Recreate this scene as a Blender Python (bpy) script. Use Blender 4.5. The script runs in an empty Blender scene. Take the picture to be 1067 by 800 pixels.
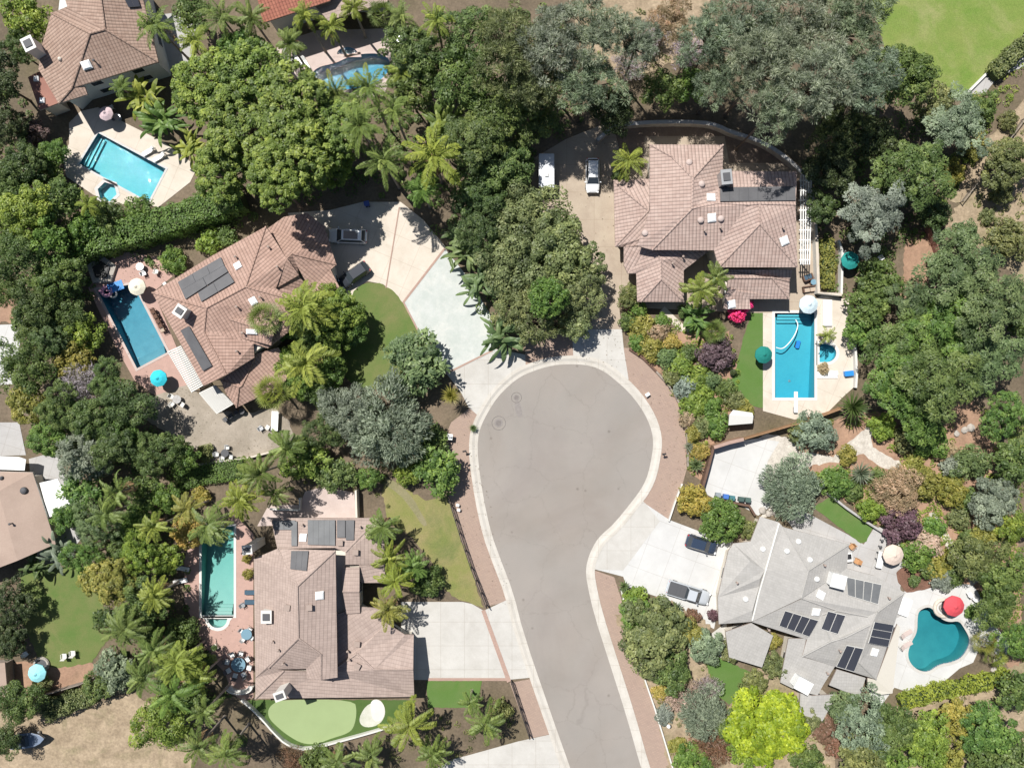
import bpy, math, random
import numpy as np
from mathutils import Vector, Matrix
from mathutils.geometry import delaunay_2d_cdt, tessellate_polygon
from mathutils.bvhtree import BVHTree

random.seed(7)
SC = bpy.context.scene
COL = SC.collection
H, PX = 100.0, 7.5          # flying height of the camera (m); photo pixels per metre on the ground
GZ = 0.06                   # ground level; the road lies a kerb height lower
CAM = Vector((0, 0, H))
R_ = math.radians

def W(px, py, z=GZ):
    k = (1 - z / H) / PX
    return Vector(((px - 533.5) * k, (400 - py) * k, z))

# ------------------------------------------------------------------ materials
def new_mat(name):
    m = bpy.data.materials.new(name); m.use_nodes = True
    nt = m.node_tree; nt.nodes.clear()
    out = nt.nodes.new('ShaderNodeOutputMaterial')
    return m, nt, out

def N(nt, t, **kw):
    n = nt.nodes.new(t)
    for k, v in kw.items():
        if k.startswith('i_'):
            key = k[2:]
            key = int(key) if key.isdigit() else key.replace('_', ' ')
            n.inputs[key].default_value = v
        else:
            setattr(n, k, v)
    return n

def c4(c): return (c[0], c[1], c[2], 1)

def surf(name, col, col2=None, scale=0.6, rough=0.85, bump=0.15, bscale=12, fine=0.12, spec=0.3, metal=0.0, contrast=(0.35, 0.65), stain=None, stain_scale=0.25, stain_amt=0.5, joint=0, jrot=0.0, cracks=0.0, spots=0.0):
    """general weathered surface: large mottling, optional stains, fine grain, bump"""
    m, nt, out = new_mat(name); L = nt.links.new
    tc = N(nt, 'ShaderNodeTexCoord')
    b = N(nt, 'ShaderNodeBsdfPrincipled', i_Roughness=rough, i_Metallic=metal)
    b.inputs['Specular IOR Level'].default_value = spec
    n1 = N(nt, 'ShaderNodeTexNoise', i_Scale=scale, i_Detail=6, i_Roughness=0.65)
    L(tc.outputs['Object'], n1.inputs['Vector'])
    r1 = N(nt, 'ShaderNodeMapRange'); r1.inputs[1].default_value, r1.inputs[2].default_value = contrast
    L(n1.outputs['Fac'], r1.inputs[0])
    mx = N(nt, 'ShaderNodeMixRGB'); mx.inputs[1].default_value = c4(col); mx.inputs[2].default_value = c4(col2 or [x * 0.86 for x in col])
    L(r1.outputs[0], mx.inputs[0])
    last = mx
    if stain:
        n3 = N(nt, 'ShaderNodeTexNoise', i_Scale=stain_scale, i_Detail=8, i_Roughness=0.7, i_Distortion=0.6)
        L(tc.outputs['Object'], n3.inputs['Vector'])
        r3 = N(nt, 'ShaderNodeMapRange'); r3.inputs[1].default_value, r3.inputs[2].default_value = 0.5, 0.68; r3.inputs[4].default_value = stain_amt
        L(n3.outputs['Fac'], r3.inputs[0])
        m3 = N(nt, 'ShaderNodeMixRGB'); m3.inputs[2].default_value = c4(stain)
        L(r3.outputs[0], m3.inputs[0]); L(last.outputs[0], m3.inputs[1]); last = m3
    def darken(fac, k):
        nonlocal last
        md = N(nt, 'ShaderNodeMixRGB', blend_type='MULTIPLY'); md.inputs[2].default_value = (k, k * .97, k * .94, 1)
        L(fac, md.inputs[0]); L(last.outputs[0], md.inputs[1]); last = md
    if joint:                       # sawn control joints
        mp = N(nt, 'ShaderNodeMapping'); mp.inputs['Rotation'].default_value = (0, 0, jrot); L(tc.outputs['Object'], mp.inputs[0])
        br = N(nt, 'ShaderNodeTexBrick', i_Scale=1.0, offset=0.0); br.inputs['Brick Width'].default_value = joint; br.inputs['Row Height'].default_value = joint; br.inputs['Mortar Size'].default_value = 0.035; br.inputs['Mortar Smooth'].default_value = 0.3
        L(mp.outputs[0], br.inputs['Vector']); darken(br.outputs['Fac'], 0.82)
    if cracks:
        wv = N(nt, 'ShaderNodeTexNoise', i_Scale=0.35, i_Detail=6, i_Roughness=0.7); L(tc.outputs['Object'], wv.inputs['Vector'])
        va = N(nt, 'ShaderNodeVectorMath', operation='MULTIPLY_ADD'); va.inputs[1].default_value = (3.2, 3.2, 0); L(wv.outputs['Color'], va.inputs[0]); L(tc.outputs['Object'], va.inputs[2])
        vo = N(nt, 'ShaderNodeTexVoronoi', feature='DISTANCE_TO_EDGE', i_Scale=0.13); L(va.outputs[0], vo.inputs['Vector'])
        cr = N(nt, 'ShaderNodeMapRange'); cr.inputs[1].default_value, cr.inputs[2].default_value = 0.0, 0.009; cr.inputs[3].default_value, cr.inputs[4].default_value = cracks, 0.0; L(vo.outputs['Distance'], cr.inputs[0]); darken(cr.outputs[0], 0.6)
        tm = N(nt, 'ShaderNodeTexNoise', i_Scale=0.05, i_Detail=5, i_Distortion=1.5); L(tc.outputs['Object'], tm.inputs['Vector'])
        tr = N(nt, 'ShaderNodeMapRange'); tr.inputs[1].default_value, tr.inputs[2].default_value = 0.45, 0.7; L(tm.outputs['Fac'], tr.inputs[0]); darken(tr.outputs[0], 0.90)
    if spots:                       # oil drips and small repairs
        v2 = N(nt, 'ShaderNodeTexVoronoi', i_Scale=0.32); L(tc.outputs['Object'], v2.inputs['Vector'])
        s2 = N(nt, 'ShaderNodeMapRange'); s2.inputs[1].default_value, s2.inputs[2].default_value = 0.03, 0.085; s2.inputs[3].default_value, s2.inputs[4].default_value = spots, 0.0; L(v2.outputs['Distance'], s2.inputs[0]); darken(s2.outputs[0], 0.62)
    n2 = N(nt, 'ShaderNodeTexNoise', i_Scale=bscale, i_Detail=4, i_Roughness=0.7)
    L(tc.outputs['Object'], n2.inputs['Vector'])
    r2 = N(nt, 'ShaderNodeMapRange'); r2.inputs[1].default_value, r2.inputs[2].default_value = 0.25, 0.75
    r2.inputs[3].default_value, r2.inputs[4].default_value = 1 - fine, 1 + fine
    L(n2.outputs['Fac'], r2.inputs[0])
    mm = N(nt, 'ShaderNodeVectorMath', operation='MULTIPLY')
    L(last.outputs[0], mm.inputs[0]); L(r2.outputs[0], mm.inputs[1])
    L(mm.outputs[0], b.inputs['Base Color'])
    if bump:
        bp = N(nt, 'ShaderNodeBump', i_Strength=bump, i_Distance=0.05)
        L(n2.outputs['Fac'], bp.inputs['Height']); L(bp.outputs[0], b.inputs['Normal'])
    L(b.outputs[0], out.inputs[0])
    return m

def brickmat(name, c1, c2, mortar, scale=1.0, bw=0.5, rh=0.25, rot=0.0, rough=0.9, stain=None, ms=0.02, amt=0.5):
    m, nt, out = new_mat(name); L = nt.links.new
    tc = N(nt, 'ShaderNodeTexCoord'); mp = N(nt, 'ShaderNodeMapping'); mp.inputs['Rotation'].default_value = (0, 0, rot)
    L(tc.outputs['Object'], mp.inputs[0])
    br = N(nt, 'ShaderNodeTexBrick', i_Scale=scale); br.inputs['Color1'].default_value = c4(c1); br.inputs['Color2'].default_value = c4(c2)
    br.inputs['Mortar'].default_value = c4(mortar); br.inputs['Mortar Size'].default_value = ms
    br.inputs['Brick Width'].default_value = bw; br.inputs['Row Height'].default_value = rh
    L(mp.outputs[0], br.inputs['Vector'])
    n = N(nt, 'ShaderNodeTexNoise', i_Scale=0.35, i_Detail=7, i_Roughness=0.7); L(tc.outputs['Object'], n.inputs['Vector'])
    r = N(nt, 'ShaderNodeMapRange'); r.inputs[1].default_value, r.inputs[2].default_value = 0.42, 0.72; r.inputs[4].default_value = amt
    L(n.outputs['Fac'], r.inputs[0])
    mx = N(nt, 'ShaderNodeMixRGB'); mx.inputs[2].default_value = c4(stain or [x * 0.7 for x in c1])
    L(r.outputs[0], mx.inputs[0]); L(br.outputs['Color'], mx.inputs[1])
    b = N(nt, 'ShaderNodeBsdfPrincipled', i_Roughness=rough); b.inputs['Specular IOR Level'].default_value = 0.2
    L(mx.outputs[0], b.inputs['Base Color'])
    bp = N(nt, 'ShaderNodeBump', i_Strength=0.4, i_Distance=0.02, invert=True); L(br.outputs['Fac'], bp.inputs['Height']); L(bp.outputs[0], b.inputs['Normal'])
    L(b.outputs[0], out.inputs[0])
    return m

def roofmat(name, col, col2, per=0.42, course=0.42, rib=1.0, crs=0.5, rough=0.85, tint=0.18):
    """tiled roof; UV u runs along the eave, v down the slope, in metres"""
    m, nt, out = new_mat(name); L = nt.links.new
    uv = N(nt, 'ShaderNodeUVMap', uv_map='slope'); sp = N(nt, 'ShaderNodeSeparateXYZ'); L(uv.outputs[0], sp.inputs[0])
    def saw(o, p, fn):
        d = N(nt, 'ShaderNodeMath', operation='DIVIDE', i_1=p); L(o, d.inputs[0])
        f = N(nt, 'ShaderNodeMath', operation='FRACT'); L(d.outputs[0], f.inputs[0])
        if fn == 'hump':
            s = N(nt, 'ShaderNodeMath', operation='MULTIPLY', i_1=math.pi); L(f.outputs[0], s.inputs[0])
            q = N(nt, 'ShaderNodeMath', operation='SINE'); L(s.outputs[0], q.inputs[0]); return q.outputs[0], d.outputs[0]
        return f.outputs[0], d.outputs[0]
    hump, du = saw(sp.outputs[0], per, 'hump'); crse, dv = saw(sp.outputs[1], course, 'saw')
    # per-tile colour
    fu = N(nt, 'ShaderNodeMath', operation='FLOOR'); L(du, fu.inputs[0]); fv = N(nt, 'ShaderNodeMath', operation='FLOOR'); L(dv, fv.inputs[0])
    cb = N(nt, 'ShaderNodeCombineXYZ'); L(fu.outputs[0], cb.inputs[0]); L(fv.outputs[0], cb.inputs[1])
    wn = N(nt, 'ShaderNodeTexWhiteNoise', noise_dimensions='3D'); L(cb.outputs[0], wn.inputs[0])
    tc = N(nt, 'ShaderNodeTexCoord'); nz = N(nt, 'ShaderNodeTexNoise', i_Scale=0.5, i_Detail=6, i_Roughness=0.7); L(tc.outputs['Object'], nz.inputs['Vector'])
    sv = N(nt, 'ShaderNodeMapping'); sv.inputs['Scale'].default_value = (1.1, 0.13, 1); L(uv.outputs[0], sv.inputs[0]); sn = N(nt, 'ShaderNodeTexNoise', i_Scale=1.0, i_Detail=5, i_Roughness=0.7); L(sv.outputs[0], sn.inputs['Vector'])
    av = N(nt, 'ShaderNodeMath', operation='MULTIPLY_ADD', i_1=0.8, i_2=-0.4); L(sn.outputs['Fac'], av.inputs[0]); aw = N(nt, 'ShaderNodeMath', operation='ADD'); L(nz.outputs['Fac'], aw.inputs[0]); L(av.outputs[0], aw.inputs[1])
    ad = N(nt, 'ShaderNodeMath', operation='MULTIPLY_ADD', i_1=0.4); L(wn.outputs['Value'], ad.inputs[0]); L(aw.outputs[0], ad.inputs[2])
    r = N(nt, 'ShaderNodeMapRange'); r.inputs[1].default_value, r.inputs[2].default_value = 0.4, 1.0; L(ad.outputs[0], r.inputs[0])
    mx = N(nt, 'ShaderNodeMixRGB'); mx.inputs[1].default_value = c4(col); mx.inputs[2].default_value = c4(col2); L(r.outputs[0], mx.inputs[0])
    # joints between tiles: mortar/dirt tone, with groove shade painted into the colour
    g = N(nt, 'ShaderNodeMapRange'); g.inputs[1].default_value, g.inputs[2].default_value = 0.0, 0.55; g.inputs[3].default_value, g.inputs[4].default_value = 1 - 0.45 * rib, 1.05; L(hump, g.inputs[0])
    k = N(nt, 'ShaderNodeMapRange'); k.inputs[1].default_value, k.inputs[2].default_value = 0.0, 0.22; k.inputs[3].default_value, k.inputs[4].default_value = 1 - 0.5 * crs, 1.0; L(crse, k.inputs[0])
    mu = N(nt, 'ShaderNodeMath', operation='MULTIPLY'); L(g.outputs[0], mu.inputs[0]); L(k.outputs[0], mu.inputs[1])
    vm = N(nt, 'ShaderNodeVectorMath', operation='MULTIPLY'); L(mx.outputs[0], vm.inputs[0]); L(mu.outputs[0], vm.inputs[1])
    b = N(nt, 'ShaderNodeBsdfPrincipled', i_Roughness=rough); b.inputs['Specular IOR Level'].default_value = 0.25
    L(vm.outputs[0], b.inputs['Base Color'])
    hs = N(nt, 'ShaderNodeMath', operation='MULTIPLY', i_1=rib); L(hump, hs.inputs[0])
    ha = N(nt, 'ShaderNodeMath', operation='MULTIPLY_ADD', i_1=crs); L(crse, ha.inputs[0]); L(hs.outputs[0], ha.inputs[2])
    bp = N(nt, 'ShaderNodeBump', i_Strength=0.55, i_Distance=0.08); L(ha.outputs[0], bp.inputs['Height']); L(bp.outputs[0], b.inputs['Normal'])
    L(b.outputs[0], out.inputs[0])
    return m

def plain(name, col, rough=0.5, metal=0.0, spec=0.5, coat=0.0, var=0.06):
    m, nt, out = new_mat(name); L = nt.links.new
    tc = N(nt, 'ShaderNodeTexCoord'); n = N(nt, 'ShaderNodeTexNoise', i_Scale=6.0, i_Detail=4); L(tc.outputs['Object'], n.inputs['Vector'])
    r = N(nt, 'ShaderNodeMapRange'); r.inputs[3].default_value, r.inputs[4].default_value = 1 - var, 1 + var; L(n.outputs['Fac'], r.inputs[0])
    vm = N(nt, 'ShaderNodeVectorMath', operation='MULTIPLY'); vm.inputs[0].default_value = col[:3]; L(r.outputs[0], vm.inputs[1])
    b = N(nt, 'ShaderNodeBsdfPrincipled', i_Roughness=rough, i_Metallic=metal)
    b.inputs['Specular IOR Level'].default_value = spec; b.inputs['Coat Weight'].default_value = coat
    L(vm.outputs[0], b.inputs['Base Color']); L(b.outputs[0], out.inputs[0])
    return m

def foliage_mat():
    m, nt, out = new_mat('foliage'); L = nt.links.new
    oi = N(nt, 'ShaderNodeObjectInfo'); at = N(nt, 'ShaderNodeAttribute', attribute_name='tone')
    hsv = N(nt, 'ShaderNodeHueSaturation')
    # species colour from the object; every sprig differs a little in value and yellowness
    hu = N(nt, 'ShaderNodeMapRange'); hu.inputs[1].default_value, hu.inputs[2].default_value = 0.6, 1.5; hu.inputs[3].default_value, hu.inputs[4].default_value = 0.515, 0.475
    L(at.outputs['Fac'], hu.inputs[0]); L(hu.outputs[0], hsv.inputs['Hue'])
    L(oi.outputs['Color'], hsv.inputs['Color']); L(at.outputs['Fac'], hsv.inputs['Value'])
    d = N(nt, 'ShaderNodeBsdfPrincipled', i_Roughness=0.5); d.inputs['Specular IOR Level'].default_value = 0.35
    L(hsv.outputs[0], d.inputs['Base Color'])
    t = N(nt, 'ShaderNodeBsdfTranslucent')
    g = N(nt, 'ShaderNodeVectorMath', operation='MULTIPLY'); g.inputs[1].default_value = (1.15, 1.35, 0.6); L(hsv.outputs[0], g.inputs[0]); L(g.outputs[0], t.inputs['Color'])
    mx = N(nt, 'ShaderNodeMixShader', i_0=0.30); L(d.outputs[0], mx.inputs[1]); L(t.outputs[0], mx.inputs[2])
    L(mx.outputs[0], out.inputs[0])
    return m

def water_mat(name, tint, ripple=0.25, dens=0.3):
    m, nt, out = new_mat(name); L = nt.links.new
    tr = N(nt, 'ShaderNodeBsdfTransparent'); tr.inputs[0].default_value = (1, 1, 1, 1)
    gl = N(nt, 'ShaderNodeBsdfGlossy', i_Roughness=0.03)
    fr = N(nt, 'ShaderNodeFresnel', i_IOR=1.33)
    tc = N(nt, 'ShaderNodeTexCoord'); n = N(nt, 'ShaderNodeTexNoise', i_Scale=2.2, i_Detail=4, i_Distortion=0.8); L(tc.outputs['Object'], n.inputs['Vector'])
    bp = N(nt, 'ShaderNodeBump', i_Strength=ripple, i_Distance=0.12); L(n.outputs['Fac'], bp.inputs['Height'])
    L(bp.outputs[0], gl.inputs['Normal']); L(bp.outputs[0], fr.inputs['Normal'])
    mx = N(nt, 'ShaderNodeMixShader'); L(fr.outputs[0], mx.inputs[0]); L(tr.outputs[0], mx.inputs[1]); L(gl.outputs[0], mx.inputs[2])
    L(mx.outputs[0], out.inputs[0])
    ab = N(nt, 'ShaderNodeVolumeAbsorption'); ab.inputs[0].default_value = c4(tint); ab.inputs[1].default_value = dens; L(ab.outputs[0], out.inputs['Volume'])
    return m

M = {}
M['soil'] = surf('soil', (0.17, 0.13, 0.09), (0.10, 0.078, 0.052), scale=0.12, bscale=3.0, fine=0.3, bump=0.5, stain=(0.10, 0.085, 0.045), stain_scale=0.07, stain_amt=0.75)
M['drysoil'] = surf('drysoil', (0.345, 0.27, 0.185), (0.235, 0.18, 0.12), scale=0.5, bscale=3.0, fine=0.3, bump=0.6, stain=(0.17, 0.155, 0.08), stain_scale=0.22, stain_amt=0.75)
M['clay'] = surf('clay', (0.34, 0.215, 0.145), (0.26, 0.16, 0.11), scale=0.4, bscale=4.0, fine=0.2, bump=0.4, stain=(0.16, 0.11, 0.07), stain_scale=0.2)
M['mulch'] = surf('mulch', (0.18, 0.095, 0.065), (0.12, 0.065, 0.045), scale=0.8, bscale=5.0, fine=0.35, bump=0.6)
M['asphalt'] = surf('asphalt', (0.272, 0.246, 0.222), (0.245, 0.226, 0.205), scale=0.09, bscale=14, fine=0.09, bump=0.2, stain=(0.211, 0.185, 0.172), stain_scale=0.06, stain_amt=0.45, cracks=0.28, spots=0.75)
M['concrete'] = surf('concrete', (0.475, 0.46, 0.43), (0.41, 0.395, 0.365), scale=0.3, bscale=8, fine=0.06, bump=0.1, stain=(0.336, 0.311, 0.277), stain_scale=0.25, stain_amt=0.35, joint=3.3, jrot=0.0)
M['kerb'] = surf('kerb', (0.495, 0.468, 0.423), (0.441, 0.414, 0.369), scale=0.5, bscale=9, fine=0.08, bump=0.1, stain=(0.36, 0.324, 0.279), stain_scale=0.5, stain_amt=0.4, joint=3.0)
M['white_concrete'] = surf('white_concrete', (0.515, 0.512, 0.50), (0.455, 0.452, 0.44), scale=0.25, bscale=8, fine=0.05, bump=0.08, stain=(0.396, 0.387, 0.37), stain_scale=0.2, stain_amt=0.35, joint=3.6, jrot=0.35)
M['grey_concrete'] = surf('grey_concrete', (0.396, 0.387, 0.378), (0.342, 0.333, 0.324), scale=0.3, bscale=8, fine=0.08, bump=0.1, stain=(0.297, 0.279, 0.261), stain_scale=0.25, stain_amt=0.4, joint=2.4, jrot=0.3, spots=.3)
M['cream_concrete'] = surf('cream_concrete', (0.555, 0.495, 0.425), (0.49, 0.435, 0.365), scale=0.35, bscale=8, fine=0.06, bump=0.1, stain=(0.353, 0.303, 0.246), stain_scale=0.3, stain_amt=0.35, joint=3.2, jrot=0.4)
M['tan_concrete'] = surf('tan_concrete', (0.387, 0.324, 0.252), (0.333, 0.27, 0.211), scale=0.35, bscale=8, fine=0.08, bump=0.1, stain=(0.27, 0.211, 0.162), stain_scale=0.25, stain_amt=0.5, joint=3.8, jrot=0.0)
M['yard'] = surf('yard', (0.33, 0.285, 0.235), (0.26, 0.225, 0.18), scale=0.4, bscale=6, fine=0.15, bump=0.3, stain=(0.20, 0.17, 0.13), stain_scale=0.3, stain_amt=0.6)
M['stamped'] = surf('stamped', (0.47, 0.485, 0.465), (0.395, 0.425, 0.40), scale=0.55, bscale=5, fine=0.06, bump=0.15, contrast=(0.3, 0.62), stain=(0.518, 0.518, 0.488), stain_scale=0.45, stain_amt=0.8)
M['gravel'] = surf('gravel', (0.522, 0.486, 0.432), (0.396, 0.36, 0.315), scale=1.2, bscale=6, fine=0.25, bump=0.6)
M['pavers'] = brickmat('pavers', (0.345, 0.25, 0.20), (0.30, 0.22, 0.18), (0.26, 0.20, 0.165), scale=1.0, bw=0.42, rh=0.21, rot=0.35, stain=(0.33, 0.25, 0.20), amt=0.6)
M['brick_edge'] = brickmat('brick_edge', (0.40, 0.27, 0.22), (0.34, 0.23, 0.19), (0.33, 0.24, 0.2), scale=1.0, bw=0.3, rh=0.15)
M['pink_deck'] = brickmat('pink_deck', (0.425, 0.281, 0.238), (0.391, 0.259, 0.221), (0.38, 0.26, 0.22), scale=1.0, bw=0.6, rh=0.6, rot=0.25, ms=0.012, stain=(0.34, 0.23, 0.196), amt=0.5)
M['pale_pink'] = surf('pale_pink', (0.48, 0.4, 0.368), (0.424, 0.344, 0.312), scale=0.4, bscale=7, fine=0.06, bump=0.1, stain=(0.336, 0.264, 0.24), stain_scale=0.3, stain_amt=0.4)
M['flagstone'] = brickmat('flagstone', (0.504, 0.468, 0.414), (0.414, 0.378, 0.324), (0.33, 0.27, 0.2), scale=1.0, bw=1.1, rh=0.8, rot=0.6, ms=0.06)
M['lawn'] = surf('lawn', (0.085, 0.14, 0.031), (0.135, 0.15, 0.05), scale=0.25, bscale=9, fine=0.25, bump=0.5, stain=(0.20, 0.17, 0.08), stain_scale=0.16, stain_amt=0.4)
M['worn_path'] = surf('worn_path', (0.225, 0.20, 0.115), (0.18, 0.17, 0.085), scale=0.5, bscale=6, fine=0.2, bump=0.3)
M['shade_brown_paving'] = surf('shade_brown_paving', (0.235, 0.18, 0.14), (0.18, 0.135, 0.105), scale=0.4, bscale=6, fine=0.15, bump=0.2, stain=(0.11, 0.085, 0.065), stain_scale=0.3, stain_amt=0.7)  # brown paving, darkened so that its tone also carries the shade there
M['lush'] = surf('lush', (0.075, 0.145, 0.028), (0.09, 0.155, 0.04), scale=0.3, bscale=10, fine=0.2, bump=0.45, stain=(0.14, 0.16, 0.06), stain_scale=0.2, stain_amt=0.4)
M['park'] = surf('park', (0.12, 0.19, 0.032), (0.165, 0.205, 0.05), scale=0.22, bscale=7, fine=0.28, bump=0.5, stain=(0.24, 0.24, 0.10), stain_scale=0.1, stain_amt=0.8)
M['dryturf'] = surf('dryturf', (0.175, 0.185, 0.055), (0.235, 0.20, 0.09), scale=0.3, bscale=8, fine=0.25, bump=0.5, stain=(0.09, 0.13, 0.035), stain_scale=0.12, stain_amt=0.7)
M['turf'] = surf('turf', (0.26, 0.33, 0.16), (0.245, 0.31, 0.15), scale=0.3, bscale=14, fine=0.06, bump=0.1)
M['fringe'] = surf('fringe', (0.055, 0.10, 0.022), (0.07, 0.115, 0.03), scale=0.6, bscale=12, fine=0.25, bump=0.5)
M['sand'] = surf('sand', (0.595, 0.578, 0.535), (0.527, 0.51, 0.476), scale=0.6, bscale=8, fine=0.06, bump=0.3)
M['sandgrass'] = surf('sandgrass', (0.40, 0.41, 0.33), (0.52, 0.51, 0.46), scale=0.6, bscale=8, fine=0.15, bump=0.3)
M['barrel_tile'] = roofmat('barrel_tile', (0.345, 0.25, 0.20), (0.27, 0.185, 0.145))
M['red_tile'] = roofmat('red_tile', (0.385, 0.262, 0.213), (0.30, 0.197, 0.158), per=0.44)
M['pink_tile'] = roofmat('pink_tile', (0.41, 0.315, 0.275), (0.335, 0.245, 0.212), per=0.46, course=0.46)
M['terracotta'] = roofmat('terracotta', (0.48, 0.20, 0.14), (0.38, 0.15, 0.11))
M['shake_tile'] = roofmat('shake_tile', (0.355, 0.28, 0.245), (0.29, 0.226, 0.197), per=0.33, course=0.5, rib=0.12, crs=0.55)
M['grey_tile'] = roofmat('grey_tile', (0.345, 0.333, 0.315), (0.30, 0.29, 0.273), per=0.33, course=0.42, rib=0.06, crs=0.14)
M['felt'] = surf('felt', (0.36, 0.275, 0.225), (0.32, 0.24, 0.195), scale=0.25, bscale=6, fine=0.08, stain=(0.28, 0.21, 0.17), stain_scale=0.2)
M['red_flat'] = surf('red_flat', (0.30, 0.15, 0.115), (0.25, 0.125, 0.1), scale=0.4, bscale=6, fine=0.08)
M['stucco'] = surf('stucco', (0.62, 0.57, 0.49), (0.58, 0.53, 0.45), scale=0.5, bscale=16, fine=0.05)
M['pale_wall'] = surf('pale_wall', (0.60, 0.62, 0.60), (0.55, 0.57, 0.55), scale=0.5, bscale=16, fine=0.05)
M['wood_dark'] = surf('wood_dark', (0.14, 0.085, 0.06), (0.10, 0.06, 0.045), scale=2, bscale=20, fine=0.2)
M['wood'] = surf('wood', (0.36, 0.22, 0.12), (0.28, 0.16, 0.09), scale=2, bscale=20, fine=0.2)
M['grey_wood'] = surf('grey_wood', (0.30, 0.26, 0.22), (0.22, 0.19, 0.16), scale=2, bscale=20, fine=0.2)
M['bark'] = surf('bark', (0.20, 0.155, 0.12), (0.12, 0.09, 0.07), scale=2, bscale=9, fine=0.3, bump=0.6)
M['pale_bark'] = surf('pale_bark', (0.32, 0.28, 0.24), (0.22, 0.185, 0.155), scale=2, bscale=9, fine=0.25, bump=0.5)
M['stone'] = surf('stone', (0.40, 0.37, 0.33), (0.30, 0.27, 0.24), scale=1.5, bscale=6, fine=0.2, bump=0.5)
M['white'] = plain('white', (0.72, 0.72, 0.70), rough=0.5)
M['offwhite'] = plain('offwhite', (0.57, 0.56, 0.525), rough=0.6)
M['fascia'] = plain('fascia', (0.30, 0.235, 0.20), rough=0.7)
M['greymetal'] = plain('greymetal', (0.42, 0.43, 0.44), rough=0.4, metal=0.6)
M['black'] = plain('black', (0.02, 0.02, 0.022), rough=0.5)
M['rubber'] = plain('rubber', (0.03, 0.03, 0.03), rough=0.9)
M['charcoal'] = plain('charcoal', (0.07, 0.072, 0.078), rough=0.7)
M['glass'] = plain('glass', (0.04, 0.05, 0.06), rough=0.06, spec=0.8)
M['pv'] = plain('pv', (0.045, 0.047, 0.058), rough=0.25, spec=0.5)
M['mat_collector'] = surf('mat_collector', (0.08, 0.08, 0.085), (0.105, 0.105, 0.11), scale=0.5, bscale=20, fine=0.12, rough=0.6)
M['mat_worn'] = surf('mat_worn', (0.105, 0.11, 0.115), (0.135, 0.14, 0.145), scale=0.5, bscale=20, fine=0.12, rough=0.6)
M['skylight'] = plain('skylight', (0.85, 0.86, 0.86), rough=0.25)
M['foliage'] = foliage_mat()
M['hedge_core'] = surf('hedge_core', (0.035, 0.052, 0.016), (0.05, 0.07, 0.022), scale=2, bscale=9, fine=0.3, bump=0.6)
M['plaster_cyan'] = surf('plaster_cyan', (0.104, 0.449, 0.490), (0.086, 0.398, 0.449), scale=1.5, bscale=5, fine=0.08, bump=0, rough=0.6)
M['plaster_blue'] = surf('plaster_blue', (0.083, 0.259, 0.325), (0.062, 0.216, 0.280), scale=1.0, bscale=4, fine=0.12, bump=0, rough=0.6)
M['plaster_teal'] = surf('plaster_teal', (0.26, 0.44, 0.40), (0.225, 0.40, 0.37), scale=0.5, bscale=4, fine=0.05, bump=0, rough=0.6)
M['plaster_sky'] = surf('plaster_sky', (0.073, 0.404, 0.486), (0.062, 0.367, 0.455), scale=0.4, bscale=4, fine=0.05, bump=0, rough=0.6)
M['plaster_deep'] = surf('plaster_deep', (0.045, 0.255, 0.265), (0.035, 0.215, 0.23), scale=0.5, bscale=4, fine=0.07, bump=0, rough=0.6)
M['plaster_navy'] = surf('plaster_navy', (0.082, 0.282, 0.391), (0.063, 0.242, 0.349), scale=0.7, bscale=4, fine=0.1, bump=0, rough=0.6)
M['water'] = water_mat('water', (0.12, 0.72, 0.86), 0.5, 0.2)
M['water_teal'] = water_mat('water_teal', (0.16, 0.74, 0.72), 0.4, 0.24)
M['water_light'] = water_mat('water_light', (0.12, 0.72, 0.86), 0.5, 0.13)
M['pool_tile'] = brickmat('pool_tile', (0.05, 0.16, 0.28), (0.10, 0.24, 0.36), (0.4, 0.45, 0.45), bw=.3, rh=.15)

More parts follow.
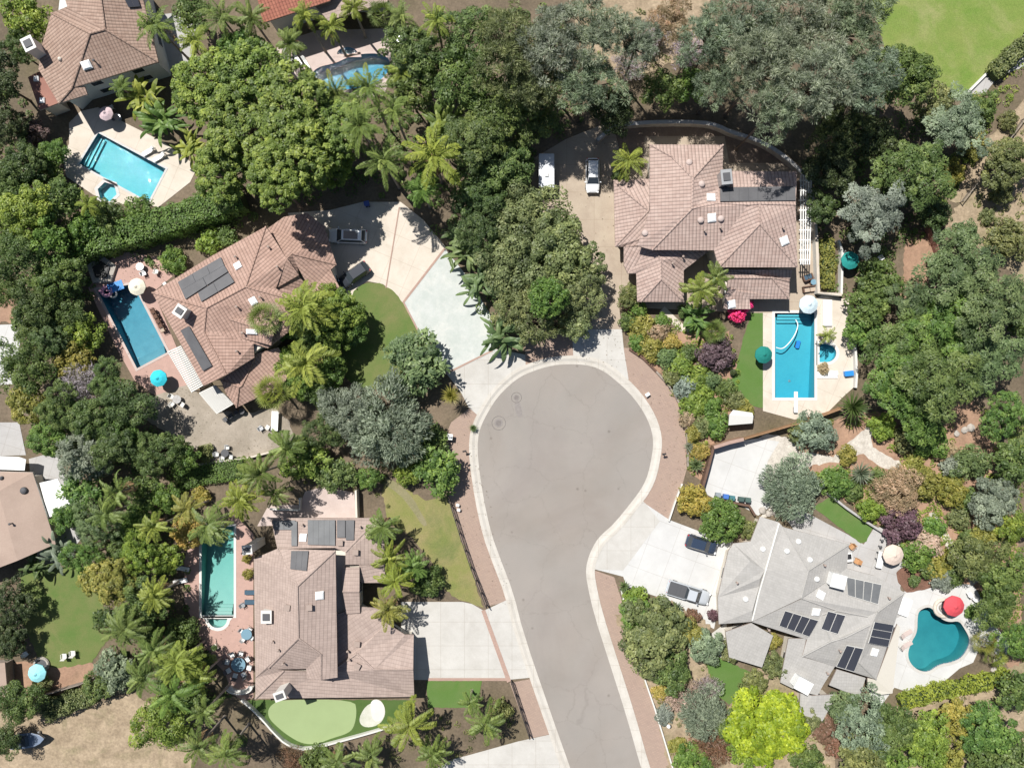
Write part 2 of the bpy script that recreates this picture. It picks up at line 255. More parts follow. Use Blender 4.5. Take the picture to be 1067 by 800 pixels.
# ------------------------------------------------------------------ mesh building
class MB:
    def __init__(s): s.v, s.f, s.m = [], [], []
    def face(s, pts, mi=0):
        b = len(s.v); s.v.extend(Vector(p) for p in pts); s.f.append(list(range(b, b + len(pts)))); s.m.append(mi); return s
    def raw(s, vs, fs, mi=0):
        b = len(s.v); s.v.extend(Vector(p) for p in vs)
        for f in fs: s.f.append([b + i for i in f]); s.m.append(mi)
        return s
    def prism(s, poly, z0, z1, mi=0, top=None):
        """poly: list of 2D points (any winding); vertical extrusion"""
        poly = ccw([(p[0], p[1]) for p in poly]); n = len(poly)
        vs = [(x, y, z0) for x, y in poly] + [(x, y, z1) for x, y in poly]
        fs = [[i, (i + 1) % n, n + (i + 1) % n, n + i] for i in range(n)] + [list(range(n))[::-1], list(range(n, 2 * n))]
        b = len(s.v); s.raw(vs, fs, mi)
        if top is not None: s.m[-1] = top
        return s
    def box(s, c, size, rz=0, mi=0, bev=0.0):
        x, y, z = c; a, b, h = size[0] / 2, size[1] / 2, size[2]
        ca, sa = math.cos(rz), math.sin(rz)
        if bev > 0:
            e = min(bev, a * .45, b * .45); pts = [(-a + e, -b), (a - e, -b), (a, -b + e), (a, b - e), (a - e, b), (-a + e, b), (-a, b - e), (-a, -b + e)]
        else: pts = [(-a, -b), (a, -b), (a, b), (-a, b)]
        return s.prism([(x + px * ca - py * sa, y + px * sa + py * ca) for px, py in pts], z, z + h, mi)
    def tube(s, p0, p1, r0, r1=None, n=8, mi=0, cap=True):
        p0, p1 = Vector(p0), Vector(p1); r1 = r0 if r1 is None else r1
        d = (p1 - p0)
        if d.length < 1e-6: return s
        d.normalize(); u = d.orthogonal().normalized(); w = d.cross(u)
        ring = lambda c, r: [c + (u * math.cos(t) + w * math.sin(t)) * r for t in [2 * math.pi * i / n for i in range(n)]]
        fs = [[i, (i + 1) % n, n + (i + 1) % n, n + i] for i in range(n)]
        if cap: fs += [list(range(n))[::-1], list(range(n, 2 * n))]
        return s.raw(ring(p0, r0) + ring(p1, r1), fs, mi)
    def path(s, pts, r, n=6, mi=0):
        rs = r if isinstance(r, (list, tuple)) else [r] * len(pts)
        for i in range(len(pts) - 1): s.tube(pts[i], pts[i + 1], rs[i], rs[i + 1], n, mi)
        return s
    def lathe(s, prof, c=(0, 0, 0), n=16, mi=0, axis='z'):
        vs, fs = [], []
        for r, z in prof:
            for i in range(n):
                t = 2 * math.pi * i / n
                p = (r * math.cos(t), r * math.sin(t), z)
                if axis == 'y': p = (p[0], p[2], p[1])
                vs.append((c[0] + p[0], c[1] + p[1], c[2] + p[2]))
        k = len(prof)
        for j in range(k - 1):
            for i in range(n):
                q = [j * n + i, j * n + (i + 1) % n, (j + 1) * n + (i + 1) % n, (j + 1) * n + i]
                fs.append(q if axis == 'z' else q[::-1])
        fs.append(list(range(n))[::-1] if axis == 'z' else list(range(n))); fs.append(list(range((k - 1) * n, k * n)) if axis == 'z' else list(range((k - 1) * n, k * n))[::-1])
        return s.raw(vs, fs, mi)
    def torus(s, c, R, r, n=20, k=8, mi=0):
        vs, fs = [], []
        for i in range(n):
            a = 2 * math.pi * i / n
            for j in range(k):
                t = 2 * math.pi * j / k; q = R + r * math.cos(t)
                vs.append((c[0] + q * math.cos(a), c[1] + q * math.sin(a), c[2] + r * math.sin(t)))
        for i in range(n):
            for j in range(k): fs.append([i * k + j, ((i + 1) % n) * k + j, ((i + 1) % n) * k + (j + 1) % k, i * k + (j + 1) % k])
        return s.raw(vs, fs, mi)
    def build(s, name, mats, parent=None, local=False, smooth=False):
        off = Vector((0, 0, 0))
        if parent is not None and not local:
            r = parent
            while r.parent is not None: r = r.parent
            off = Vector(r.location)
        me = bpy.data.meshes.new(name)
        me.from_pydata([tuple(v - off) for v in s.v], [], s.f)
        for mt in (mats if isinstance(mats, (list, tuple)) else [mats]): me.materials.append(M[mt] if isinstance(mt, str) else mt)
        me.polygons.foreach_set('material_index', s.m)
        if smooth: me.polygons.foreach_set('use_smooth', [True] * len(me.polygons))
        me.update()
        o = bpy.data.objects.new(name, me); COL.objects.link(o)
        if parent is not None: o.parent = parent
        return o

def ccw(p):
    a = sum(p[i][0] * p[(i + 1) % len(p)][1] - p[(i + 1) % len(p)][0] * p[i][1] for i in range(len(p)))
    return list(p) if a > 0 else list(p)[::-1]

def inset(poly, d):
    """offset a simple polygon inwards by d (negative: outwards)"""
    p = [Vector(q[:2]) for q in ccw([tuple(q[:2]) for q in poly])]; n = len(p); out = []
    for i in range(n):
        a, b, c = p[i - 1], p[i], p[(i + 1) % n]
        e1, e2 = (b - a).normalized(), (c - b).normalized()
        n1, n2 = Vector((-e1.y, e1.x)), Vector((-e2.y, e2.x))
        k = 1 + n1.dot(n2)
        v = (n1 + n2) / max(k, 0.35)
        out.append(b + v * d)
    return [(q.x, q.y) for q in out]

def inpoly(P, poly):
    """vectorised point in polygon; P (n,2) array"""
    x, y = P[:, 0], P[:, 1]; r = np.zeros(len(P), bool); n = len(poly)
    for i in range(n):
        x1, y1 = poly[i]; x2, y2 = poly[(i + 1) % n]
        if y1 == y2: continue
        c = ((y1 > y) != (y2 > y)) & (x < (x2 - x1) * (y - y1) / (y2 - y1) + x1)
        r ^= c
    return r

def smooth_loop(p, it=2):
    for _ in range(it):
        q = []
        for i in range(len(p)):
            a, b = p[i], p[(i + 1) % len(p)]
            q += [(a[0] * .75 + b[0] * .25, a[1] * .75 + b[1] * .25), (a[0] * .25 + b[0] * .75, a[1] * .25 + b[1] * .75)]
        p = q
    return p

def smooth_line(p, it=2):
    for _ in range(it):
        q = [p[0]]
        for i in range(len(p) - 1):
            a, b = p[i], p[i + 1]
            q += [(a[0] * .75 + b[0] * .25, a[1] * .75 + b[1] * .25), (a[0] * .25 + b[0] * .75, a[1] * .25 + b[1] * .75)]
        q.append(p[-1]); p = q
    return p

def G(poly, z=GZ):
    return [tuple(W(x, y, z)[:2]) for x, y in poly]

def tag(o, label=None, cat=None, group=None, kind=None):
    if label: o['label'] = label
    if cat: o['category'] = cat
    if group: o['group'] = group
    if kind: o['kind'] = kind
    return o

def thing(name, label, cat, loc=(0, 0, 0), rz=0, group=None):
    o = bpy.data.objects.new(name, None); COL.objects.link(o); o.empty_display_size = 0.2
    o.location = loc; o.rotation_euler = (0, 0, rz)
    return tag(o, label, cat, group, 'thing')

def kids(o): return [c for c in o.children]

def dup(root, loc, rz=0, label=None, group=None, scale=None):
    def cp(o, par):
        c = o.copy(); COL.objects.link(c)
        if par is not None: c.parent = par
        for ch in list(KIDS.get(o.name, [])): cp(ch, c)
        return c
    KIDS = {}
    for o in bpy.data.objects:
        if o.parent is not None: KIDS.setdefault(o.parent.name, []).append(o)
    r = cp(root, None); r.location = loc; r.rotation_euler = (0, 0, rz)
    if scale: r.scale = (scale,) * 3 if not isinstance(scale, tuple) else scale
    if label: r['label'] = label
    if group: r['group'] = group
    return r

def sheet(name, poly, z, mat, holes=(), kind='structure', smooth=0, world=False):
    """flat ground sheet from a pixel outline, with holes cut out"""
    if smooth: poly = smooth_loop(poly, smooth)
    P = poly if world else G(poly, z)
    hs = [h for h in holes]
    vs, es = [], []
    for lp in [P] + hs:
        b = len(vs); vs += [Vector(p) for p in lp]; es += [(b + i, b + (i + 1) % len(lp)) for i in range(len(lp))]
    v, e, f, *_ = delaunay_2d_cdt(vs, es, [], 0, 1e-5)
    c = np.array([[(v[i[0]].x + v[i[1]].x + v[i[2]].x) / 3, (v[i[0]].y + v[i[1]].y + v[i[2]].y) / 3] for i in f])
    ok = inpoly(c, P)
    for h in hs: ok &= ~inpoly(c, h)
    mb = MB()
    fs = []
    for t, k in zip(f, ok):
        if k:
            a, b_, d = (v[i] for i in t)
            fs.append(list(t) if (b_ - a).cross(d - a) > 0 else list(t)[::-1])
    mb.raw([(p.x, p.y, z) for p in v], fs)
    o = mb.build(name, mat); o['kind'] = kind
    return o
# ------------------------------------------------------------------ pools (outlines at ground level, photo pixels)
POOLS = {
 'A': [(102.5, 138.5), (173, 176), (155, 210.5), (82.5, 171)],
 'B': [(101, 302), (139, 296), (175, 367), (143, 384)],
 'C': [(210, 548), (244, 548), (244, 641), (210, 641)],
 'D': smooth_loop([(955.4, 644), (957, 635.4), (967.7, 631), (974.7, 637), (980, 644), (988.7, 647.7), (999, 646), (1004, 653), (1010, 663.4), (1010, 672), (1002.7, 684.5), (992, 689.7), (978, 692), (967.7, 700), (957, 698.5), (948.4, 691.5), (944.9, 681), (949, 668.7), (955.4, 658)], 2),
 'E': [(807, 326), (848.7, 326), (848.7, 414.5), (807, 414.5)],
 'F': smooth_loop([(324, 78), (331, 70), (350, 66), (362, 60), (378, 56), (398, 56), (408, 64), (405, 76), (394, 86), (376, 92), (350, 95), (332, 92)], 2),
}
SPAS = {
 'A': [(112 + 10.5 * math.cos(t), 200 + 10.5 * math.sin(t)) for t in [R_(x) for x in range(15, 375, 60)]],
 'C': [(216, 644)] + [(227 + 10 * math.cos(t), 645 + 9 * math.sin(t)) for t in [math.pi * i / 10 for i in range(10, -1, -1)]] + [(238, 644)],
 'E': [(853.5, 358), (861, 358)] + [(861 + 10.5 * math.cos(t), 368 + 9.5 * math.sin(t)) for t in [-math.pi / 2 + math.pi * i / 10 for i in range(0, 11)]] + [(853.5, 377.5)],
 'F': [(362 + 11 * math.cos(t), 57 + 8 * math.sin(t)) for t in [math.pi + math.pi * i / 10 for i in range(0, 11)]],
}
HOLE = {k: G(v) for k, v in POOLS.items()}
SHOLE = {k: G(v) for k, v in SPAS.items()}
HOLES = list(HOLE.values()) + list(SHOLE.values())

# ------------------------------------------------------------------ road and kerb
RL = [(629, 900), (594.3, 800), (574.6, 744.9), (545.8, 660.9), (534.8, 617), (522, 584), (511.5, 555), (503.5, 518), (498, 480), (497.6, 458), (501, 444), (508, 430), (518, 414), (532, 400), (543, 392), (556, 386.4), (570, 382), (582.5, 379.8), (600, 379.2), (616.6, 381.1), (630, 387), (641, 395.6), (655, 408), (667, 423), (675, 437), (679.6, 450), (681, 461), (680, 472), (676, 493), (670, 507), (660, 521), (640, 545.7), (628, 556), (621, 564), (614, 578), (610.5, 592), (611.4, 606), (619, 640), (635, 690), (653.4, 747.5), (668, 800), (700, 900)]
RL = smooth_line(RL, 1)
def offset_line(p, d):
    q = []
    for i in range(len(p)):
        a = Vector(p[max(i - 1, 0)]); b = Vector(p[min(i + 1, len(p) - 1)]); t = (b - a).normalized()
        q.append((p[i][0] + t.y * d, p[i][1] - t.x * d))
    return q
KO = offset_line(RL, -9.0); KI = offset_line(RL, 0); HO = offset_line(RL, -7)
if not inpoly(np.array([[490, 460]]), KO)[0]: KO, HO = offset_line(RL, 9.0), offset_line(RL, 7)
road_hole = G(HO)
BIG = [(-1700, -1700), (2800, -1700), (2800, 2500), (-1700, 2500)]
sheet('ground', BIG, GZ, 'soil', HOLES + [road_hole])
sheet('road', HO, 0.0, 'asphalt')
kb = MB()
gi, go = [W(x, y, 0.15) for x, y in KI], [W(x, y, 0.155) for x, y in KO]
gm = [a.lerp(b, 0.36) for a, b in zip(gi, go)]; gn = [a.lerp(b, 0.66) for a, b in zip(gi, go)]
gi0 = [Vector((p.x, p.y, 0.012)) for p in gi]; gm0 = [Vector((p.x, p.y, 0.03)) for p in gm]; gmt = [Vector((p.x, p.y, 0.152)) for p in gn]
go0 = [Vector((p.x, p.y, 0.05)) for p in go]; gib = [Vector((p.x, p.y, -0.05)) for p in gi]
for i in range(len(gi) - 1):       # gutter pan, kerb face, kerb top
    for a, b in ((gib, gi0), (gi0, gm0), (gm0, gmt), (gmt, go), (go, go0)):
        kb.face([a[i], a[i + 1], b[i + 1], b[i]])
kerb = kb.build('kerb', 'kerb'); kerb['kind'] = 'structure'

# ------------------------------------------------------------------ surfaces (outline, level, material)
NS = [0]
RAGGED = {'lawn': .9, 'lush': .6, 'dryturf': 1.2, 'park': .8, 'drysoil': 2.0, 'clay': 1.8, 'mulch': .8, 'gravel': 1.2, 'yard': .9, 'fringe': .5, 'flagstone': .8}
def S(name, poly, lvl, mat, smooth=0, **k):      # every sheet a little above the one below
    NS[0] += 1
    if mat in RAGGED:                             # planted and earth edges wander a little
        q = []
        for i in range(len(poly)):
            a, b = poly[i], poly[(i + 1) % len(poly)]; d = math.hypot(b[0] - a[0], b[1] - a[1]); ns = max(1, min(60, int(d / 3.5)))
            for j in range(ns):
                u = j / ns; r = RAGGED[mat] * (1 if j else .4)
                q.append((a[0] + (b[0] - a[0]) * u + random.uniform(-r, r), a[1] + (b[1] - a[1]) * u + random.uniform(-r, r)))
        poly = q
    return sheet(name, poly, GZ + 0.012 * lvl + 0.00025 * NS[0], mat, HOLES + [road_hole], smooth=smooth, **k)

# verges of brown pavers
S('verge', [(500, 424), (490, 424), (483, 430), (470, 440), (464, 455), (467, 515), (480, 560), (492, 595), (506, 632), (538, 624), (522, 570), (508, 520), (505, 470), (508, 440)], 2, 'pavers')
S('verge', [(531, 711), (559, 706), (585, 762), (552, 769)], 2, 'pavers')
S('verge', [(646, 362), (656, 362.7), (670, 373), (682, 386), (700.6, 407), (713.8, 434), (716, 460), (716, 487), (711, 505), (698, 542), (668, 524), (680, 495), (686, 470), (684, 448), (672, 425), (648, 398), (640, 388)], 2, 'pavers')
S('verge', [(617, 593), (640, 601), (650, 632), (660, 672), (676, 716), (701, 800), (740, 900), (700, 900), (660, 760), (640, 700), (622, 640), (612, 605)], 2, 'pavers')
# driveways
S('driveway', [(670, 523), (698, 541.7), (740, 557.5), (764, 563), (757, 600), (747, 640), (744, 655), (725.6, 645), (692.8, 624), (653, 611), (649.4, 600.5), (620.5, 593), (608, 596), (606, 570), (624, 552), (655, 515)], 3, 'white_concrete')
S('driveway_apron', [(673, 524.7), (687.5, 543), (649.4, 594), (620.5, 593), (608, 596), (610, 570), (628, 552), (660, 513)], 4, 'concrete')
S('driveway', [(418, 626.8), (482, 626.8), (492, 629), (504, 636), (532, 623), (545, 640), (570, 704), (528, 708), (440, 708), (418, 708)], 3, 'concrete')
S('driveway', [(440, 812), (456, 800), (470, 791), (486, 787), (540, 772), (586, 762), (605, 800), (640, 900), (420, 900)], 3, 'concrete')
S('brick_band', [(501.5, 636), (505.5, 635), (532.5, 709), (528.5, 711)], 5, 'brick_edge')
S('brick_band', [(446, 706), (528, 706), (528, 709), (446, 709)], 5, 'brick_edge')
S('driveway', [(300, 222), (344, 219), (378, 210.5), (417.5, 210.5), (441, 229), (463.4, 256.4), (466, 262), (420, 316), (408, 303), (399, 296), (383, 293), (372, 300), (365, 320), (330, 310)], 3, 'cream_concrete')
S('driveway', [(463.4, 259), (485.7, 286.6), (510, 326), (516, 350), (516, 366), (464.8, 390), (442.4, 357.5), (420, 315.5)], 4, 'stamped')
S('driveway_apron', [(513, 363), (530, 366), (560, 372), (552, 388), (530, 402), (508, 430), (497, 432), (488, 424), (480, 408), (465, 389)], 3, 'concrete')
S('brick_band', [(419.3, 314.5), (462.8, 258), (464.5, 259.5), (421, 316)], 6, 'brick_edge')
S('brick_band', [(419.3, 314.5), (421.2, 314.5), (443.7, 358), (465.8, 388), (464, 390), (441.7, 358)], 6, 'brick_edge')
S('brick_band', [(464.5, 388.2), (513, 364.3), (513.8, 366), (465.3, 389.9)], 6, 'brick_edge')
S('brick_band', [(401.5, 300), (402.7, 300), (416.7, 216), (415.4, 216)], 6, 'brick_edge')
S('driveway', [(552, 218), (556, 165), (590, 145), (625, 131), (648, 124), (672, 128), (690, 127), (740, 128), (770, 137), (800, 150), (826, 168), (842, 190), (847, 218), (849, 300), (849, 326), (780, 326), (650, 320), (646, 300), (645, 318), (648, 345), (600, 345), (575, 225)], 2, 'tan_concrete')
S('driveway', [(596, 343), (648, 343), (650, 364), (655, 395), (640, 398), (612, 385), (598, 384)], 4, 'concrete')
S('paved_bed', [(546, 344), (598, 344), (598, 376), (572, 378), (548, 386)], 3, 'pavers')
S('parking_pad', [(743, 467), (773.5, 459), (791, 456.5), (812, 460), (800, 480), (795, 506), (803.5, 527), (790, 537), (766, 523), (744, 519), (731, 512)], 3, 'white_concrete')
S('gravel_path', [(791, 456.5), (800, 452), (822, 456), (832, 470), (858, 474), (868, 476), (902.5, 444.6), (907, 444), (910, 465.6), (942, 484), (934, 490), (918, 487), (900, 473), (880, 480), (840, 486), (822, 510), (812, 534), (790, 540), (803.5, 527), (795, 506)], 2, 'gravel')
S('garden_path', [(968, 535), (975, 533), (984, 550), (994, 566), (1004, 578), (1012, 592), (1020, 606), (1013, 610), (1002, 594), (984, 566)], 2, 'flagstone')
S('garden_path', [(990, 420), (1004, 414), (1018, 421), (1026, 440), (1036, 470), (1034, 490), (1018, 505), (1010, 530), (1020, 560), (1012, 565), (1002, 535), (1008, 505), (1022, 485), (1016, 468), (1000, 455), (986, 440)], 2, 'clay')
# lawns
S('lawn', [(362, 320), (369, 303), (376, 297), (385, 294.5), (399, 296), (412, 305), (420, 316), (428, 331), (441, 357.5), (452, 376), (430, 392), (405, 407), (372, 405), (352, 385)], 3, 'lawn')
S('lawn', [(398, 512), (402, 502), (425, 510), (444, 522), (466, 517), (480, 560), (504, 633), (492, 629), (478, 625), (462, 612), (452, 590), (430, 560), (405, 545)], 3, 'dryturf')
S('garden_path', [(392, 500), (400, 496), (418, 505), (432, 521), (438, 533), (446, 546), (441, 549), (430, 532), (416, 514)], 4, 'worn_path', smooth=1)
S('patio', [(640, 133), (672, 129), (690, 128), (740, 129), (770, 138), (800, 151), (826, 169), (841, 190), (846, 218), (846, 232), (831, 232), (830, 170), (760, 170), (755, 142), (672, 142), (670, 176), (650, 176), (644, 150)], 3, 'shade_brown_paving')  # darker sheet over the rear patio: brown with shade painted in
S('lawn', [(444, 709), (502, 709), (497, 737), (446, 737)], 3, 'lush')
S('lawn', [(252, 729), (432, 729), (432, 740), (403, 758), (382.5, 764), (352.5, 772.5), (329, 779), (315, 781), (300, 776), (283, 762), (266, 743.5)], 3, 'fringe')
S('putting_green', [(279, 739), (285, 732), (296, 728.5), (369, 728.5), (372, 740.6), (369, 757.5), (362, 764), (345, 769), (330, 775), (315, 774.5), (300, 766), (289, 757), (280, 748)], 5, 'turf', smooth=2)
S('sand_bunker', [(373, 748), (384, 731), (400, 733), (402, 745), (394, 756), (378, 758)], 4, 'sandgrass', smooth=2)
S('sand_bunker', [(386, 729), (396, 728), (402, 738), (399, 750), (390, 752), (386, 742)], 5, 'sand', smooth=2)
S('lawn', [(783, 326), (795.5, 326), (795.5, 425), (785, 423), (770, 411), (761, 397), (768, 380), (775, 350)], 3, 'lush')
S('lawn', [(847, 528.6), (866, 517), (910, 549.6), (903, 564), (897, 566), (879, 552)], 4, 'lush')
S('lawn', [(736, 690), (748, 684), (782, 700), (776, 722), (760, 734), (744, 722)], 3, 'lush')
S('lawn', [(22, 598), (60, 590), (98, 592), (110, 640), (114, 664), (96, 690), (60, 696), (42, 690), (20, 640)], 3, 'lawn')
S('lawn', [(900, -30), (1067, -300), (1500, -300), (1500, -200), (1067, 37), (1040, 66), (1010, 99), (970, 108), (930, 80)], 3, 'park')
S('lawn', [(1050, 455), (1067, 448), (1150, 440), (1150, 520), (1067, 500), (1054, 480)], 3, 'lawn')
# decks and patios
S('pool_deck', [(72, 128), (84, 116), (102, 112), (130, 128), (170, 148), (206, 174), (198, 190), (165, 216), (150, 213), (122, 213), (97, 203), (69, 184), (65, 163), (72, 150)], 3, 'cream_concrete')
S('pool_deck', [(92, 300), (98, 282), (128, 262), (165, 268), (180, 288), (160, 304), (180, 352), (200, 400), (190, 420), (158, 410), (140, 396), (120, 360)], 3, 'pink_deck')
S('pool_deck', [(192, 585), (198, 560), (208, 545), (248, 540), (264, 556), (264, 727), (252, 729), (242, 722), (234, 700), (222, 688), (206, 660), (192, 626)], 3, 'pink_deck')
S('patio', [(268, 548), (280, 526), (312, 526), (318, 512), (337, 507), (369, 513), (372, 545)], 3, 'pale_pink')
S('pool_deck', [(795, 326), (849, 326), (849, 312), (856, 308), (885, 312), (890, 345), (891, 391), (889, 404), (880, 412), (862, 430), (828, 437), (795, 428)], 3, 'cream_concrete')
S('pool_deck', [(928, 640), (942, 616), (965, 613), (985, 607), (1014, 609), (1024, 625), (1040, 655), (1052, 672), (1046, 692), (1034, 676), (1022, 672), (1014, 690), (1000, 696), (986, 708), (974, 716), (950, 722), (932, 716), (916, 738), (905, 720)], 3, 'white_concrete')
S('patio', [(812, 530), (837, 532), (884, 557), (900, 567), (910, 551), (920, 548), (940, 565), (944, 590), (938, 612), (942, 640), (900, 660), (860, 600)], 3, 'grey_concrete')
S('patio', [(741, 660), (757, 648), (760, 690), (750, 684), (745, 668)], 3, 'concrete')
S('mulch_bed', [(934, 596), (942, 590), (955, 592), (972, 607), (974, 611), (965, 614), (944, 617), (936, 607)], 4, 'mulch', smooth=1)
S('pool_deck', [(290, 45), (330, 32), (400, 30), (428, 36), (424, 66), (410, 70), (400, 100), (330, 104), (300, 72), (286, 62)], 3, 'pale_pink')
S('patio', [(118, 20), (180, 14), (210, 30), (196, 70), (160, 80)], 2, 'grey_concrete')
S('yard', [(140, 430), (153.5, 416), (196, 400), (226, 428), (262, 430), (285, 424), (302, 440), (306, 458), (280, 470), (262, 477), (223, 483), (207, 470), (168, 447)], 3, 'yard')
S('yard', [(-60, 742), (40, 742), (90, 735), (140, 722), (170, 745), (200, 775), (205, 900), (-200, 900)], 2, 'drysoil')
S('yard', [(-60, 690), (20, 690), (60, 690), (100, 690), (90, 716), (40, 730), (-60, 745)], 2, 'clay')
S('yard', [(-200, 280), (14, 290), (16, 336), (-200, 345)], 2, 'clay')
S('patio', [(-200, 345), (12, 338), (22, 345), (16, 400), (-200, 412)], 3, 'white_concrete')
S('patio', [(-200, 440), (20, 440), (27, 474), (-200, 482)], 3, 'grey_concrete')
S('patio', [(30, 478), (60, 470), (86, 560), (66, 582), (40, 590)], 2, 'grey_concrete')
S('hillside', [(1067, 100), (1300, -60), (1300, 420), (1060, 290), (1010, 250), (985, 238), (1002, 205), (1040, 160)], 2, 'drysoil')
S('dirt_track', [(1300, -80), (1300, 0), (1067, 116), (1040, 158), (1012, 195), (996, 212), (988, 208), (1004, 184), (1030, 146), (1067, 104)], 3, 'drysoil')
S('dirt_path', [(940, 290), (944, 250), (962, 240), (980, 262), (968, 300), (950, 320), (936, 330)], 3, 'clay')
S('hillside', [(600, 0), (690, -30), (740, 0), (750, 40), (690, 70), (640, 90), (600, 60)], 2, 'drysoil')
S('footpath', [(1008, 98), (1067, 38), (1067, 70), (1040, 80), (1026, 98)], 4, 'grey_concrete')
S('yard', [(755, 740), (775, 705), (800, 690), (860, 730), (870, 800), (880, 840), (720, 840)], 2, 'drysoil')
S('yard', [(640, 640), (700, 625), (740, 650), (745, 700), (740, 760), (700, 820), (684, 740)], 2, 'drysoil')
S('yard', [(655, 345), (760, 345), (775, 420), (745, 460), (730, 500), (716, 490), (716, 440), (690, 390), (656, 362)], 2, 'clay')
S('yard', [(820, 450), (900, 430), (1000, 420), (1040, 460), (1060, 560), (1067, 700), (1040, 690), (1024, 620), (980, 604), (945, 586), (912, 545), (850, 500)], 1, 'clay')
S('yard', [(905, 745), (1067, 690), (1200, 700), (1200, 900), (880, 900)], 1, 'drysoil')

# ------------------------------------------------------------------ pools as things
def pool(key, label, wall, water, depth=1.5, coping='concrete', cop=0.32, parts=(), spa=None, cat='pool', slope=None):
    poly = ccw(HOLE[key]); c = [sum(p[i] for p in poly) / len(poly) for i in (0, 1)]
    t = thing('swimming_pool', label, cat, (c[0], c[1], GZ))
    def basin(poly, depth, nm='basin'):
        b = MB(); n = len(poly); zt, zb = GZ + 0.02, -depth
        # the floor falls from the shallow end to the deep end
        if slope and nm == 'basin':
            pr = [x * slope[0] + y * slope[1] for x, y in poly]; a, z_ = min(pr), max(pr); zf = [-(.45 + (depth - .45) * (q - a) / (z_ - a)) - .35 for q in pr]
        else: zf = [zb] * n
        vs = [(x, y, -.16) for x, y in poly] + [(x, y, zf[i]) for i, (x, y) in enumerate(poly)]
        b.raw(vs, [[i, n + i, n + (i + 1) % n, (i + 1) % n] for i in range(n)] + [list(range(n, 2 * n))])
        b.build(nm, wall, t)
        k = MB(); k.raw([(x, y, zt) for x, y in poly] + [(x, y, -.16) for x, y in poly], [[i, n + i, n + (i + 1) % n, (i + 1) % n] for i in range(n)]); k.build('tile_band', 'pool_tile', t)
    def ring(poly, w, nm='coping'):
        o = inset(poly, -w); i_ = inset(poly, 0.03); r = MB(); n = len(poly); z0, z1 = GZ + 0.004, GZ + 0.08
        vs = [(x, y, z1) for x, y in o] + [(x, y, z1) for x, y in i_] + [(x, y, z0) for x, y in o] + [(x, y, z0) for x, y in i_]
        fs = []
        for k in range(n):
            j = (k + 1) % n
            fs += [[k, j, n + j, n + k], [2 * n + k, 2 * n + j, j, k], [n + k, n + j, 3 * n + j, 3 * n + k]]
        r.raw(vs, fs); r.build(nm, coping, t)
    def wat(poly, z=-0.06, nm='water'):
        MB().prism(inset(poly, -.004), -depth - .7, z).build(nm, water, t)
    basin(poly, depth); wat(poly); ring(poly, cop)
    if slope and key != 'D':                      # drain on the floor and steps at the shallow end
        L = math.hypot(*slope); sx, sy = slope[0] / L, slope[1] / L; pr = [x * sx + y * sy for x, y in poly]; lo = min(pr); mid = sum(x * -sy + y * sx for x, y in poly) / len(poly)
        cx, cy = sx * (lo + .8 * (max(pr) - lo)) - sy * mid, sy * (lo + .8 * (max(pr) - lo)) + sx * mid
        MB().lathe([(.18, -depth - .27 + .42 * .0), (.18, -depth - .1), (.15, -depth - .08)], (cx, cy, 0), 14).build('drain', 'greymetal', t)
        w = (max(x * -sy + y * sx for x, y in poly) - min(x * -sy + y * sx for x, y in poly)) * (.5 if key == 'D' else .8)
        for k in range(3):
            a0, a1 = lo + .06 + (1.0 if key == 'D' else 0), lo + .5 + .42 * k + (1.0 if key == 'D' else 0); q = [(sx * a - sy * b, sy * a + sx * b) for a, b in ((a0, mid - w / 2), (a1, mid - w / 2), (a1, mid + w / 2), (a0, mid + w / 2))]
            MB().prism(q, -.85, -.28 - .2 * k - .003 * k).build('pool_step', wall, t)
    if spa:
        sp = ccw(SHOLE[spa]); basin(sp, 0.75, 'spa_basin'); wat(sp, -0.02, 'spa_water'); ring(sp, 0.4, 'spa_coping')
    return t
pA = pool('A', 'turquoise rectangular swimming pool set at a slant, with a small hexagonal spa at its corner', 'plaster_cyan', 'water_light', 1.5, 'white_concrete', 0.25, spa='A', slope=(.9, -.45))
pB = pool('B', 'dark blue slanted swimming pool with inflatable floats at one end', 'plaster_blue', 'water', 1.9, 'pale_pink', 0.3, slope=(-.45, .9))
pC = pool('C', 'long narrow green-teal swimming pool with a half-round spa at its end', 'plaster_teal', 'water_teal', 1.9, 'offwhite', 0.3, spa='C', slope=(0, 1))
pD = pool('D', 'kidney-shaped teal swimming pool beside the red parasol', 'plaster_deep', 'water', 2.0, 'concrete', 0.35, slope=(.8, .5))
pE = pool('E', 'bright blue rectangular swimming pool with a white cleaner hose in it', 'plaster_sky', 'water', 1.7, 'offwhite', 0.35, spa='E', slope=(0, -1))
pF = pool('F', 'half shaded curved blue swimming pool under tall palms', 'plaster_navy', 'water', 1.5, 'pale_pink', 0.3, spa='F')
# ------------------------------------------------------------------ houses
def slope_uv(me, norms=None):
    uv = me.uv_layers.new(name='slope')
    for p in me.polygons:
        n = norms[p.index] if norms and p.index < len(norms) else p.normal; d = Vector((n.x * n.z, n.y * n.z, n.z * n.z - 1))
        if d.length < 1e-3: d = Vector((0, -1, 0))
        d.normalize(); u = n.cross(d)
        for li in p.loop_indices:
            co = me.vertices[me.loops[li].vertex_index].co
            uv.data[li].uv = (co.dot(u), co.dot(d))

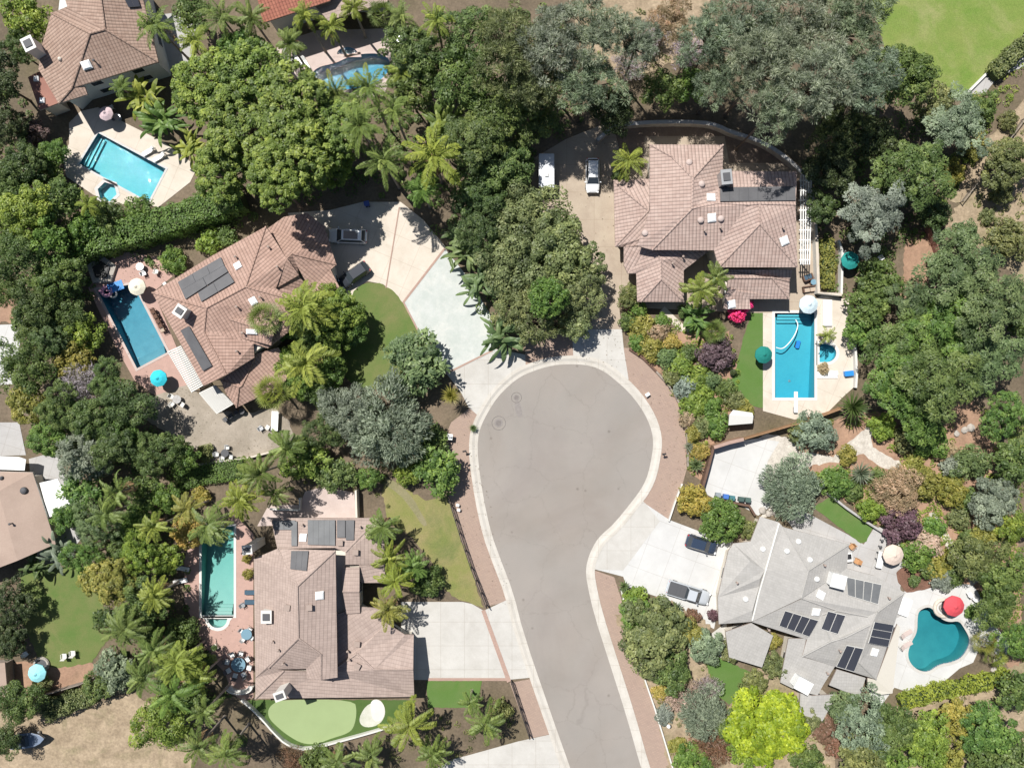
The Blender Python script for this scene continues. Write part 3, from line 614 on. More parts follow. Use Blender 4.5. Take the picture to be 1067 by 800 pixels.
class House:
    def __init__(s, name, label, base, cat='house'):
        b = W(*base); s.t = thing(name, label, cat, (b.x, b.y, GZ)); s.bv, s.bf = [], []; s.bvh = None
    def roof(s, faces, mat, side='fascia', th=0.24, name='roof', caps=True, cap_mat=None):
        """faces: lists of (px, py, z): where each corner is seen and how high it is"""
        key, vs, fs = {}, [], []
        for f in faces:
            ids = []
            for p in f:
                k = (round(p[0], 1), round(p[1], 1))
                if k not in key: key[k] = len(vs); vs.append(W(*p))
                if key[k] not in ids: ids.append(key[k])
            a = sum(vs[ids[i]].x * vs[ids[(i + 1) % len(ids)]].y - vs[ids[(i + 1) % len(ids)]].x * vs[ids[i]].y for i in range(len(ids)))
            fs.append(ids if a > 0 else ids[::-1])
        # bent faces are cut into triangles once, so that top and underside agree
        tri, tn = [], []
        for f in fs:
            nn = nrm(vs, f); c0 = vs[f[0]]
            if len(f) > 3 and max(abs((vs[i] - c0).dot(nn)) for i in f) > .01:
                for q in tessellate_polygon([[Vector((vs[i].x, vs[i].y, 0)) for i in f]]):
                    a, b_, d = (vs[f[i]] for i in q)
                    g = [f[i] for i in q]; tri.append(g if (b_ - a).cross(d - a).z > 0 else g[::-1]); tn.append(nn)
            else: tri.append(f); tn.append(nn)
        n = len(vs); edges = {}
        for fi, f in enumerate(fs):
            for i in range(len(f)): edges.setdefault((f[i], f[(i + 1) % len(f)]), []).append(fi)
        mb = MB(); mb.raw(vs + [v - Vector((0, 0, th)) for v in vs], tri, 0)
        for f in tri: mb.f.append([n + i for i in f[::-1]]); mb.m.append(1)
        for (a, b) in edges:
            if (b, a) not in edges: mb.f.append([b, a, n + a, n + b][::-1]); mb.m.append(1)
        r = mb.build(name, [mat, side], s.t); slope_uv(r.data, tn)
        b0 = len(s.bv); s.bv += vs; s.bf += [[b0 + i for i in f] for f in tri]; s.bvh = None
        if caps:
            runs = []                       # caps that meet form one part
            for (a, b), fl in edges.items():
                if (b, a) in edges and a < b:
                    f2 = edges[(b, a)][0]
                    na, nb = nrm(vs, fs[fl[0]]), nrm(vs, fs[f2])
                    ca = sum((vs[i] for i in fs[fl[0]]), Vector()) / len(fs[fl[0]])
                    if na.angle(nb) > 0.12 and (vs[a] - ca).dot(nb) > 0.02:      # ridges and hips only
                        hit = [r for r in runs if a in r[0] or b in r[0]]; keep = [r for r in runs if r not in hit]
                        runs = keep + [({a, b}.union(*[r[0] for r in hit]), sum((r[1] for r in hit), []) + [(a, b)])]
            for _, es in runs:
                cb = MB()
                for a, b in es: cb.tube(vs[a] + Vector((0, 0, .01)), vs[b] + Vector((0, 0, .01)), 0.13, 0.13, 6)
                c = cb.build('ridge_cap', cap_mat or M[mat], s.t)
                slope_uv(c.data)
        return r
    def walls(s, poly, z, mat='stucco', ins=0.55, z0=0.0, win=True):
        P = ccw(inset([tuple(W(x, y, z)[:2]) for x, y in poly], ins))
        MB().prism(P, z0, z - 0.12).build('wall', mat, s.t)
        if not win: return
        n = len(P)
        for i in range(n):
            a, b = Vector((*P[i], 0)), Vector((*P[(i + 1) % n], 0)); e = b - a; L = e.length
            nn = Vector((e.y, -e.x, 0)).normalized(); mid = (a + b) / 2
            if L < 3 or nn.dot(-mid.normalized()) < 0.15: continue
            k = max(1, int(L // 4.5))
            for j in range(k):
                c = a + e * ((j + 0.5) / k); w = 1.6
                for zz in ([0.95] if z < 4.2 else [0.95, z - 2.0]):
                    rz = math.atan2(e.y, e.x)
                    f = MB().box((c.x + nn.x * .02, c.y + nn.y * .02, zz), (w, .1, 1.15), rz).build('window', 'white', s.t)
                    MB().box((c.x + nn.x * .06, c.y + nn.y * .06, zz + .08), (w - .16, .06, .99), rz).build('pane', 'glass', f)
    def hit(s, px, py):
        if s.bvh is None: s.bvh = BVHTree.FromPolygons(s.bv, s.bf)
        d = (W(px, py, 0) - CAM).normalized()
        loc, no, i, di = s.bvh.ray_cast(CAM, d)
        if loc is None: return W(px, py, 3.2), Vector((0, 0, 1))
        if no.z < 0: no = -no
        return loc, no
    def frame(s, px, py):
        loc, no = s.hit(px, py); d = Vector((no.x * no.z, no.y * no.z, no.z * no.z - 1))
        if d.length < 1e-3: d = Vector((0, -1, 0))
        d.normalize(); return loc, no, no.cross(d), d
    def panel(s, quad, n=1, mat='pv', edge='offwhite', gap=0.035, th=0.09, name='solar_panel', rows=1, lift=.16):
        """a row of n panels filling the quad; split runs along its first edge"""
        h = [s.hit(*q) for q in quad]; no = sum((x[1] for x in h), Vector()).normalized()
        c = [x[0] + no * lift for x in h]
        for r in range(rows):
            for k in range(n):
                u0, u1, v0, v1 = k / n, (k + 1) / n, r / rows, (r + 1) / rows
                pt = lambda u, v: (c[0].lerp(c[1], u)).lerp(c[3].lerp(c[2], u), v)
                q = [pt(u0, v0), pt(u1, v0), pt(u1, v1), pt(u0, v1)]; m = sum(q, Vector()) / 4
                q = [m + (p - m) * (1 - gap / 2) for p in q]
                b = MB(); b.raw([p + no * th for p in q] + q, [[0, 1, 2, 3], [4, 5, 1, 0], [5, 6, 2, 1], [6, 7, 3, 2], [7, 4, 0, 3]], 1)
                b.m[-5] = 1
                i2 = [m + (p - m) * 0.955 + no * (th + .006) for p in q]; b.face(i2, 0)
                b.build(name, [mat, edge], s.t)
    def skylight(s, px, py, size=(1.15, 1.15), mat='skylight', h=0.16):
        loc, no, u, d = s.frame(px, py); a, b = size[0] / 2, size[1] / 2; m = MB()
        lo = [loc + u * x + d * y - no * .05 for x, y in ((-a, -b), (a, -b), (a, b), (-a, b))]
        hi = [loc + u * x * .94 + d * y * .94 + no * h for x, y in ((-a, -b), (a, -b), (a, b), (-a, b))]
        tp = [loc + u * x * .6 + d * y * .6 + no * (h + .12) for x, y in ((-a, -b), (a, -b), (a, b), (-a, b))]
        fs = [[i, (i + 1) % 4, 4 + (i + 1) % 4, 4 + i] for i in range(4)]
        if u.cross(d).dot(no) < 0: fs = [f[::-1] for f in fs]
        m.raw(lo + hi, fs, 1); m.raw(hi + tp, fs, 0); m.face(tp, 0)
        return m.build('skylight', [mat, 'offwhite'], s.t)
    def vent(s, px, py, kind='box', mat='fascia', r=0.28):
        loc, no, u, d = s.frame(px, py); m = MB()
        if kind == 'pipe': m.tube(loc - Vector((0, 0, .1)), loc + Vector((0, 0, .55)), .09, .09, 10); m.lathe([(.16, 0), (.16, .08), (.05, .14)], loc + Vector((0, 0, .55)), 10)
        elif kind == 'dome': m.lathe([(r * 1.1, -.12), (r * 1.1, .1), (r * .9, .25), (r * .5, .34), (.05, .37)], loc, 14)
        else:
            m.box(loc - Vector((0, 0, .15)), (r * 1.5, r * 1.5, .5), math.atan2(u.y, u.x)); m.box(loc + Vector((0, 0, .35)), (r * 2.1, r * 2.1, .08), math.atan2(u.y, u.x), bev=.05)
        return m.build('vent', mat, s.t)
    def chimney(s, px, py, ztop, size=(1.3, 1.3), rz=0.0, mat='offwhite', zb=0.0, flue=True):
        """px, py: where its top is seen"""
        c = W(px, py, ztop); m = MB(); a, b = size
        m.box((c.x, c.y, zb), (a, b, ztop - .3 - zb), rz)
        m.box((c.x, c.y, ztop - .3), (a + .22, b + .22, .18), rz)
        if flue:
            ch = m.build('chimney', mat, s.t)
            f = MB(); f.box((c.x, c.y, ztop - .12), (a * .75, b * .6, .12), rz); f.build('flue', 'charcoal', ch)
            return ch
        m.box((c.x, c.y, ztop - .12), (a, b, .1), rz)
        return m.build('chimney', mat, s.t)

def nrm(vs, f):
    n = Vector()
    for i in range(len(f)):
        a, b = vs[f[i]], vs[f[(i + 1) % len(f)]]
        n += Vector(((a.y - b.y) * (a.z + b.z), (a.z - b.z) * (a.x + b.x), (a.x - b.x) * (a.y + b.y)))
    return n.normalized()

# --- house in the corner with the turquoise pool
h1 = House('tiled_house', 'two-storey house with pinkish-tan tiled roof above the turquoise rectangular pool', (100, 60))
J1, J2 = (93.75, 35.3, 7.9), (109.7, 31, 7.9)
h1.roof([[J1, (75, 92, 5.5), (165, 64.7, 5.5), J2],
         [(53.4, 14, 6.2), (44, 46, 5.3), (40, 72, 5.0), (61, 108, 5.0), (75, 92, 5.5), J1],
         [(53.4, 14, 6.2), J1, J2, (70, 7, 6.9)],
         [(70, 7, 6.9), J2, (102, -26, 7.9), (60, -26, 5.6)],
         [J2, (165, 64.7, 5.5), (148, -5, 5.5), (143, -26, 5.5), (102, -26, 7.9)],
         [(75, 92, 5.5), (61, 108, 5.0), (91, 98.4, 4.95), (88, 90, 5.2)]], 'barrel_tile')
h1.walls([(56, 10), (44, 46), (41, 72), (61, 106), (75, 92), (165, 64.7), (148, -5), (143, -26), (60, -26)], 5.2, 'pale_wall')
h1.roof([[(29, 80.6, 3.4), (44, 73, 3.4), (62, 107, 3.4), (41, 115, 3.4)]], 'red_flat', caps=False, name='flat_roof')
h1.walls([(29, 80.6), (44, 73), (62, 107), (41, 115)], 3.3, 'stucco', 0.35)
h1.skylight(90.5, 68, (1.3, 1.1)); h1.chimney(28.5, 45, 7.6, (1.3, 1.6), 0.45)
for x, y in ((38.4, 82.5), (44.4, 105)): h1.skylight(x, y, (.75, .75))
h1.vent(100, 65, 'pipe', 'charcoal'); h1.vent(63, 62, 'dome', 'barrel_tile' and 'stucco', .25)
h1.panel([(130, 1), (143, -1), (146, 8), (134, 9)], 2, 'pv', 'charcoal')

# --- red-tiled house with the dark blue pool
h2 = House('tiled_house', 'sprawling red-tiled house with dark pool-heating collectors on its roof', (250, 310))
T, C1, C2, W1, C3 = (277, 236, 5.2), (256, 299, 6.9), (215, 321, 6.9), (158.5, 305, 5.1), (212.7, 345.7, 6.3)
A1 = (298.8, 269.8, 6.0)
h2.roof([[T, (220, 267, 5.1), (176, 294, 5.1), W1, C2, C1],
         [W1, (186, 354, 5.1), (212, 402, 5.1), (236, 390.5, 6.25), C3, C2],
         [C3, (236, 390.5, 6.25), (265, 372.5, 5.1), (264, 358, 5.6)],
         [C2, C3, (264, 358, 5.6), (279, 363, 5.0), (304, 343, 5.0), (304, 312, 6.2), C1],
         [T, C1, (287.5, 300.5, 5.9), A1, (286, 249.5, 5.3)],
         [C1, (304, 312, 6.2), (287.5, 300.5, 5.9)]], 'red_tile')
h2.walls([(277, 240), (220, 268), (176, 294), (160, 306), (186, 354), (212, 402), (265, 372), (279, 362), (302, 342), (302, 312), (290, 268)], 5.0, 'stucco')
h2.roof([[(239.8, 332.8, 6.7), (252, 352.3, 5.9), (282.5, 359.8, 5.9), (285, 347, 6.2)], [(239.8, 332.8, 6.7), (285, 347, 6.2), (292, 331, 5.9), (262, 330, 6.0)]], 'red_tile', name='gable_roof')
h2.roof([[A1, (287.5, 300.5, 5.72), (310.8, 287, 5.0)],
         [A1, (310.8, 287, 5.0), (310, 278, 4.7), (304, 264.5, 5.3)],
         [(304, 264.5, 5.3), (310, 278, 4.7), (323.5, 302, 3.6), (334, 322, 3.4), (366, 322, 3.4), (355.8, 303.5, 3.4), (344.5, 281, 3.6), (350.5, 275.8, 3.4)],
         [(304, 264.5, 5.3), (350.5, 275.8, 3.4), (344, 256, 3.4), (338, 236, 3.4), (320, 222, 3.4), (296, 226, 3.4), (279, 238, 3.5), (286, 249.5, 4.4), A1]], 'red_tile', name='garage_roof')
h2.walls([(282, 240), (300, 228), (318, 226), (338, 240), (344, 258), (349, 276), (355, 303), (362, 320), (334, 320), (300, 300)], 3.3, 'stucco')
h2.roof([[(310.8, 287, 4.7), (287.5, 300.5, 5.5), (304, 312, 5.2), (304, 338, 3.6), (336, 330, 3.3), (323.5, 302, 3.4)]], 'red_tile', name='hall_roof')
h2.roof([[(230, 396, 4.1), (268, 368, 4.1), (252, 402, 4.0), (249, 403, 4.0)],
         [(230, 396, 4.1), (249, 403, 4.0), (246.5, 424.5, 3.0), (236, 411, 3.1)],
         [(268, 368, 4.1), (290, 362, 4.0), (303, 384, 3.1), (296, 400, 3.0), (267.5, 414.5, 3.0), (246.5, 424.5, 3.0), (249, 403, 4.0), (252, 402, 4.0)]], 'red_tile', name='low_roof')
h2.walls([(232, 398), (268, 370), (290, 364), (301, 384), (295, 399), (247, 423)], 2.9, 'stucco')
for q, n in (([(186, 294.5), (231, 268.5), (234.5, 277), (190, 303)], 3), ([(190, 303), (234.5, 277), (238.5, 283.5), (194, 312.5)], 2), ([(207, 305.5), (239, 284.5), (245, 294.5), (210.5, 315)], 2)):
    h2.panel(q, n, 'mat_collector', 'charcoal', .02, .04, 'heating_collector')
h2.panel([(189, 344), (198, 339.5), (222, 381), (212.6, 386.5)], 1, 'mat_collector', 'charcoal', .01, .04, 'heating_collector')
for x, y in ((248, 277), (264, 313.6)): h2.skylight(x, y, (1.0, 1.0))
h2.skylight(262.5, 345.5, (1.5, .7)); h2.chimney(186.5, 324, 8.0, (1.2, 1.3), -0.6)
for x, y in ((281, 258), (290, 278.5), (248, 320), (272, 310), (254, 347), (248, 366), (246.5, 268)): h2.vent(x, y, 'pipe', 'fascia')
for q in ([(174.5, 366), (188, 360), (212, 402), (200, 409)], [(207.5, 409.5), (224, 401.5), (243, 421), (226, 431)]):
    z = 2.75; c = [W(x, y, z) for x, y in q]
    b = MB()
    for k in range(22):
        a, d = c[0].lerp(c[3], (k + .5) / 22), c[1].lerp(c[2], (k + .5) / 22); e = (d - a)
        b.box(tuple((a + d) / 2), (e.length, .2, .08), math.atan2(e.y, e.x))
    rf = b.build('slat_roof', 'offwhite', h2.t)
    for i in range(4):
        p = c[i] + (sum(c, Vector()) / 4 - c[i]) * .06
        MB().box((p.x, p.y, GZ), (.14, .14, z - GZ - .2)).build('pergola_post', 'offwhite', h2.t)
    for i, j in ((0, 3), (1, 2)):
        e = c[j] - c[i]; m_ = (c[i] + c[j]) / 2
        MB().box((m_.x, m_.y, z - .2), (e.length, .12, .19), math.atan2(e.y, e.x)).build('pergola_beam', 'offwhite', h2.t)

# --- brown-tiled house with the putting green
h3 = House('tiled_house', 'large brown flat-tiled house between the long pool and the putting green', (330, 640))
e3 = 3.0
h3.roof([[(282, 539.5, e3), (289, 571.5, 4.2), (348.7, 570.5, 4.2), (360, 575, 4.2), (390, 544, e3), (389, 539.5, e3)],
         [(360, 575, 4.2), (360, 588, 3.9), (400, 588, e3), (401, 545, e3), (390, 544, e3)]], 'shake_tile')
R1, R2 = (310, 610.6, 7.5), (311, 664.7, 7.5)
h3.roof([[(289, 571.5, 4.6), (303, 596, 6.2), R1, (349.5, 573.5, 5.9)],
         [(264.5, 582, 3.25), (289, 571.5, 4.6), (303, 596, 6.2), R1, R2, (280, 695.6, 4.3), (266, 706, 3.25)],
         [R1, R2, (334.7, 681.6, 6.6), (334.7, 708, 5.7), (351.6, 705.5, 5.9), (349.5, 573.5, 5.9)],
         [R2, (280, 695.6, 4.3), (289, 697, 4.3), (319, 696.5, 4.9), (334.7, 681.6, 6.6)],
         [(334.7, 681.6, 6.6), (319, 696.5, 4.9), (319.7, 706.5, 4.7), (334.7, 708, 5.7)]], 'shake_tile', name='upper_roof')
h3.roof([[(266, 727.5, e3), (266, 706, 3.2), (280, 695.6, 4.2), (296, 698.4, 4.1)],
         [(266, 727.5, e3), (296, 698.4, 4.1), (345, 700, 3.5), (372, 680.6, 3.9), (390, 697.5, 4.5), (430.5, 697, 4.5), (431.6, 725.6, e3)],
         [(390, 697.5, 4.5), (372, 680.6, 3.9), (403, 649.3, 3.6), (422, 661, 3.6)],
         [(390, 697.5, 4.5), (422, 661, 3.6), (431, 661, 3.3), (430.5, 697, 4.5)],
         [(350, 640, 3.5), (345, 700, 3.5), (372, 680.6, 3.9), (403, 649.3, 3.6), (400, 634, 3.3), (376, 632, 3.5)]], 'shake_tile', name='wing_roof')
h3.roof([[(356.5, 591, 3.7), (374.5, 591, 3.7), (374.5, 616, 4.5), (357, 616, 4.5)], [(357, 616, 4.5), (374.5, 616, 4.5), (375, 638.5, 3.7), (360, 639.7, 3.7)]], 'shake_tile', name='entry_roof')
h3.roof([[(374, 588.5, 3.5), (400, 588.5, 3.3), (402.5, 607, e3), (376.5, 607, e3)]], 'shake_tile', name='porch_roof', caps=False)
h3.walls([(282, 540), (389, 540), (401, 546), (401, 588), (402, 606), (376, 606), (376, 632), (403, 649), (422, 661), (431, 661), (431, 725), (266, 727), (265, 583), (288, 572)], 2.95, 'stucco')
h3.walls([(290, 573), (349, 575), (351, 704), (320, 704), (300, 694), (282, 694), (300, 660), (300, 605)], 4.4, 'felt', .7, 2.5, win=False)  # raised walls darker than the stucco: eave shadow put into their colour
h3.walls([(357, 592), (374, 592), (375, 638), (360, 638)], 3.6, 'stucco', .3)
h3.panel([(321, 541.5), (349.5, 541.5), (349.5, 568.5), (321, 567.5)], 5, 'mat_worn', 'mat_collector', .02, .03, 'heating_collector')
h3.panel([(351.5, 541.5), (360, 541.5), (360, 560), (351.5, 560)], 1, 'mat_collector', 'charcoal', .02, .03, 'heating_collector')
h3.panel([(360.5, 541.5), (369.5, 541.5), (369, 562.5), (360.5, 562.5)], 1, 'mat_collector', 'charcoal', .02, .03, 'heating_collector')
h3.panel([(304, 543), (310, 543), (310, 569), (304, 569)], 1, 'mat_worn', 'mat_collector', .02, .03, 'heating_collector')
h3.panel([(304, 574), (322, 574), (320, 595), (303, 593)], 3, 'mat_collector', 'charcoal', .02, .03, 'heating_collector')
h3.panel([(283.5, 542), (308, 542), (307, 552), (286, 552)], 2, 'mat_worn', 'mat_collector', .02, .03, 'heating_collector')
h3.skylight(316, 560, (1.0, 1.1)); h3.skylight(333, 620, (1.1, 1.1))
for x, y in ((355, 565), (371, 574.6), (300, 632), (323, 632), (372.7, 670), (373, 693)): h3.vent(x, y, 'box', 'fascia', .36)
for x, y in ((363, 677), (364.7, 685.7), (285, 667), (291, 676), (296, 690), (376, 548), (316, 546)): h3.vent(x, y, 'pipe', 'fascia')
h3.chimney(257, 573, 5.6, (1.1, 1.0), 0.1); h3.chimney(277, 643, 5.4, (1.2, 1.5)); h3.chimney(291, 725.5, 6.3, (1.3, 1.0), 0.35)
for k in range(2):
    g0, g1 = W(434, 672 + k * 26, 0), W(434, 692 + k * 26, 0)
    c = (g0 + g1) / 2
    MB().box((W(431, 0, 3).x - .48, c.y, .1), (.1, 2.5, 2.1)).build('garage_door', 'offwhite', h3.t)

M['cream_cover'] = plain('cream_cover', (.50, .47, .41), .6)
# --- grey-roofed house with solar panels
h4 = House('grey_house', 'rambling grey-roofed house with black solar panels beside the kidney pool', (845, 630))
e4 = 3.1
P1, P2 = (842.5, 594, 5.0), (835, 623, 5.0)
h4.roof([[(792, 538, e4), (811.5, 544, 3.75), (797, 594, 4.5), (781.5, 584.7, 4.4), (764, 566, e4), (782, 564, 3.25)],
         [(764, 566, e4), (781.5, 584.7, 4.4), (797, 594, 4.5), (792, 602.5, 4.4), (748, 622, e4), (759, 574, e4)],
         [(748, 622, e4), (792, 602.5, 4.4), (791, 611, 3.85)],
         [(748, 622, e4), (791, 611, 3.85), (784, 636, 4.1), (749, 650, e4)],
         [(749, 650, e4), (784, 636, 4.1), (783.4, 647.5, 3.6)],
         [(797, 594, 4.5), (783.4, 647.5, 3.6), (784, 636, 4.1), (791, 611, 3.85), (792, 602.5, 4.4)]], 'grey_tile', name='garage_roof', caps=False)
h4.roof([[(811.6, 544, 3.75), (816, 549, 3.75), P1, P2, (783.4, 647.5, 3.7), (797, 594, 4.55)],
         [(816, 549, 3.75), (884.5, 567, e4), P1],
         [P1, (884.5, 567, e4), (882.5, 592, e4), (836, 623.2, 4.9), P2],
         ], 'grey_tile')
h4.roof([[(836, 623.2, 4.8), (783.4, 647.7, 3.6), (812, 657, 3.3), (841, 666, 3.2), (856, 640, 4.2), (873, 636, 4.4)],
         [(882.5, 592, e4), (836, 623.2, 4.8), (873, 636, 4.4), (904, 642, 4.3), (914, 637.5, 4.5), (942.5, 617, e4), (912, 600, e4)],
         [(942.5, 617, e4), (914, 637.5, 4.5), (908, 650, 4.5), (895, 690, 4.0), (913, 707.5, e4), (932, 650, e4)],
         [(914, 637.5, 4.5), (904, 642, 4.3), (873, 636, 4.4), (856, 640, 4.2), (866, 668, 4.6), (880, 664, 4.9), (908, 650, 4.5)],
         [(841, 666, 3.2), (856, 640, 4.2), (866, 668, 4.6), (836, 683.5, e4)],
         [(866, 668, 4.6), (836, 683.5, e4), (913, 707.5, e4), (895, 690, 4.0), (908, 650, 4.5), (880, 664, 4.9)]], 'grey_tile', name='wing_roof')
h4.roof([[(783, 648.7, 3.0), (805.6, 662, 2.95), (794, 695, 2.6), (759.7, 684.5, 2.6), (756, 658, 2.75)]], 'grey_tile', name='entry_roof', caps=False)
h4.roof([[(821.6, 665, 3.05), (840, 665, 3.05), (836, 684, 3.0), (870, 694, 3.0), (858, 713, 2.75), (852, 724, 2.6), (832, 720, 2.6), (813, 710.6, 2.6)]], 'grey_tile', name='low_roof', caps=False)
h4.roof([[(864, 713.5, 2.85), (872, 697, 3.0), (902, 706, 2.95), (896, 725, 2.65), (880, 720, 2.7)]], 'grey_tile', name='patio_roof', caps=False)
h4.roof([[(834, 722, 2.5), (846, 724.5, 2.75), (872, 723, 2.5), (857, 751, 2.5), (833, 743.5, 2.5)]], 'grey_tile', name='store_roof', caps=False)
h4.roof([[(904, 706, 2.9), (913, 708, 2.9), (935, 650, 2.9), (938, 653, 2.85), (930, 722, 2.6), (918, 723.5, 2.6), (904, 717, 2.6)]], 'cream_cover', name='patio_cover', caps=False)
h4.walls([(792, 539), (811, 544), (816, 550), (884, 567), (882, 592), (912, 600), (942, 617), (932, 650), (913, 707), (836, 683), (840, 665), (783, 648), (749, 649), (748, 622), (759, 575), (782, 564)], 3.0, 'stucco')
h4.walls([(783, 649), (805, 661), (794, 694), (760, 684), (757, 659)], 2.6, 'stucco', .4)
h4.walls([(822, 666), (838, 666), (836, 684), (868, 694), (852, 722), (832, 719), (814, 710)], 2.6, 'stucco', .4)
h4.walls([(835, 723), (870, 723), (856, 749), (834, 743)], 2.4, 'stucco', .4)
h4.panel([(817.5, 634.5), (852.5, 645), (842.5, 662.5), (811, 650.8)], 4, 'pv', 'offwhite', .05)
h4.panel([(862, 634.7), (880.6, 639.4), (872, 659.5), (854.5, 654)], 2, 'pv', 'offwhite', .05, lift=.3)
h4.panel([(881, 600.5), (918, 608.5), (914, 630), (882.5, 620.5)], 4, 'mat_worn', 'offwhite', .06, .04, 'heating_collector')
h4.panel([(909.7, 646.5), (903, 669), (924.5, 673), (930.5, 650)], 3, 'pv', 'offwhite', .05)
h4.panel([(880.6, 668.4), (898.2, 672), (888, 697), (869.5, 691.5)], 2, 'pv', 'offwhite', .05, lift=.5)
h4.chimney(874.5, 606, 5.6, (1.7, 1.6), -0.25, 'white', flue=False); h4.chimney(838, 715, 4.6, (1.9, 1.5), -0.5, 'white', flue=False)
for x, y in ((855, 619.5), (850, 637), (911, 679)): h4.skylight(x, y, (1.1, 1.1))
for x, y in ((795, 572), (832, 564), (844, 583), (851, 603), (777, 624), (820, 574)): h4.vent(x, y, 'dome', 'white', .33)
for x, y in ((767, 606), (800, 655), (874, 677), (861, 700), (925, 622), (858, 588)): h4.vent(x, y, 'pipe', 'fascia')
# ridge trim in pale paint
b = MB(); pts = [h4.hit(x, y)[0] + Vector((0, 0, .08)) for x, y in ((811.6, 545), (804.5, 570), (797.3, 595), (790, 620), (783.8, 646))]
b.path(pts, .13, 8); b.build('parapet', 'offwhite', h4.t)

# --- pink-tiled house with the bright blue pool
h5 = House('tiled_house', 'two-storey pink-tiled house with a white side pergola beside the bright blue pool', (740, 230))
e5, r5 = 5.6, 7.4
K1, K2, K3 = (722, 186, r5), (721, 217.5, r5), (829, 213.5, r5)
h5.roof([[K1, K2, (679.5, 260.5, e5), (664, 256, e5), (677, 219.7, 6.2), (677, 150.75, e5), (700, 163.5, 6.3)],
         [K1, (700, 163.5, 6.3), (677, 150.75, e5), (753.5, 151, e5)],
         [K1, (753.5, 151, e5), (753, 178, e5), (748, 195, 6.3), (748, 212, 7.1), K2],
         [K2, (748, 212, 7.1), (780, 213.5, 7.25), (744, 260.8, e5), (679.5, 260.5, e5)],
         [(780, 213.5, 7.25), (791.75, 212.5, 7.3), (791.75, 233.5, 7.3), (749, 278.5, e5), (744, 260.8, e5)],
         [(791.75, 212.5, 7.3), K3, (831, 278.5, e5), (791.75, 233.5, 7.3)],
         [(791.75, 233.5, 7.3), (831, 278.5, e5), (749, 278.5, e5)],
         [(748, 195, 6.3), (830, 193.5, 6.3), K3, (791.75, 212.5, 7.3), (780, 213.5, 7.25), (748, 212, 7.1)],
         [(753, 178, e5), (830.5, 179, e5), (830, 193.5, 6.3), (748, 195, 6.3)]], 'pink_tile')
h5.walls([(678, 152), (753, 152), (754, 179), (830, 180), (830, 278), (749, 278), (744, 260), (679, 260)], 5.5, 'stucco')
h5.roof([[(639.5, 188, 3.3), (641, 257, 3.3), (676, 219.75, 5.2), (651, 199.5, 4.2)],
         [(639.5, 188, 3.3), (651, 199.5, 4.2), (676, 219.75, 5.2), (678, 186, 4.2), (657, 187, 3.4)],
         [(676, 219.75, 5.2), (641, 257, 3.3), (650, 257.3, 3.3), (664, 258, 3.8), (680, 245, 4.8)]], 'pink_tile', name='garage_roof')
h5.walls([(640, 189), (677, 189), (678, 256), (642, 256)], 3.2, 'stucco')
h5.roof([[(650, 257.2, 3.7), (650, 276, 3.3), (654, 285, 3.1), (682, 256.5, 4.3), (664, 256, 4.2)],
         [(682, 256.5, 4.3), (654, 285, 3.1), (663, 285, 3.2), (664, 314.5, 3.0), (667.5, 314.5, 3.0), (689, 291, 4.3), (688.5, 271.7, 4.3)],
         [(689, 291, 4.3), (667.5, 314.5, 3.0), (712.5, 314.5, 3.0)],
         [(682, 256.5, 4.3), (688.5, 271.7, 4.3), (689, 291, 4.3), (712.5, 314.5, 3.0), (712.5, 281.5, 3.2), (738, 262, 4.0), (738, 257, 4.0)]], 'pink_tile', name='entry_roof')
h5.walls([(652, 258), (655, 284), (665, 286), (667, 314), (712, 314), (712, 282), (736, 262), (736, 257)], 2.95, 'stucco')
h5.roof([[(748, 281, 4.1), (759, 289.5, 4.0), (804.5, 289.5, 4.0), (822.5, 293, 3.2), (826, 281, 4.1)],
         [(759, 289.5, 4.0), (804.5, 289.5, 4.0), (822.5, 311.5, 3.0), (781, 311.5, 3.0), (768, 303, 3.5), (757, 300, 3.4)],
         [(804.5, 289.5, 4.0), (822.5, 293, 3.2), (822.5, 311.5, 3.0)],
         [(757, 300, 3.4), (768, 303, 3.5), (781, 311.5, 3.0), (782, 322, 2.8), (754, 322, 2.8)]], 'pink_tile', name='patio_roof')
h5.walls([(750, 283), (826, 283), (822, 311), (781, 311), (780, 321), (756, 321)], 2.75, 'stucco')
h5.panel([(750, 196.5), (828.5, 195), (828.5, 210), (750, 211)], 8, 'mat_collector', 'charcoal', .02, .05, 'heating_collector')
for x, y in ((740.75, 206), (741.5, 227), (762, 317), (817, 251)): h5.skylight(x, y, (1.15, 1.15))
for x, y in ((730, 229.5), (751, 228), (731, 192), (718, 169.5), (672, 243)): h5.vent(x, y, 'dome', 'pale_pink', .4)
for x, y in ((733.5, 241), (750, 238), (815, 238), (700, 275), (711, 268)): h5.vent(x, y, 'pipe', 'fascia')
h5.chimney(757.5, 184, 8.2, (1.2, 1.7), 0.1, 'greymetal')
b = MB(); z = 2.7
c = [W(832.5, 183, z), W(846, 183, z), W(844, 276, z), W(832.5, 276, z)]
for k in range(5):
    a, d = c[0].lerp(c[1], (k + .5) / 5), c[3].lerp(c[2], (k + .5) / 5); e = d - a
    b.box(tuple((a + d) / 2 + Vector((0, 0, .12))), (e.length, .13, .14), math.atan2(e.y, e.x))
b.build('pergola_rafter', 'white', h5.t)
for k in range(9):
    a, d = c[0].lerp(c[3], (k + .5) / 9), c[1].lerp(c[2], (k + .5) / 9); e = d - a; m_ = (a + d) / 2
    MB().box((m_.x, m_.y, z - .06), (e.length, .14, .16), math.atan2(e.y, e.x)).build('pergola_beam', 'white', h5.t)
    if k % 2 == 0: MB().box((d.x - .25, d.y, GZ), (.16, .16, z - GZ - .07)).build('pergola_post', 'white', h5.t)

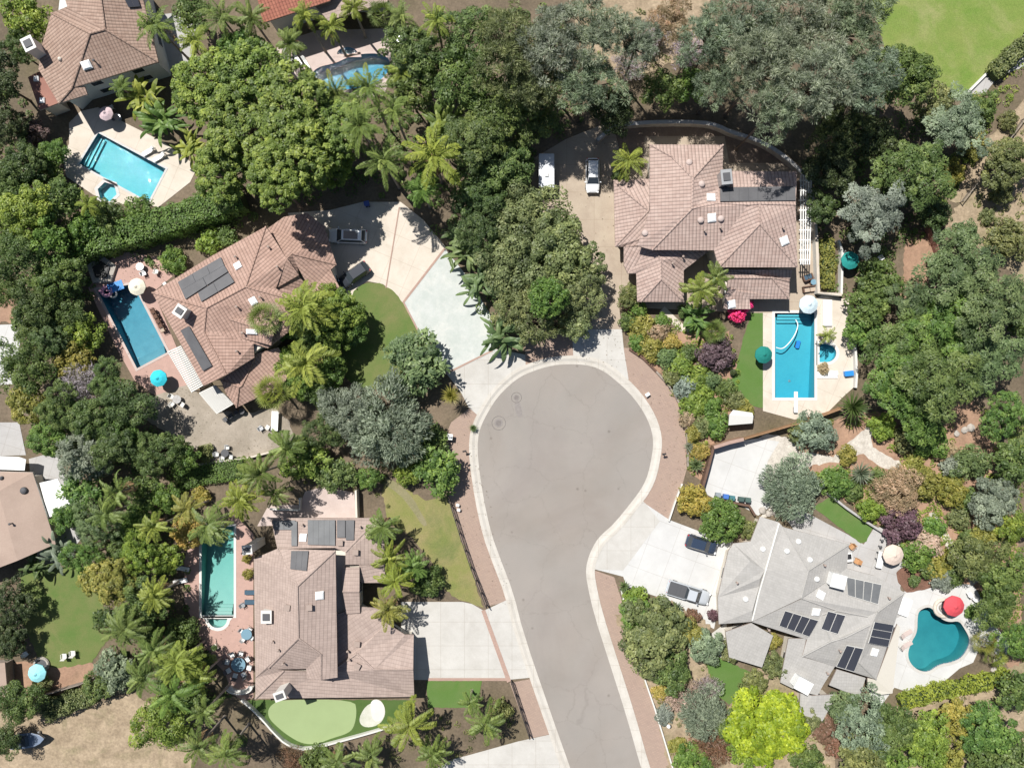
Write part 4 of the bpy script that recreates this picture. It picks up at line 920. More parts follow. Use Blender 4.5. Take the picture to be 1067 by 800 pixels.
# --- house at the top hidden by palms
h6 = House('terracotta_house', 'terracotta-roofed house mostly hidden behind palms by the shaded curved pool', (330, 0))
h6.roof([[(268, -2, 7.0), (274, 24, 5.6), (344, 1, 5.6), (352, -30, 7.0)], [(268, -2, 7.0), (352, -30, 7.0), (340, -60, 5.6), (250, -40, 5.6)]], 'terracotta')
h6.roof([[(326, 4, 4.6), (350, -4, 4.6), (400, -20, 4.6), (404, 2, 4.4), (342, 22, 4.4)]], 'shake_tile', name='porch_roof', caps=False)
h6.walls([(270, -2), (275, 23), (344, 0), (402, 0), (395, -30), (350, -40), (255, -38)], 4.3, 'pale_wall')

# --- brown-roofed house at the frame's edge
h7 = House('brown_house', 'low house with a plain brown gabled felt roof and white patio cover', (10, 540))
h7.roof([[(-45, 490, 3.0), (34, 492, 3.0), (58, 566.5, 3.0), (18, 584, 4.2), (-2, 512, 4.2), (-40, 500, 4.0)], [(-2, 512, 4.2), (18, 584, 4.2), (-40, 606, 3.0), (-70, 520, 3.0), (-40, 500, 4.0)]], 'felt', 'offwhite', caps=False)
h7.walls([(-44, 492), (33, 493), (56, 565), (18, 583), (-40, 604), (-66, 522)], 2.9, 'stucco')
h7.roof([[(41, 503, 2.7), (60, 498.5, 2.6), (75, 529, 2.5), (51, 539, 2.6)]], 'white', 'white', .08, 'patio_cover', False)
h7.roof([[(-30, 474, 2.7), (20, 476, 2.6), (27, 478.5, 2.5), (25.5, 490, 2.5), (-30, 488, 2.7)]], 'white', 'white', .08, 'patio_cover', False)
for x, y in ((73, 527), (51, 537)): p = W(x, y, 2.5); MB().box((p.x, p.y, GZ), (.1, .1, 2.35)).build('cover_post', 'offwhite', h7.t)
h7.vent(25, 511, 'dome', 'charcoal', .45); h7.vent(13, 545, 'pipe', 'charcoal'); h7.vent(2, 498, 'dome', 'charcoal', .25)

h8 = House('garden_shed', 'tan garden shed roof at the edge of the lawn beside the pale blue parasol', (0, 710), 'shed')
h8.roof([[(-14, 692, 2.6), (5, 690, 2.3), (8, 726, 2.3), (-14, 730, 2.6)], [(-14, 692, 2.6), (-14, 730, 2.6), (-40, 732, 2.2), (-40, 692, 2.2)]], 'felt', caps=False)
h8.walls([(-38, 694), (4, 691), (7, 725), (-38, 730)], 2.2, 'grey_wood', .2, win=False)
h9 = House('garden_shed', 'small garden shed with pale roof beside the retaining fence and flower bank', (765, 440), 'shed')
h9.roof([[(760, 432, 2.4), (785, 434, 2.2), (784, 441, 2.0), (759, 443, 2.1)], [(760, 432, 2.4), (764, 427, 2.1), (784, 430, 2.0), (785, 434, 2.2)]], 'offwhite', 'grey_wood', .1, caps=False)
h9.walls([(761, 431), (784, 433), (783, 441), (760, 444)], 2.0, 'grey_wood', .15, win=False)
# ------------------------------------------------------------------ vegetation
RNG = np.random.default_rng(11)
M['dead_frond'] = plain('dead_frond', (0.26, 0.17, 0.09), 0.8, spec=.2, var=.25)

def leafmesh(name, C, Nn, T, l, w, tone, fold=0.0, mi=None, mats=('foliage',)):
    """one diamond leaf (or sprig) per row: centre, normal, long axis, length, width"""
    Nn = Nn / (np.linalg.norm(Nn, axis=1, keepdims=True) + 1e-9)
    T = T - Nn * np.sum(T * Nn, axis=1, keepdims=True); T = T / (np.linalg.norm(T, axis=1, keepdims=True) + 1e-9)
    B = np.cross(Nn, T); n = len(C)
    l = np.broadcast_to(np.asarray(l, float).reshape(-1, 1), (n, 1)); w = np.broadcast_to(np.asarray(w, float).reshape(-1, 1), (n, 1))
    V = np.empty((n, 4, 3)); up = Nn * (w * fold)
    V[:, 0] = C - T * l / 2; V[:, 1] = C + B * w / 2 + up; V[:, 2] = C + T * l / 2; V[:, 3] = C - B * w / 2 + up
    return quads(name, V, tone, mi, mats)

def quads(name, V, tone, mi=None, mats=('foliage',)):
    n = len(V); me = bpy.data.meshes.new(name)
    me.vertices.add(4 * n); me.vertices.foreach_set('co', V.reshape(-1).astype(np.float32))
    me.loops.add(4 * n); me.loops.foreach_set('vertex_index', np.arange(4 * n, dtype=np.int32))
    me.polygons.add(n); me.polygons.foreach_set('loop_start', np.arange(0, 4 * n, 4, dtype=np.int32)); me.polygons.foreach_set('loop_total', np.full(n, 4, np.int32))
    a = me.attributes.new('tone', 'FLOAT', 'FACE'); a.data.foreach_set('value', np.asarray(tone, np.float32))
    me.update(calc_edges=True)
    for q in mats: me.materials.append(M[q])
    if mi is not None: me.polygons.foreach_set('material_index', np.asarray(mi, np.int32))
    return me

def unit(n):
    v = RNG.normal(size=(n, 3)); return v / np.linalg.norm(v, axis=1, keepdims=True)

def clump_centres(R, K, zs, inner=0.18, low=-0.2, uneven=0.16):
    ph = RNG.uniform(0, 6.28, 3)
    k = np.arange(K); az = k * 2.399963 + RNG.normal(0, .25, K); se = low + (1 - low) * (k + .5) / K + RNG.normal(0, .05, K); se = np.clip(se, -0.4, 1)
    ce = np.sqrt(np.maximum(0, 1 - se ** 2))
    out = 1 + uneven * (np.sin(2 * az + ph[0]) * .5 + np.sin(3 * az + ph[1]) * .6 + np.sin(5 * az + ph[2]) * .45)
    rad = R * (0.78 + RNG.uniform(-.14, .1, K)) * out
    rad = np.where(RNG.random(K) < inner, rad * RNG.uniform(.35, .75, K), rad)
    return np.stack([np.cos(az) * ce * rad, np.sin(az) * ce * rad, se * rad * zs], 1)

def crown_mesh(name, R, K, rc, n, l, w, zs=0.75, style='leaf', inner=0.18, low=-0.2, uneven=0.16, cz=0.8, tv=0.16):
    cc = clump_centres(R, K, zs, inner, low, uneven)
    rcs = rc * RNG.uniform(.7, 1.25, K); tn = np.clip(RNG.normal(1, tv, K), .6, 1.5)
    idx = np.repeat(np.arange(K), n); m = len(idx)
    d = unit(m); d[:, 2] = np.abs(d[:, 2]) * .9 + d[:, 2] * .1
    rr = rcs[idx, None] * RNG.uniform(.55, 1.0, (m, 1)) ** .6
    P = cc[idx] + d * rr * np.array([1, 1, cz])
    if style == 'leaf':
        Nn = d * .9 + np.array([0, 0, .55]) + RNG.normal(0, .38, (m, 3)); T = unit(m)
    elif style == 'rosette':
        Nn = d * .6 + np.array([0, 0, .8]) + RNG.normal(0, .3, (m, 3)); T = d + RNG.normal(0, .3, (m, 3))
    elif style == 'needle':
        T = d + RNG.normal(0, .25, (m, 3)); Nn = np.cross(T, unit(m)) + np.array([0, 0, .4])
    else:                              # weeping
        T = np.stack([d[:, 0] * .5, d[:, 1] * .5, -np.ones(m)], 1) + RNG.normal(0, .3, (m, 3)); T[:, :2] += cc[idx][:, :2] / R * 1.1; Nn = np.cross(T, unit(m)) + np.array([0, 0, .8])
    tone = tn[idx] * np.clip(RNG.normal(1, .17, m), .6, 1.5)
    me = leafmesh(name, P, Nn, T, l * RNG.uniform(.7, 1.25, m), w * RNG.uniform(.7, 1.25, m), tone, .12)
    b = MB(); base = Vector((0, 0, -0.85 * R * zs))
    for i in RNG.choice(K, min(K, 16 if style != 'needle' else 26), replace=False):
        c = Vector(cc[i]); mid = base.lerp(c, .5) + Vector((0, 0, .08 * R)); b.path([base, mid, c], [R * .032, R * .02, R * .007], 5)
    bm = bpy.data.meshes.new('branches'); bm.from_pydata([tuple(v) for v in b.v], [], b.f); bm.update()
    return me, bm, R, zs

KINDS = {}
def kind(k, count, *a, **kw): KINDS[k] = [crown_mesh(k + '_crown', *a, **kw) for _ in range(count)]
kind('shrub', 4, 1.1, 26, .42, 42, .26, .15, zs=.8, low=-.1, uneven=.22)
kind('broad', 5, 2.6, 54, .64, 58, .32, .19, zs=.8, uneven=.25, tv=.2, cz=.7)
kind('bigbroad', 3, 5.0, 105, .92, 84, .4, .25, zs=.72, uneven=.24, tv=.22, cz=.65)
KINDS['bigbroad'] += [crown_mesh('leafy_crown', 5.0, 170, .66, 56, .3, .17, zs=.66, uneven=.3, tv=.24, cz=.6) for _ in range(2)] + [crown_mesh('leafy_crown', 5.0, 78, 1.15, 110, .36, .22, zs=.8, uneven=.3, tv=.2, cz=.55, inner=.28) for _ in range(2)]
kind('ficus', 3, 5.0, 185, .54, 50, .46, .2, zs=.62, style='rosette', uneven=.16, cz=.75, tv=.24)
kind('oak', 4, 5.0, 84, .95, 105, .38, .15, zs=.6, uneven=.32, cz=.38, style='rosette', tv=.22, inner=.22)
kind('pine', 4, 5.0, 120, .72, 84, .6, .085, zs=.62, style='needle', inner=.3, uneven=.3, cz=.6, tv=.24)
kind('weep', 3, 3.2, 110, .6, 90, .32, .075, zs=.7, style='weep', uneven=.2, tv=.2)
kind('dense', 2, 5.0, 170, .8, 84, .38, .24, zs=.7, inner=.08, uneven=.13, cz=.7, tv=.18)
kind('round', 2, 2.2, 150, .34, 30, .22, .14, zs=.85, inner=.05, uneven=.06)
kind('bigleaf', 3, 2.6, 80, .5, 24, .46, .19, zs=.75, style='rosette', uneven=.26, tv=.22)
kind('twig', 2, 1.6, 44, .5, 34, .36, .05, zs=.7, style='needle', uneven=.25, inner=.3)
kind('conifer', 2, 3.0, 130, .5, 46, .34, .12, zs=1.5, style='rosette', uneven=.16, cz=.5)

_tr = MB(); _pts = [(0, 0, 0), (.05, .0, .02), (0.12, .04, .3), (.02, .1, .65), (0, 0, 1)]
_tr.tube((0, 0, -.03), (0, 0, .06), 1.7, 1.15, 9); _tr.path([(0, 0, .06), (.3, .1, .35), (.1, .3, .7), (0, 0, 1)], [1.15, .95, .8, .6], 9)
TRUNK = bpy.data.meshes.new('trunk'); TRUNK.from_pydata([tuple(v) for v in _tr.v], [], _tr.f); TRUNK.materials.append(M['bark']); TRUNK.update()
_tp = MB(); _n = 14; _tp.tube((0, 0, -.01), (0, 0, .03), 1.6, 1.1, 9)
for i in range(_n): _tp.tube((0, 0, .03 + .97 * i / _n), (0, 0, .03 + .97 * (i + 1) / _n), 1.06 - .3 * i / _n, .92 - .3 * i / _n, 9)
PTRUNK = bpy.data.meshes.new('palm_trunk'); PTRUNK.from_pydata([tuple(v) for v in _tp.v], [], _tp.f); PTRUNK.materials.append(M['pale_bark']); PTRUNK.update()
for v in KINDS.values():
    for k in v: k[1].materials.append(M['bark'])

COLS = {'dark': (.045, .068, .022), 'deep': (.055, .093, .027), 'mid': (.076, .122, .032), 'green': (.08, .15, .03), 'bright': (.12, .185, .03), 'ficus': (.105, .165, .03),
 'lime': (.165, .25, .018), 'olive': (.112, .14, .047), 'grey': (.148, .188, .13), 'greygreen': (.132, .18, .108), 'blue': (.145, .185, .13), 'yellow': (.235, .21, .045), 'ygreen': (.17, .18, .036),
 'purple': (.095, .06, .06), 'tan': (.25, .21, .12), 'magenta': (.55, .04, .14), 'dry': (.30, .24, .17), 'rust': (.13, .085, .048), 'palm': (.10, .15, .034), 'palmy': (.145, .195, .032), 'jade': (.085, .135, .05), 'lav': (.26, .24, .24)}
def tint(c, j=.08):
    c = COLS[c] if isinstance(c, str) else c; k = 1.44 * random.uniform(1 - j, 1 + j)
    return (c[0] * 1.07 * k * random.uniform(.95, 1.05), c[1] * .97 * k, c[2] * 1.08 * k * random.uniform(.9, 1.1), 1)

CROWNS = {}
def mesh_obj(name, me, parent=None):
    o = bpy.data.objects.new(name, me); COL.objects.link(o)
    if parent is not None: o.parent = parent
    return o

def tree(kd, px, py, r, h, col, label, name=None, cat=None, group=None, flat=1.0, tw=1.0):
    me, bm, R0, zs = random.choice(KINDS[kd])
    low = h <= 2.6
    name = name or ('shrub' if low or kd in ('shrub', 'round') else {'pine': 'pine_tree', 'ficus': 'ficus_tree', 'conifer': 'conifer_tree', 'weep': 'weeping_tree'}.get(kd, 'broadleaf_tree'))
    cat = cat or ('shrub' if name == 'shrub' else 'tree')
    s = r / PX / R0 * 1.02
    hz = R0 * zs * s * flat
    if hz * 1.5 > h: flat *= h / (hz * 1.5); hz = R0 * zs * s * flat
    zc = max(h - hz * .95, hz * .35)
    p = W(px, py, zc + hz * .35); s *= (1 - (zc + hz * .35) / H)
    t = thing(name, label, cat, (p.x, p.y, GZ), random.uniform(0, 6.28), group)
    c = mesh_obj('crown' if name != 'shrub' else 'foliage', me, t); c.location = (0, 0, zc - GZ); c.scale = (s, s, s * flat); c.color = tint(col)
    b = mesh_obj('branches' if name != 'shrub' else 'stems', bm, t); b.location = (0, 0, zc - GZ); b.scale = (s, s, s * flat)
    zb = zc - GZ - .8 * R0 * zs * s * flat
    if zb > .25:
        k = mesh_obj('trunk', TRUNK, t); q = max(.07, s * R0 * .045) * tw; k.scale = (q, q, zb)
    return t

# --- palms
def frond_pts(L, az, e0, droop, n=13):
    p = np.zeros(3); e = e0; out = [p.copy()]; d = []
    for i in range(n):
        v = np.array([math.cos(az) * math.cos(e), math.sin(az) * math.cos(e), math.sin(e)]); p = p + v * L / n; out.append(p.copy()); d.append(v); e -= droop / n * (0.5 + 1.3 * i / n)
    return np.array(out), np.array(d + [d[-1]])

def feather_palm(R, nf, seed, lw=.2, ragged=.2):
    C, NN, T, Ls, Ws, to, mi = [], [], [], [], [], [], []; nf = int(nf * RNG.uniform(.62, 1.15)); dr0 = RNG.uniform(60, 95); lw *= RNG.uniform(.8, 1.25); dead = RNG.integers(0, 5); wind = RNG.normal(0, .35)
    for k in range(nf):
        az = k * 2.399963 + RNG.normal(0, .3); az += wind * math.sin(az); f = k / nf; e0 = R_(72 - 78 * f + RNG.normal(0, 9)) if k < nf - dead else R_(-45); L = R * RNG.uniform(.85, 1.25) * (0.85 + .25 * f)
        pts, dr = frond_pts(L, az, e0, R_(dr0 + 25 * f)); side = np.array([-math.sin(az), math.cos(az), 0]); tn = np.clip(RNG.normal(1.08 - .18 * f, .13), .6, 1.5)
        n = 30
        for i in range(n):
            u = .1 + .9 * (i + .5) / n; q = u * 13; j = min(int(q), 12); p = pts[j] + (pts[j + 1] - pts[j]) * (q - j); dv = dr[j]
            upv = np.cross(dv, side); ll = R * lw * (math.sin(math.pi * (.12 + .83 * u)) ** .7)
            for sg in (-1, 1):
                if RNG.random() < ragged * .5: continue
                tv = side * sg + dv * (.55 + .5 * u) - np.array([0, 0, .35]) + RNG.normal(0, .08, 3); tv /= np.linalg.norm(tv)
                C.append(p + tv * ll * .5); T.append(tv); NN.append(np.array([0, 0, 1.]) + side * sg * .5 + RNG.normal(0, .15, 3)); Ls.append(ll); Ws.append(R * .034); to.append(tn * RNG.uniform(.85, 1.15)); mi.append(int(k >= nf - dead))
        for i in range(13):            # midrib
            p = (pts[i] + pts[i + 1]) / 2; C.append(p); T.append(dr[i]); NN.append(np.cross(dr[i], side)); Ls.append(L / 13 * 1.3); Ws.append(R * .03 * (1.2 - i / 13)); to.append(1.15); mi.append(int(k >= nf - dead))
    return leafmesh('palm_crown', np.array(C), np.array(NN), np.array(T), np.array(Ls), np.array(Ws), np.array(to), 0.0, mi, ('foliage', 'dead_frond'))

def fan_palm_crown(R, nf, seed):
    C, NN, T, Ls, Ws, to = [], [], [], [], [], []
    for k in range(nf):
        az = k * 2.399963 + RNG.normal(0, .2); f = k / nf; e = R_(75 - 95 * f); pl = R * (.5 + .2 * f) * RNG.uniform(.85, 1.1)
        dv = np.array([math.cos(az) * math.cos(e), math.sin(az) * math.cos(e), math.sin(e)]); side = np.array([-math.sin(az), math.cos(az), 0]); hub = dv * pl
        upv = np.cross(dv, side); upv = upv if upv[2] > 0 else -upv
        tn = np.clip(RNG.normal(1.05 - .2 * f, .12), .6, 1.4); fl = R * .52
        C.append(hub * .5); T.append(dv); NN.append(upv); Ls.append(pl); Ws.append(R * .03); to.append(1.1)
        for a in np.linspace(-1.5, 1.5, 11):
            tv = dv * math.cos(a) + side * math.sin(a) - np.array([0, 0, .18]) + upv * .08; tv /= np.linalg.norm(tv); ll = fl * RNG.uniform(.85, 1.1)
            C.append(hub + tv * ll * .5); T.append(tv); NN.append(upv + RNG.normal(0, .12, 3)); Ls.append(ll); Ws.append(R * .052); to.append(tn * RNG.uniform(.9, 1.1))
    return leafmesh('fan_palm_crown', np.array(C), np.array(NN), np.array(T), np.array(Ls), np.array(Ws), np.array(to))

def paddle_crown(R, nf, seed, spread=.25):
    V, to = [], []
    for k in range(nf):
        az = RNG.uniform(0, 6.28); e = R_(RNG.uniform(25, 80)); L = R * RNG.uniform(.75, 1.15); base = np.array([*RNG.normal(0, R * spread, 2), -RNG.uniform(.1, .5) * R])
        pts, dr = frond_pts(L * 1.25, az, e, R_(95), 8); pts = pts + base; side = np.array([-math.sin(az), math.cos(az), 0]) + RNG.normal(0, .15, 3); tn = np.clip(RNG.normal(1, .2), .55, 1.5)
        wd = R * RNG.uniform(.085, .13)
        for i in range(2, 8):
            w0, w1 = (wd * math.sin(math.pi * max(0.02, (x - 1.8) / 6.4)) ** .6 for x in (i, i + 1)); 
            for sg in (-1, 1):
                dn = np.array([0, 0, -.25]); a0, a1 = pts[i], pts[i + 1]; 
                V.append([a0, a1, a1 + (side * sg + dn) * w1, a0 + (side * sg + dn) * w0]); to.append(tn * (1.06 if sg > 0 else .94))
        for i in range(0, 3):
            V.append([pts[i] - side * R * .012, pts[i + 1] - side * R * .012, pts[i + 1] + side * R * .012, pts[i] + side * R * .012]); to.append(1.1)
    return quads('banana_crown', np.array(V), np.array(to))

def rosette_crown(R, nf, seed, w=.085):
    k = np.arange(nf); az = k * 2.399963; f = k / nf; e = np.radians(82 - 80 * f)
    d = np.stack([np.cos(az) * np.cos(e), np.sin(az) * np.cos(e), np.sin(e)], 1); L = R * RNG.uniform(.85, 1.08, nf)
    up = np.stack([-np.cos(az) * np.sin(e), -np.sin(az) * np.sin(e), np.cos(e)], 1)
    return leafmesh('rosette_crown', d * L[:, None] * .5, up, d, L, np.full(nf, R * w * 2), np.clip(RNG.normal(1, .12, nf), .6, 1.4), .3)

PALMS = {'feather': [feather_palm(2.6, 28, i) for i in range(8)], 'fan': [fan_palm_crown(1.9, 26, i) for i in range(3)], 'paddle': [paddle_crown(2.2, 46, i) for i in range(4)], 'agave': [rosette_crown(.7, 30, i) for i in range(2)], 'yucca': [rosette_crown(1.0, 80, i, .04) for i in range(2)]}
PR = {'feather': 2.6, 'fan': 1.9, 'paddle': 2.2, 'agave': .7, 'yucca': 1.0}
def palm(kd, px, py, r, h, col, label, group=None, tr=None):
    me = random.choice(PALMS[kd]); R0 = PR[kd]; s = r / PX / R0 * (1 - h / H) * 1.05
    p = W(px, py, h)
    name, cat = {'feather': ('palm_tree', 'palm tree'), 'fan': ('fan_palm', 'palm tree'), 'paddle': ('banana_plant', 'plant'), 'agave': ('agave', 'plant'), 'yucca': ('yucca', 'plant')}[kd]
    t = thing(name, label, cat, (p.x, p.y, GZ), random.uniform(0, 6.28), group)
    hh = h - GZ if kd != 'paddle' else max(h - GZ - R0 * s * .35, .4)
    c = mesh_obj('crown', me, t); c.location = (0, 0, hh); c.scale = (s * random.uniform(.9, 1.12), s * random.uniform(.9, 1.12), s); c.rotation_euler = (random.gauss(0, .13), random.gauss(0, .13), random.uniform(0, 6.28)); c.color = tint(col)
    if kd != 'agave':
        k = mesh_obj('trunk', PTRUNK, t); q = tr or (.17 if kd == 'feather' else .2 if kd == 'fan' else .12); k.scale = (q, q, hh)
    return t

# --- hedges: leaves over the faces of a clipped box that follows a line
def hedge(line, wpx, h, col, label, l=.3, wl=.19, dens=44, name='hedge', lump=.25, cat='hedge', group=None, zf=.6):
    z = h * zf; P = [np.array(W(x, y, z)) for x, y in line]; wd = wpx / PX * (1 - z / H)
    Cs, Ns = [], []; b = MB()
    for i in range(len(P) - 1):
        a, c = P[i].copy(), P[i + 1].copy(); e = c - a; L = np.linalg.norm(e); e /= L; s = np.array([-e[1], e[0], 0])
        m = int(L * (wd + 2 * h) * dens); u = RNG.uniform(-.1, L + .1, m); v = RNG.uniform(-(wd / 2 + h), wd / 2 + h, m)
        top = np.abs(v) < wd / 2; y = np.where(top, v, np.sign(v) * wd / 2); zz = np.where(top, h, h - (np.abs(v) - wd / 2))
        ph = np.sin(u * 2.1 + y * 1.7 + i) * np.sin(u * .9 - y * 2.3) * lump + RNG.normal(0, .1, m)
        nx = np.where(top, 0, np.sign(v)); 
        y = y + nx * ph; zz = np.clip(zz + np.where(top, ph, 0), .1, None)
        # soften the top edges
        ed = np.clip(1 - (wd / 2 - np.abs(y)) / .35, 0, 1) * (zz > h - .3); zz = zz - ed * .25
        C = a[None] * np.array([1, 1, 0]) + e * u[:, None] + s * y[:, None]; C[:, 2] = GZ + zz
        Nn = s * nx[:, None] * .8 + np.array([0, 0, 1.]) * np.where(top, 1, .35)[:, None] + RNG.normal(0, .4, (m, 3)); Cs.append(C); Ns.append(Nn)
        q = [a + s * wd * .38, a - s * wd * .38, c - s * wd * .38, c + s * wd * .38]; b.prism([(k[0], k[1]) for k in q], .0 + .01 * i, GZ + h * .7 - .013 * i)
    C, Nn = np.concatenate(Cs), np.concatenate(Ns); m = len(C); o0 = C.mean(0); o0[2] = GZ
    tone = np.clip(RNG.normal(1, .14, m) * (1 + .16 * np.sin(C[:, 0] * 1.3) * np.sin(C[:, 1] * 1.7 + 1)), .6, 1.5)
    me = leafmesh('hedge_foliage', C - o0, Nn, unit(m), l * RNG.uniform(.7, 1.3, m), wl * RNG.uniform(.7, 1.3, m), tone, .1)
    t = thing(name, label, cat, tuple(o0), 0, group)
    f = mesh_obj('foliage', me, t); f.color = tint(col, .03)
    b.build('stems', 'hedge_core', t)
    return t

# --- uncountable low growth, one object per kind of growth
def scrub(name, areas, col, per_m2=.5, rc=(.35, .9), h=.9, n=34, l=.3, w=.18, style='leaf'):
    Cs, Ns, to, Ts = [], [], [], []
    for poly in areas:
        Q = np.array(G(poly)); lo, hi = Q.min(0), Q.max(0); k = int((hi[0] - lo[0]) * (hi[1] - lo[1]) * per_m2)
        X = RNG.uniform(lo, hi, (k, 2)); X = X[inpoly(X, [tuple(q) for q in Q])]
        ok = np.ones(len(X), bool)
        for hole in HOLES + KEEP: ok &= ~inpoly(X, hole)
        X = X[ok]; K = len(X)
        if K == 0: continue
        rad = RNG.uniform(*rc, K); hh = h * RNG.uniform(.4, 1.2, K); tn = np.clip(RNG.normal(1, .2, K), .5, 1.6)
        idx = np.repeat(np.arange(K), n); m = len(idx); d = unit(m); d[:, 2] = np.abs(d[:, 2])
        P = np.zeros((m, 3)); P[:, :2] = X[idx] + d[:, :2] * rad[idx, None]; P[:, 2] = GZ + .08 + d[:, 2] * hh[idx] * RNG.uniform(.6, 1, m)
        Cs.append(P); Ns.append(d * .7 + np.array([0, 0, .7]) + RNG.normal(0, .35, (m, 3))); to.append(tn[idx] * RNG.uniform(.8, 1.2, m)); Ts.append(unit(m) if style == 'leaf' else d + np.array([0, 0, .5]))
    C = np.concatenate(Cs); m = len(C)
    me = leafmesh(name, C, np.concatenate(Ns), np.concatenate(Ts), l * RNG.uniform(.7, 1.3, m), w * RNG.uniform(.7, 1.3, m), np.concatenate(to), .1)
    o = mesh_obj(name, me); o.color = tint(col, 0); o['kind'] = 'stuff'
    return o
# kept clear of scrub: houses, drives, decks, lawns
KEEP = [G(p) for p in (
 [(30, -20), (150, -20), (170, 62), (92, 102), (60, 112), (28, 112)], [(66, 118), (104, 110), (208, 172), (165, 218), (66, 190)],
 [(158, 292), (220, 262), (280, 232), (345, 245), (365, 325), (300, 345), (270, 420), (240, 435), (170, 405), (92, 300), (128, 262)],
 [(196, 556), (250, 538), (280, 526), (320, 508), (372, 510), (405, 545), (405, 630), (500, 628), (530, 710), (432, 712), (432, 740), (404, 760), (316, 782), (264, 745), (240, 722), (206, 660)],
 [(560, 150), (640, 124), (740, 126), (800, 146), (850, 200), (852, 308), (890, 310), (892, 400), (862, 432), (793, 428), (793, 326), (660, 324), (640, 270), (648, 365), (596, 380), (596, 340), (630, 250), (600, 200)],
 [(748, 560), (792, 536), (818, 540), (886, 560), (925, 545), (950, 600), (1014, 606), (1052, 680), (936, 722), (900, 730), (860, 752), (830, 745), (760, 690), (650, 612)],
 [(340, 215), (420, 206), (466, 258), (516, 352), (530, 400), (508, 430), (466, 392), (440, 380), (365, 405), (355, 380), (365, 320), (330, 300)],
 [(730, 512), (742, 464), (795, 455), (905, 442), (945, 486), (920, 490), (840, 488), (812, 536), (850, 526), (868, 514), (912, 550), (780, 540)],
 [(22, 596), (98, 590), (114, 664), (96, 690), (42, 692)], [(935, -20), (1100, -20), (1012, 100), (970, 106), (965, 60)], [(400, 500), (430, 505), (470, 517), (506, 634), (480, 626)],
 [(150, 418), (200, 398), (300, 436), (300, 460), (262, 478), (210, 474), (168, 446)], [(-60, 488), (40, 490), (62, 568), (16, 588), (-60, 606)], [(440, 708), (505, 708), (500, 738), (444, 738)],
 [(466, 430), (500, 420), (500, 480), (540, 630), (508, 634), (464, 515)], [(645, 360), (716, 440), (716, 490), (698, 544), (670, 525)], [(617, 590), (650, 605), (680, 716), (740, 900), (690, 900)], [(530, 708), (560, 704), (600, 830), (545, 830)], [(990, 415), (1020, 420), (1036, 470), (1014, 570), (1000, 535)],
 )]
# ------------------------------------------------------------------ planting plan: kind, where the crown is seen, its radius (photo pixels), height (m), colour, label
# by the house with the turquoise pool
T = tree
T('broad', 25, 18, 26, 7, 'bright', 'bright yellow-green bushy tree in the corner beside the pinkish-tan roof')
T('bigbroad', -8, 82, 27, 9, 'dark', 'very dark evergreen crowding the white chimney of the pinkish-tan house')
T('conifer', 4, 130, 20, 8, 'dark', 'dark ragged evergreen under the red flat-roofed annex')
T('bigbroad', 20, 172, 26, 7, 'deep', 'shadowed evergreen between the annex and the hexagonal spa')
T('broad', 56, 158, 15, 4, 'green', 'soft green bush at the west corner of the turquoise pool deck')
T('bigbroad', 22, 222, 32, 9, 'bright', 'big sunlit bright green tree beyond the hexagonal spa')
T('broad', 58, 206, 24, 7, 'mid', 'mid-green tree touching the pool deck beside the hexagonal spa')
T('bigbroad', 12, 262, 27, 9, 'mid', 'olive-tinged tree above the patch of red clay at the frame edge')
T('broad', 46, 250, 24, 8, 'green', 'rounded green tree between the spa tree and the clipped boundary hedge')
palm('feather', 92, 214, 15, 6, 'palmy', 'small pale palm beside the hexagonal spa, fronds over its coping')
hedge([(72, 262), (110, 250), (150, 240), (200, 224), (252, 206)], 27, 3.4, 'green', 'long tall clipped hedge dividing the turquoise pool garden from the red-tiled house')
palm('feather', 163, 28, 24, 9, 'palm', 'dark feathery palm at the east eave of the pinkish-tan house')
palm('paddle', 148, 98, 17, 4.5, 'palmy', 'banana clump against the wall above the turquoise pool')
palm('feather', 128, 92, 13, 5, 'palm', 'small palm squeezed under the eave above the pool parasol')
palm('paddle', 166, 122, 18, 4.5, 'green', 'banana clump leaning over the upper corner of the turquoise pool deck')
palm('paddle', 196, 152, 14, 4, 'palmy', 'banana clump over the far end of the turquoise pool deck')
T('broad', 200, 12, 22, 7, 'mid', 'mid-green tree by the grey patio at the top edge')
palm('feather', 232, 20, 23, 9, 'palm', 'feathery palm between the grey patio tree and the terracotta roof')
palm('feather', 205, 44, 19, 8, 'palmy', 'sunlit palm at the edge of the grey patio')
palm('feather', 262, 18, 20, 9, 'palm', 'palm beside the end of the terracotta roof')
T('broad', 250, 48, 24, 9, 'green', 'green leafy tree under the terracotta house palms')
for x, y, r, h, l in ((212, 92, 42, 12, 'nearest the turquoise pool'), (258, 72, 40, 13, 'nearest the terracotta roof'), (302, 104, 46, 14, 'bulging at the middle of the clumpy grove'), (246, 132, 46, 13, 'in the middle of the grove, above the hedge'),
                      (300, 158, 46, 15, 'behind the red-tiled house, tallest over its ridge'), (348, 132, 34, 12, 'at the grove side facing the curved pool'), (340, 166, 32, 9, 'overhanging the shaded driveway'), (230, 178, 34, 10, 'lowest of the grove, over the hedge end'), (284, 190, 30, 14, 'shading the garage roof of the red-tiled house')):
    T('ficus', x, y, r, h, 'ficus', 'dense clumpy ficus tree ' + l, group='ficus grove behind the red-tiled house')
T('broad', 180, 272, 15, 2.5, 'green', 'rounded green shrub beside the parasol end of the dark blue pool')
T('shrub', 218, 252, 13, 2.0, 'bright', 'low bright shrub in the shaded bed along the collector roof')
T('shrub', 236, 246, 11, 1.8, 'mid', 'low shrub at the end of the shaded bed along the collector roof')
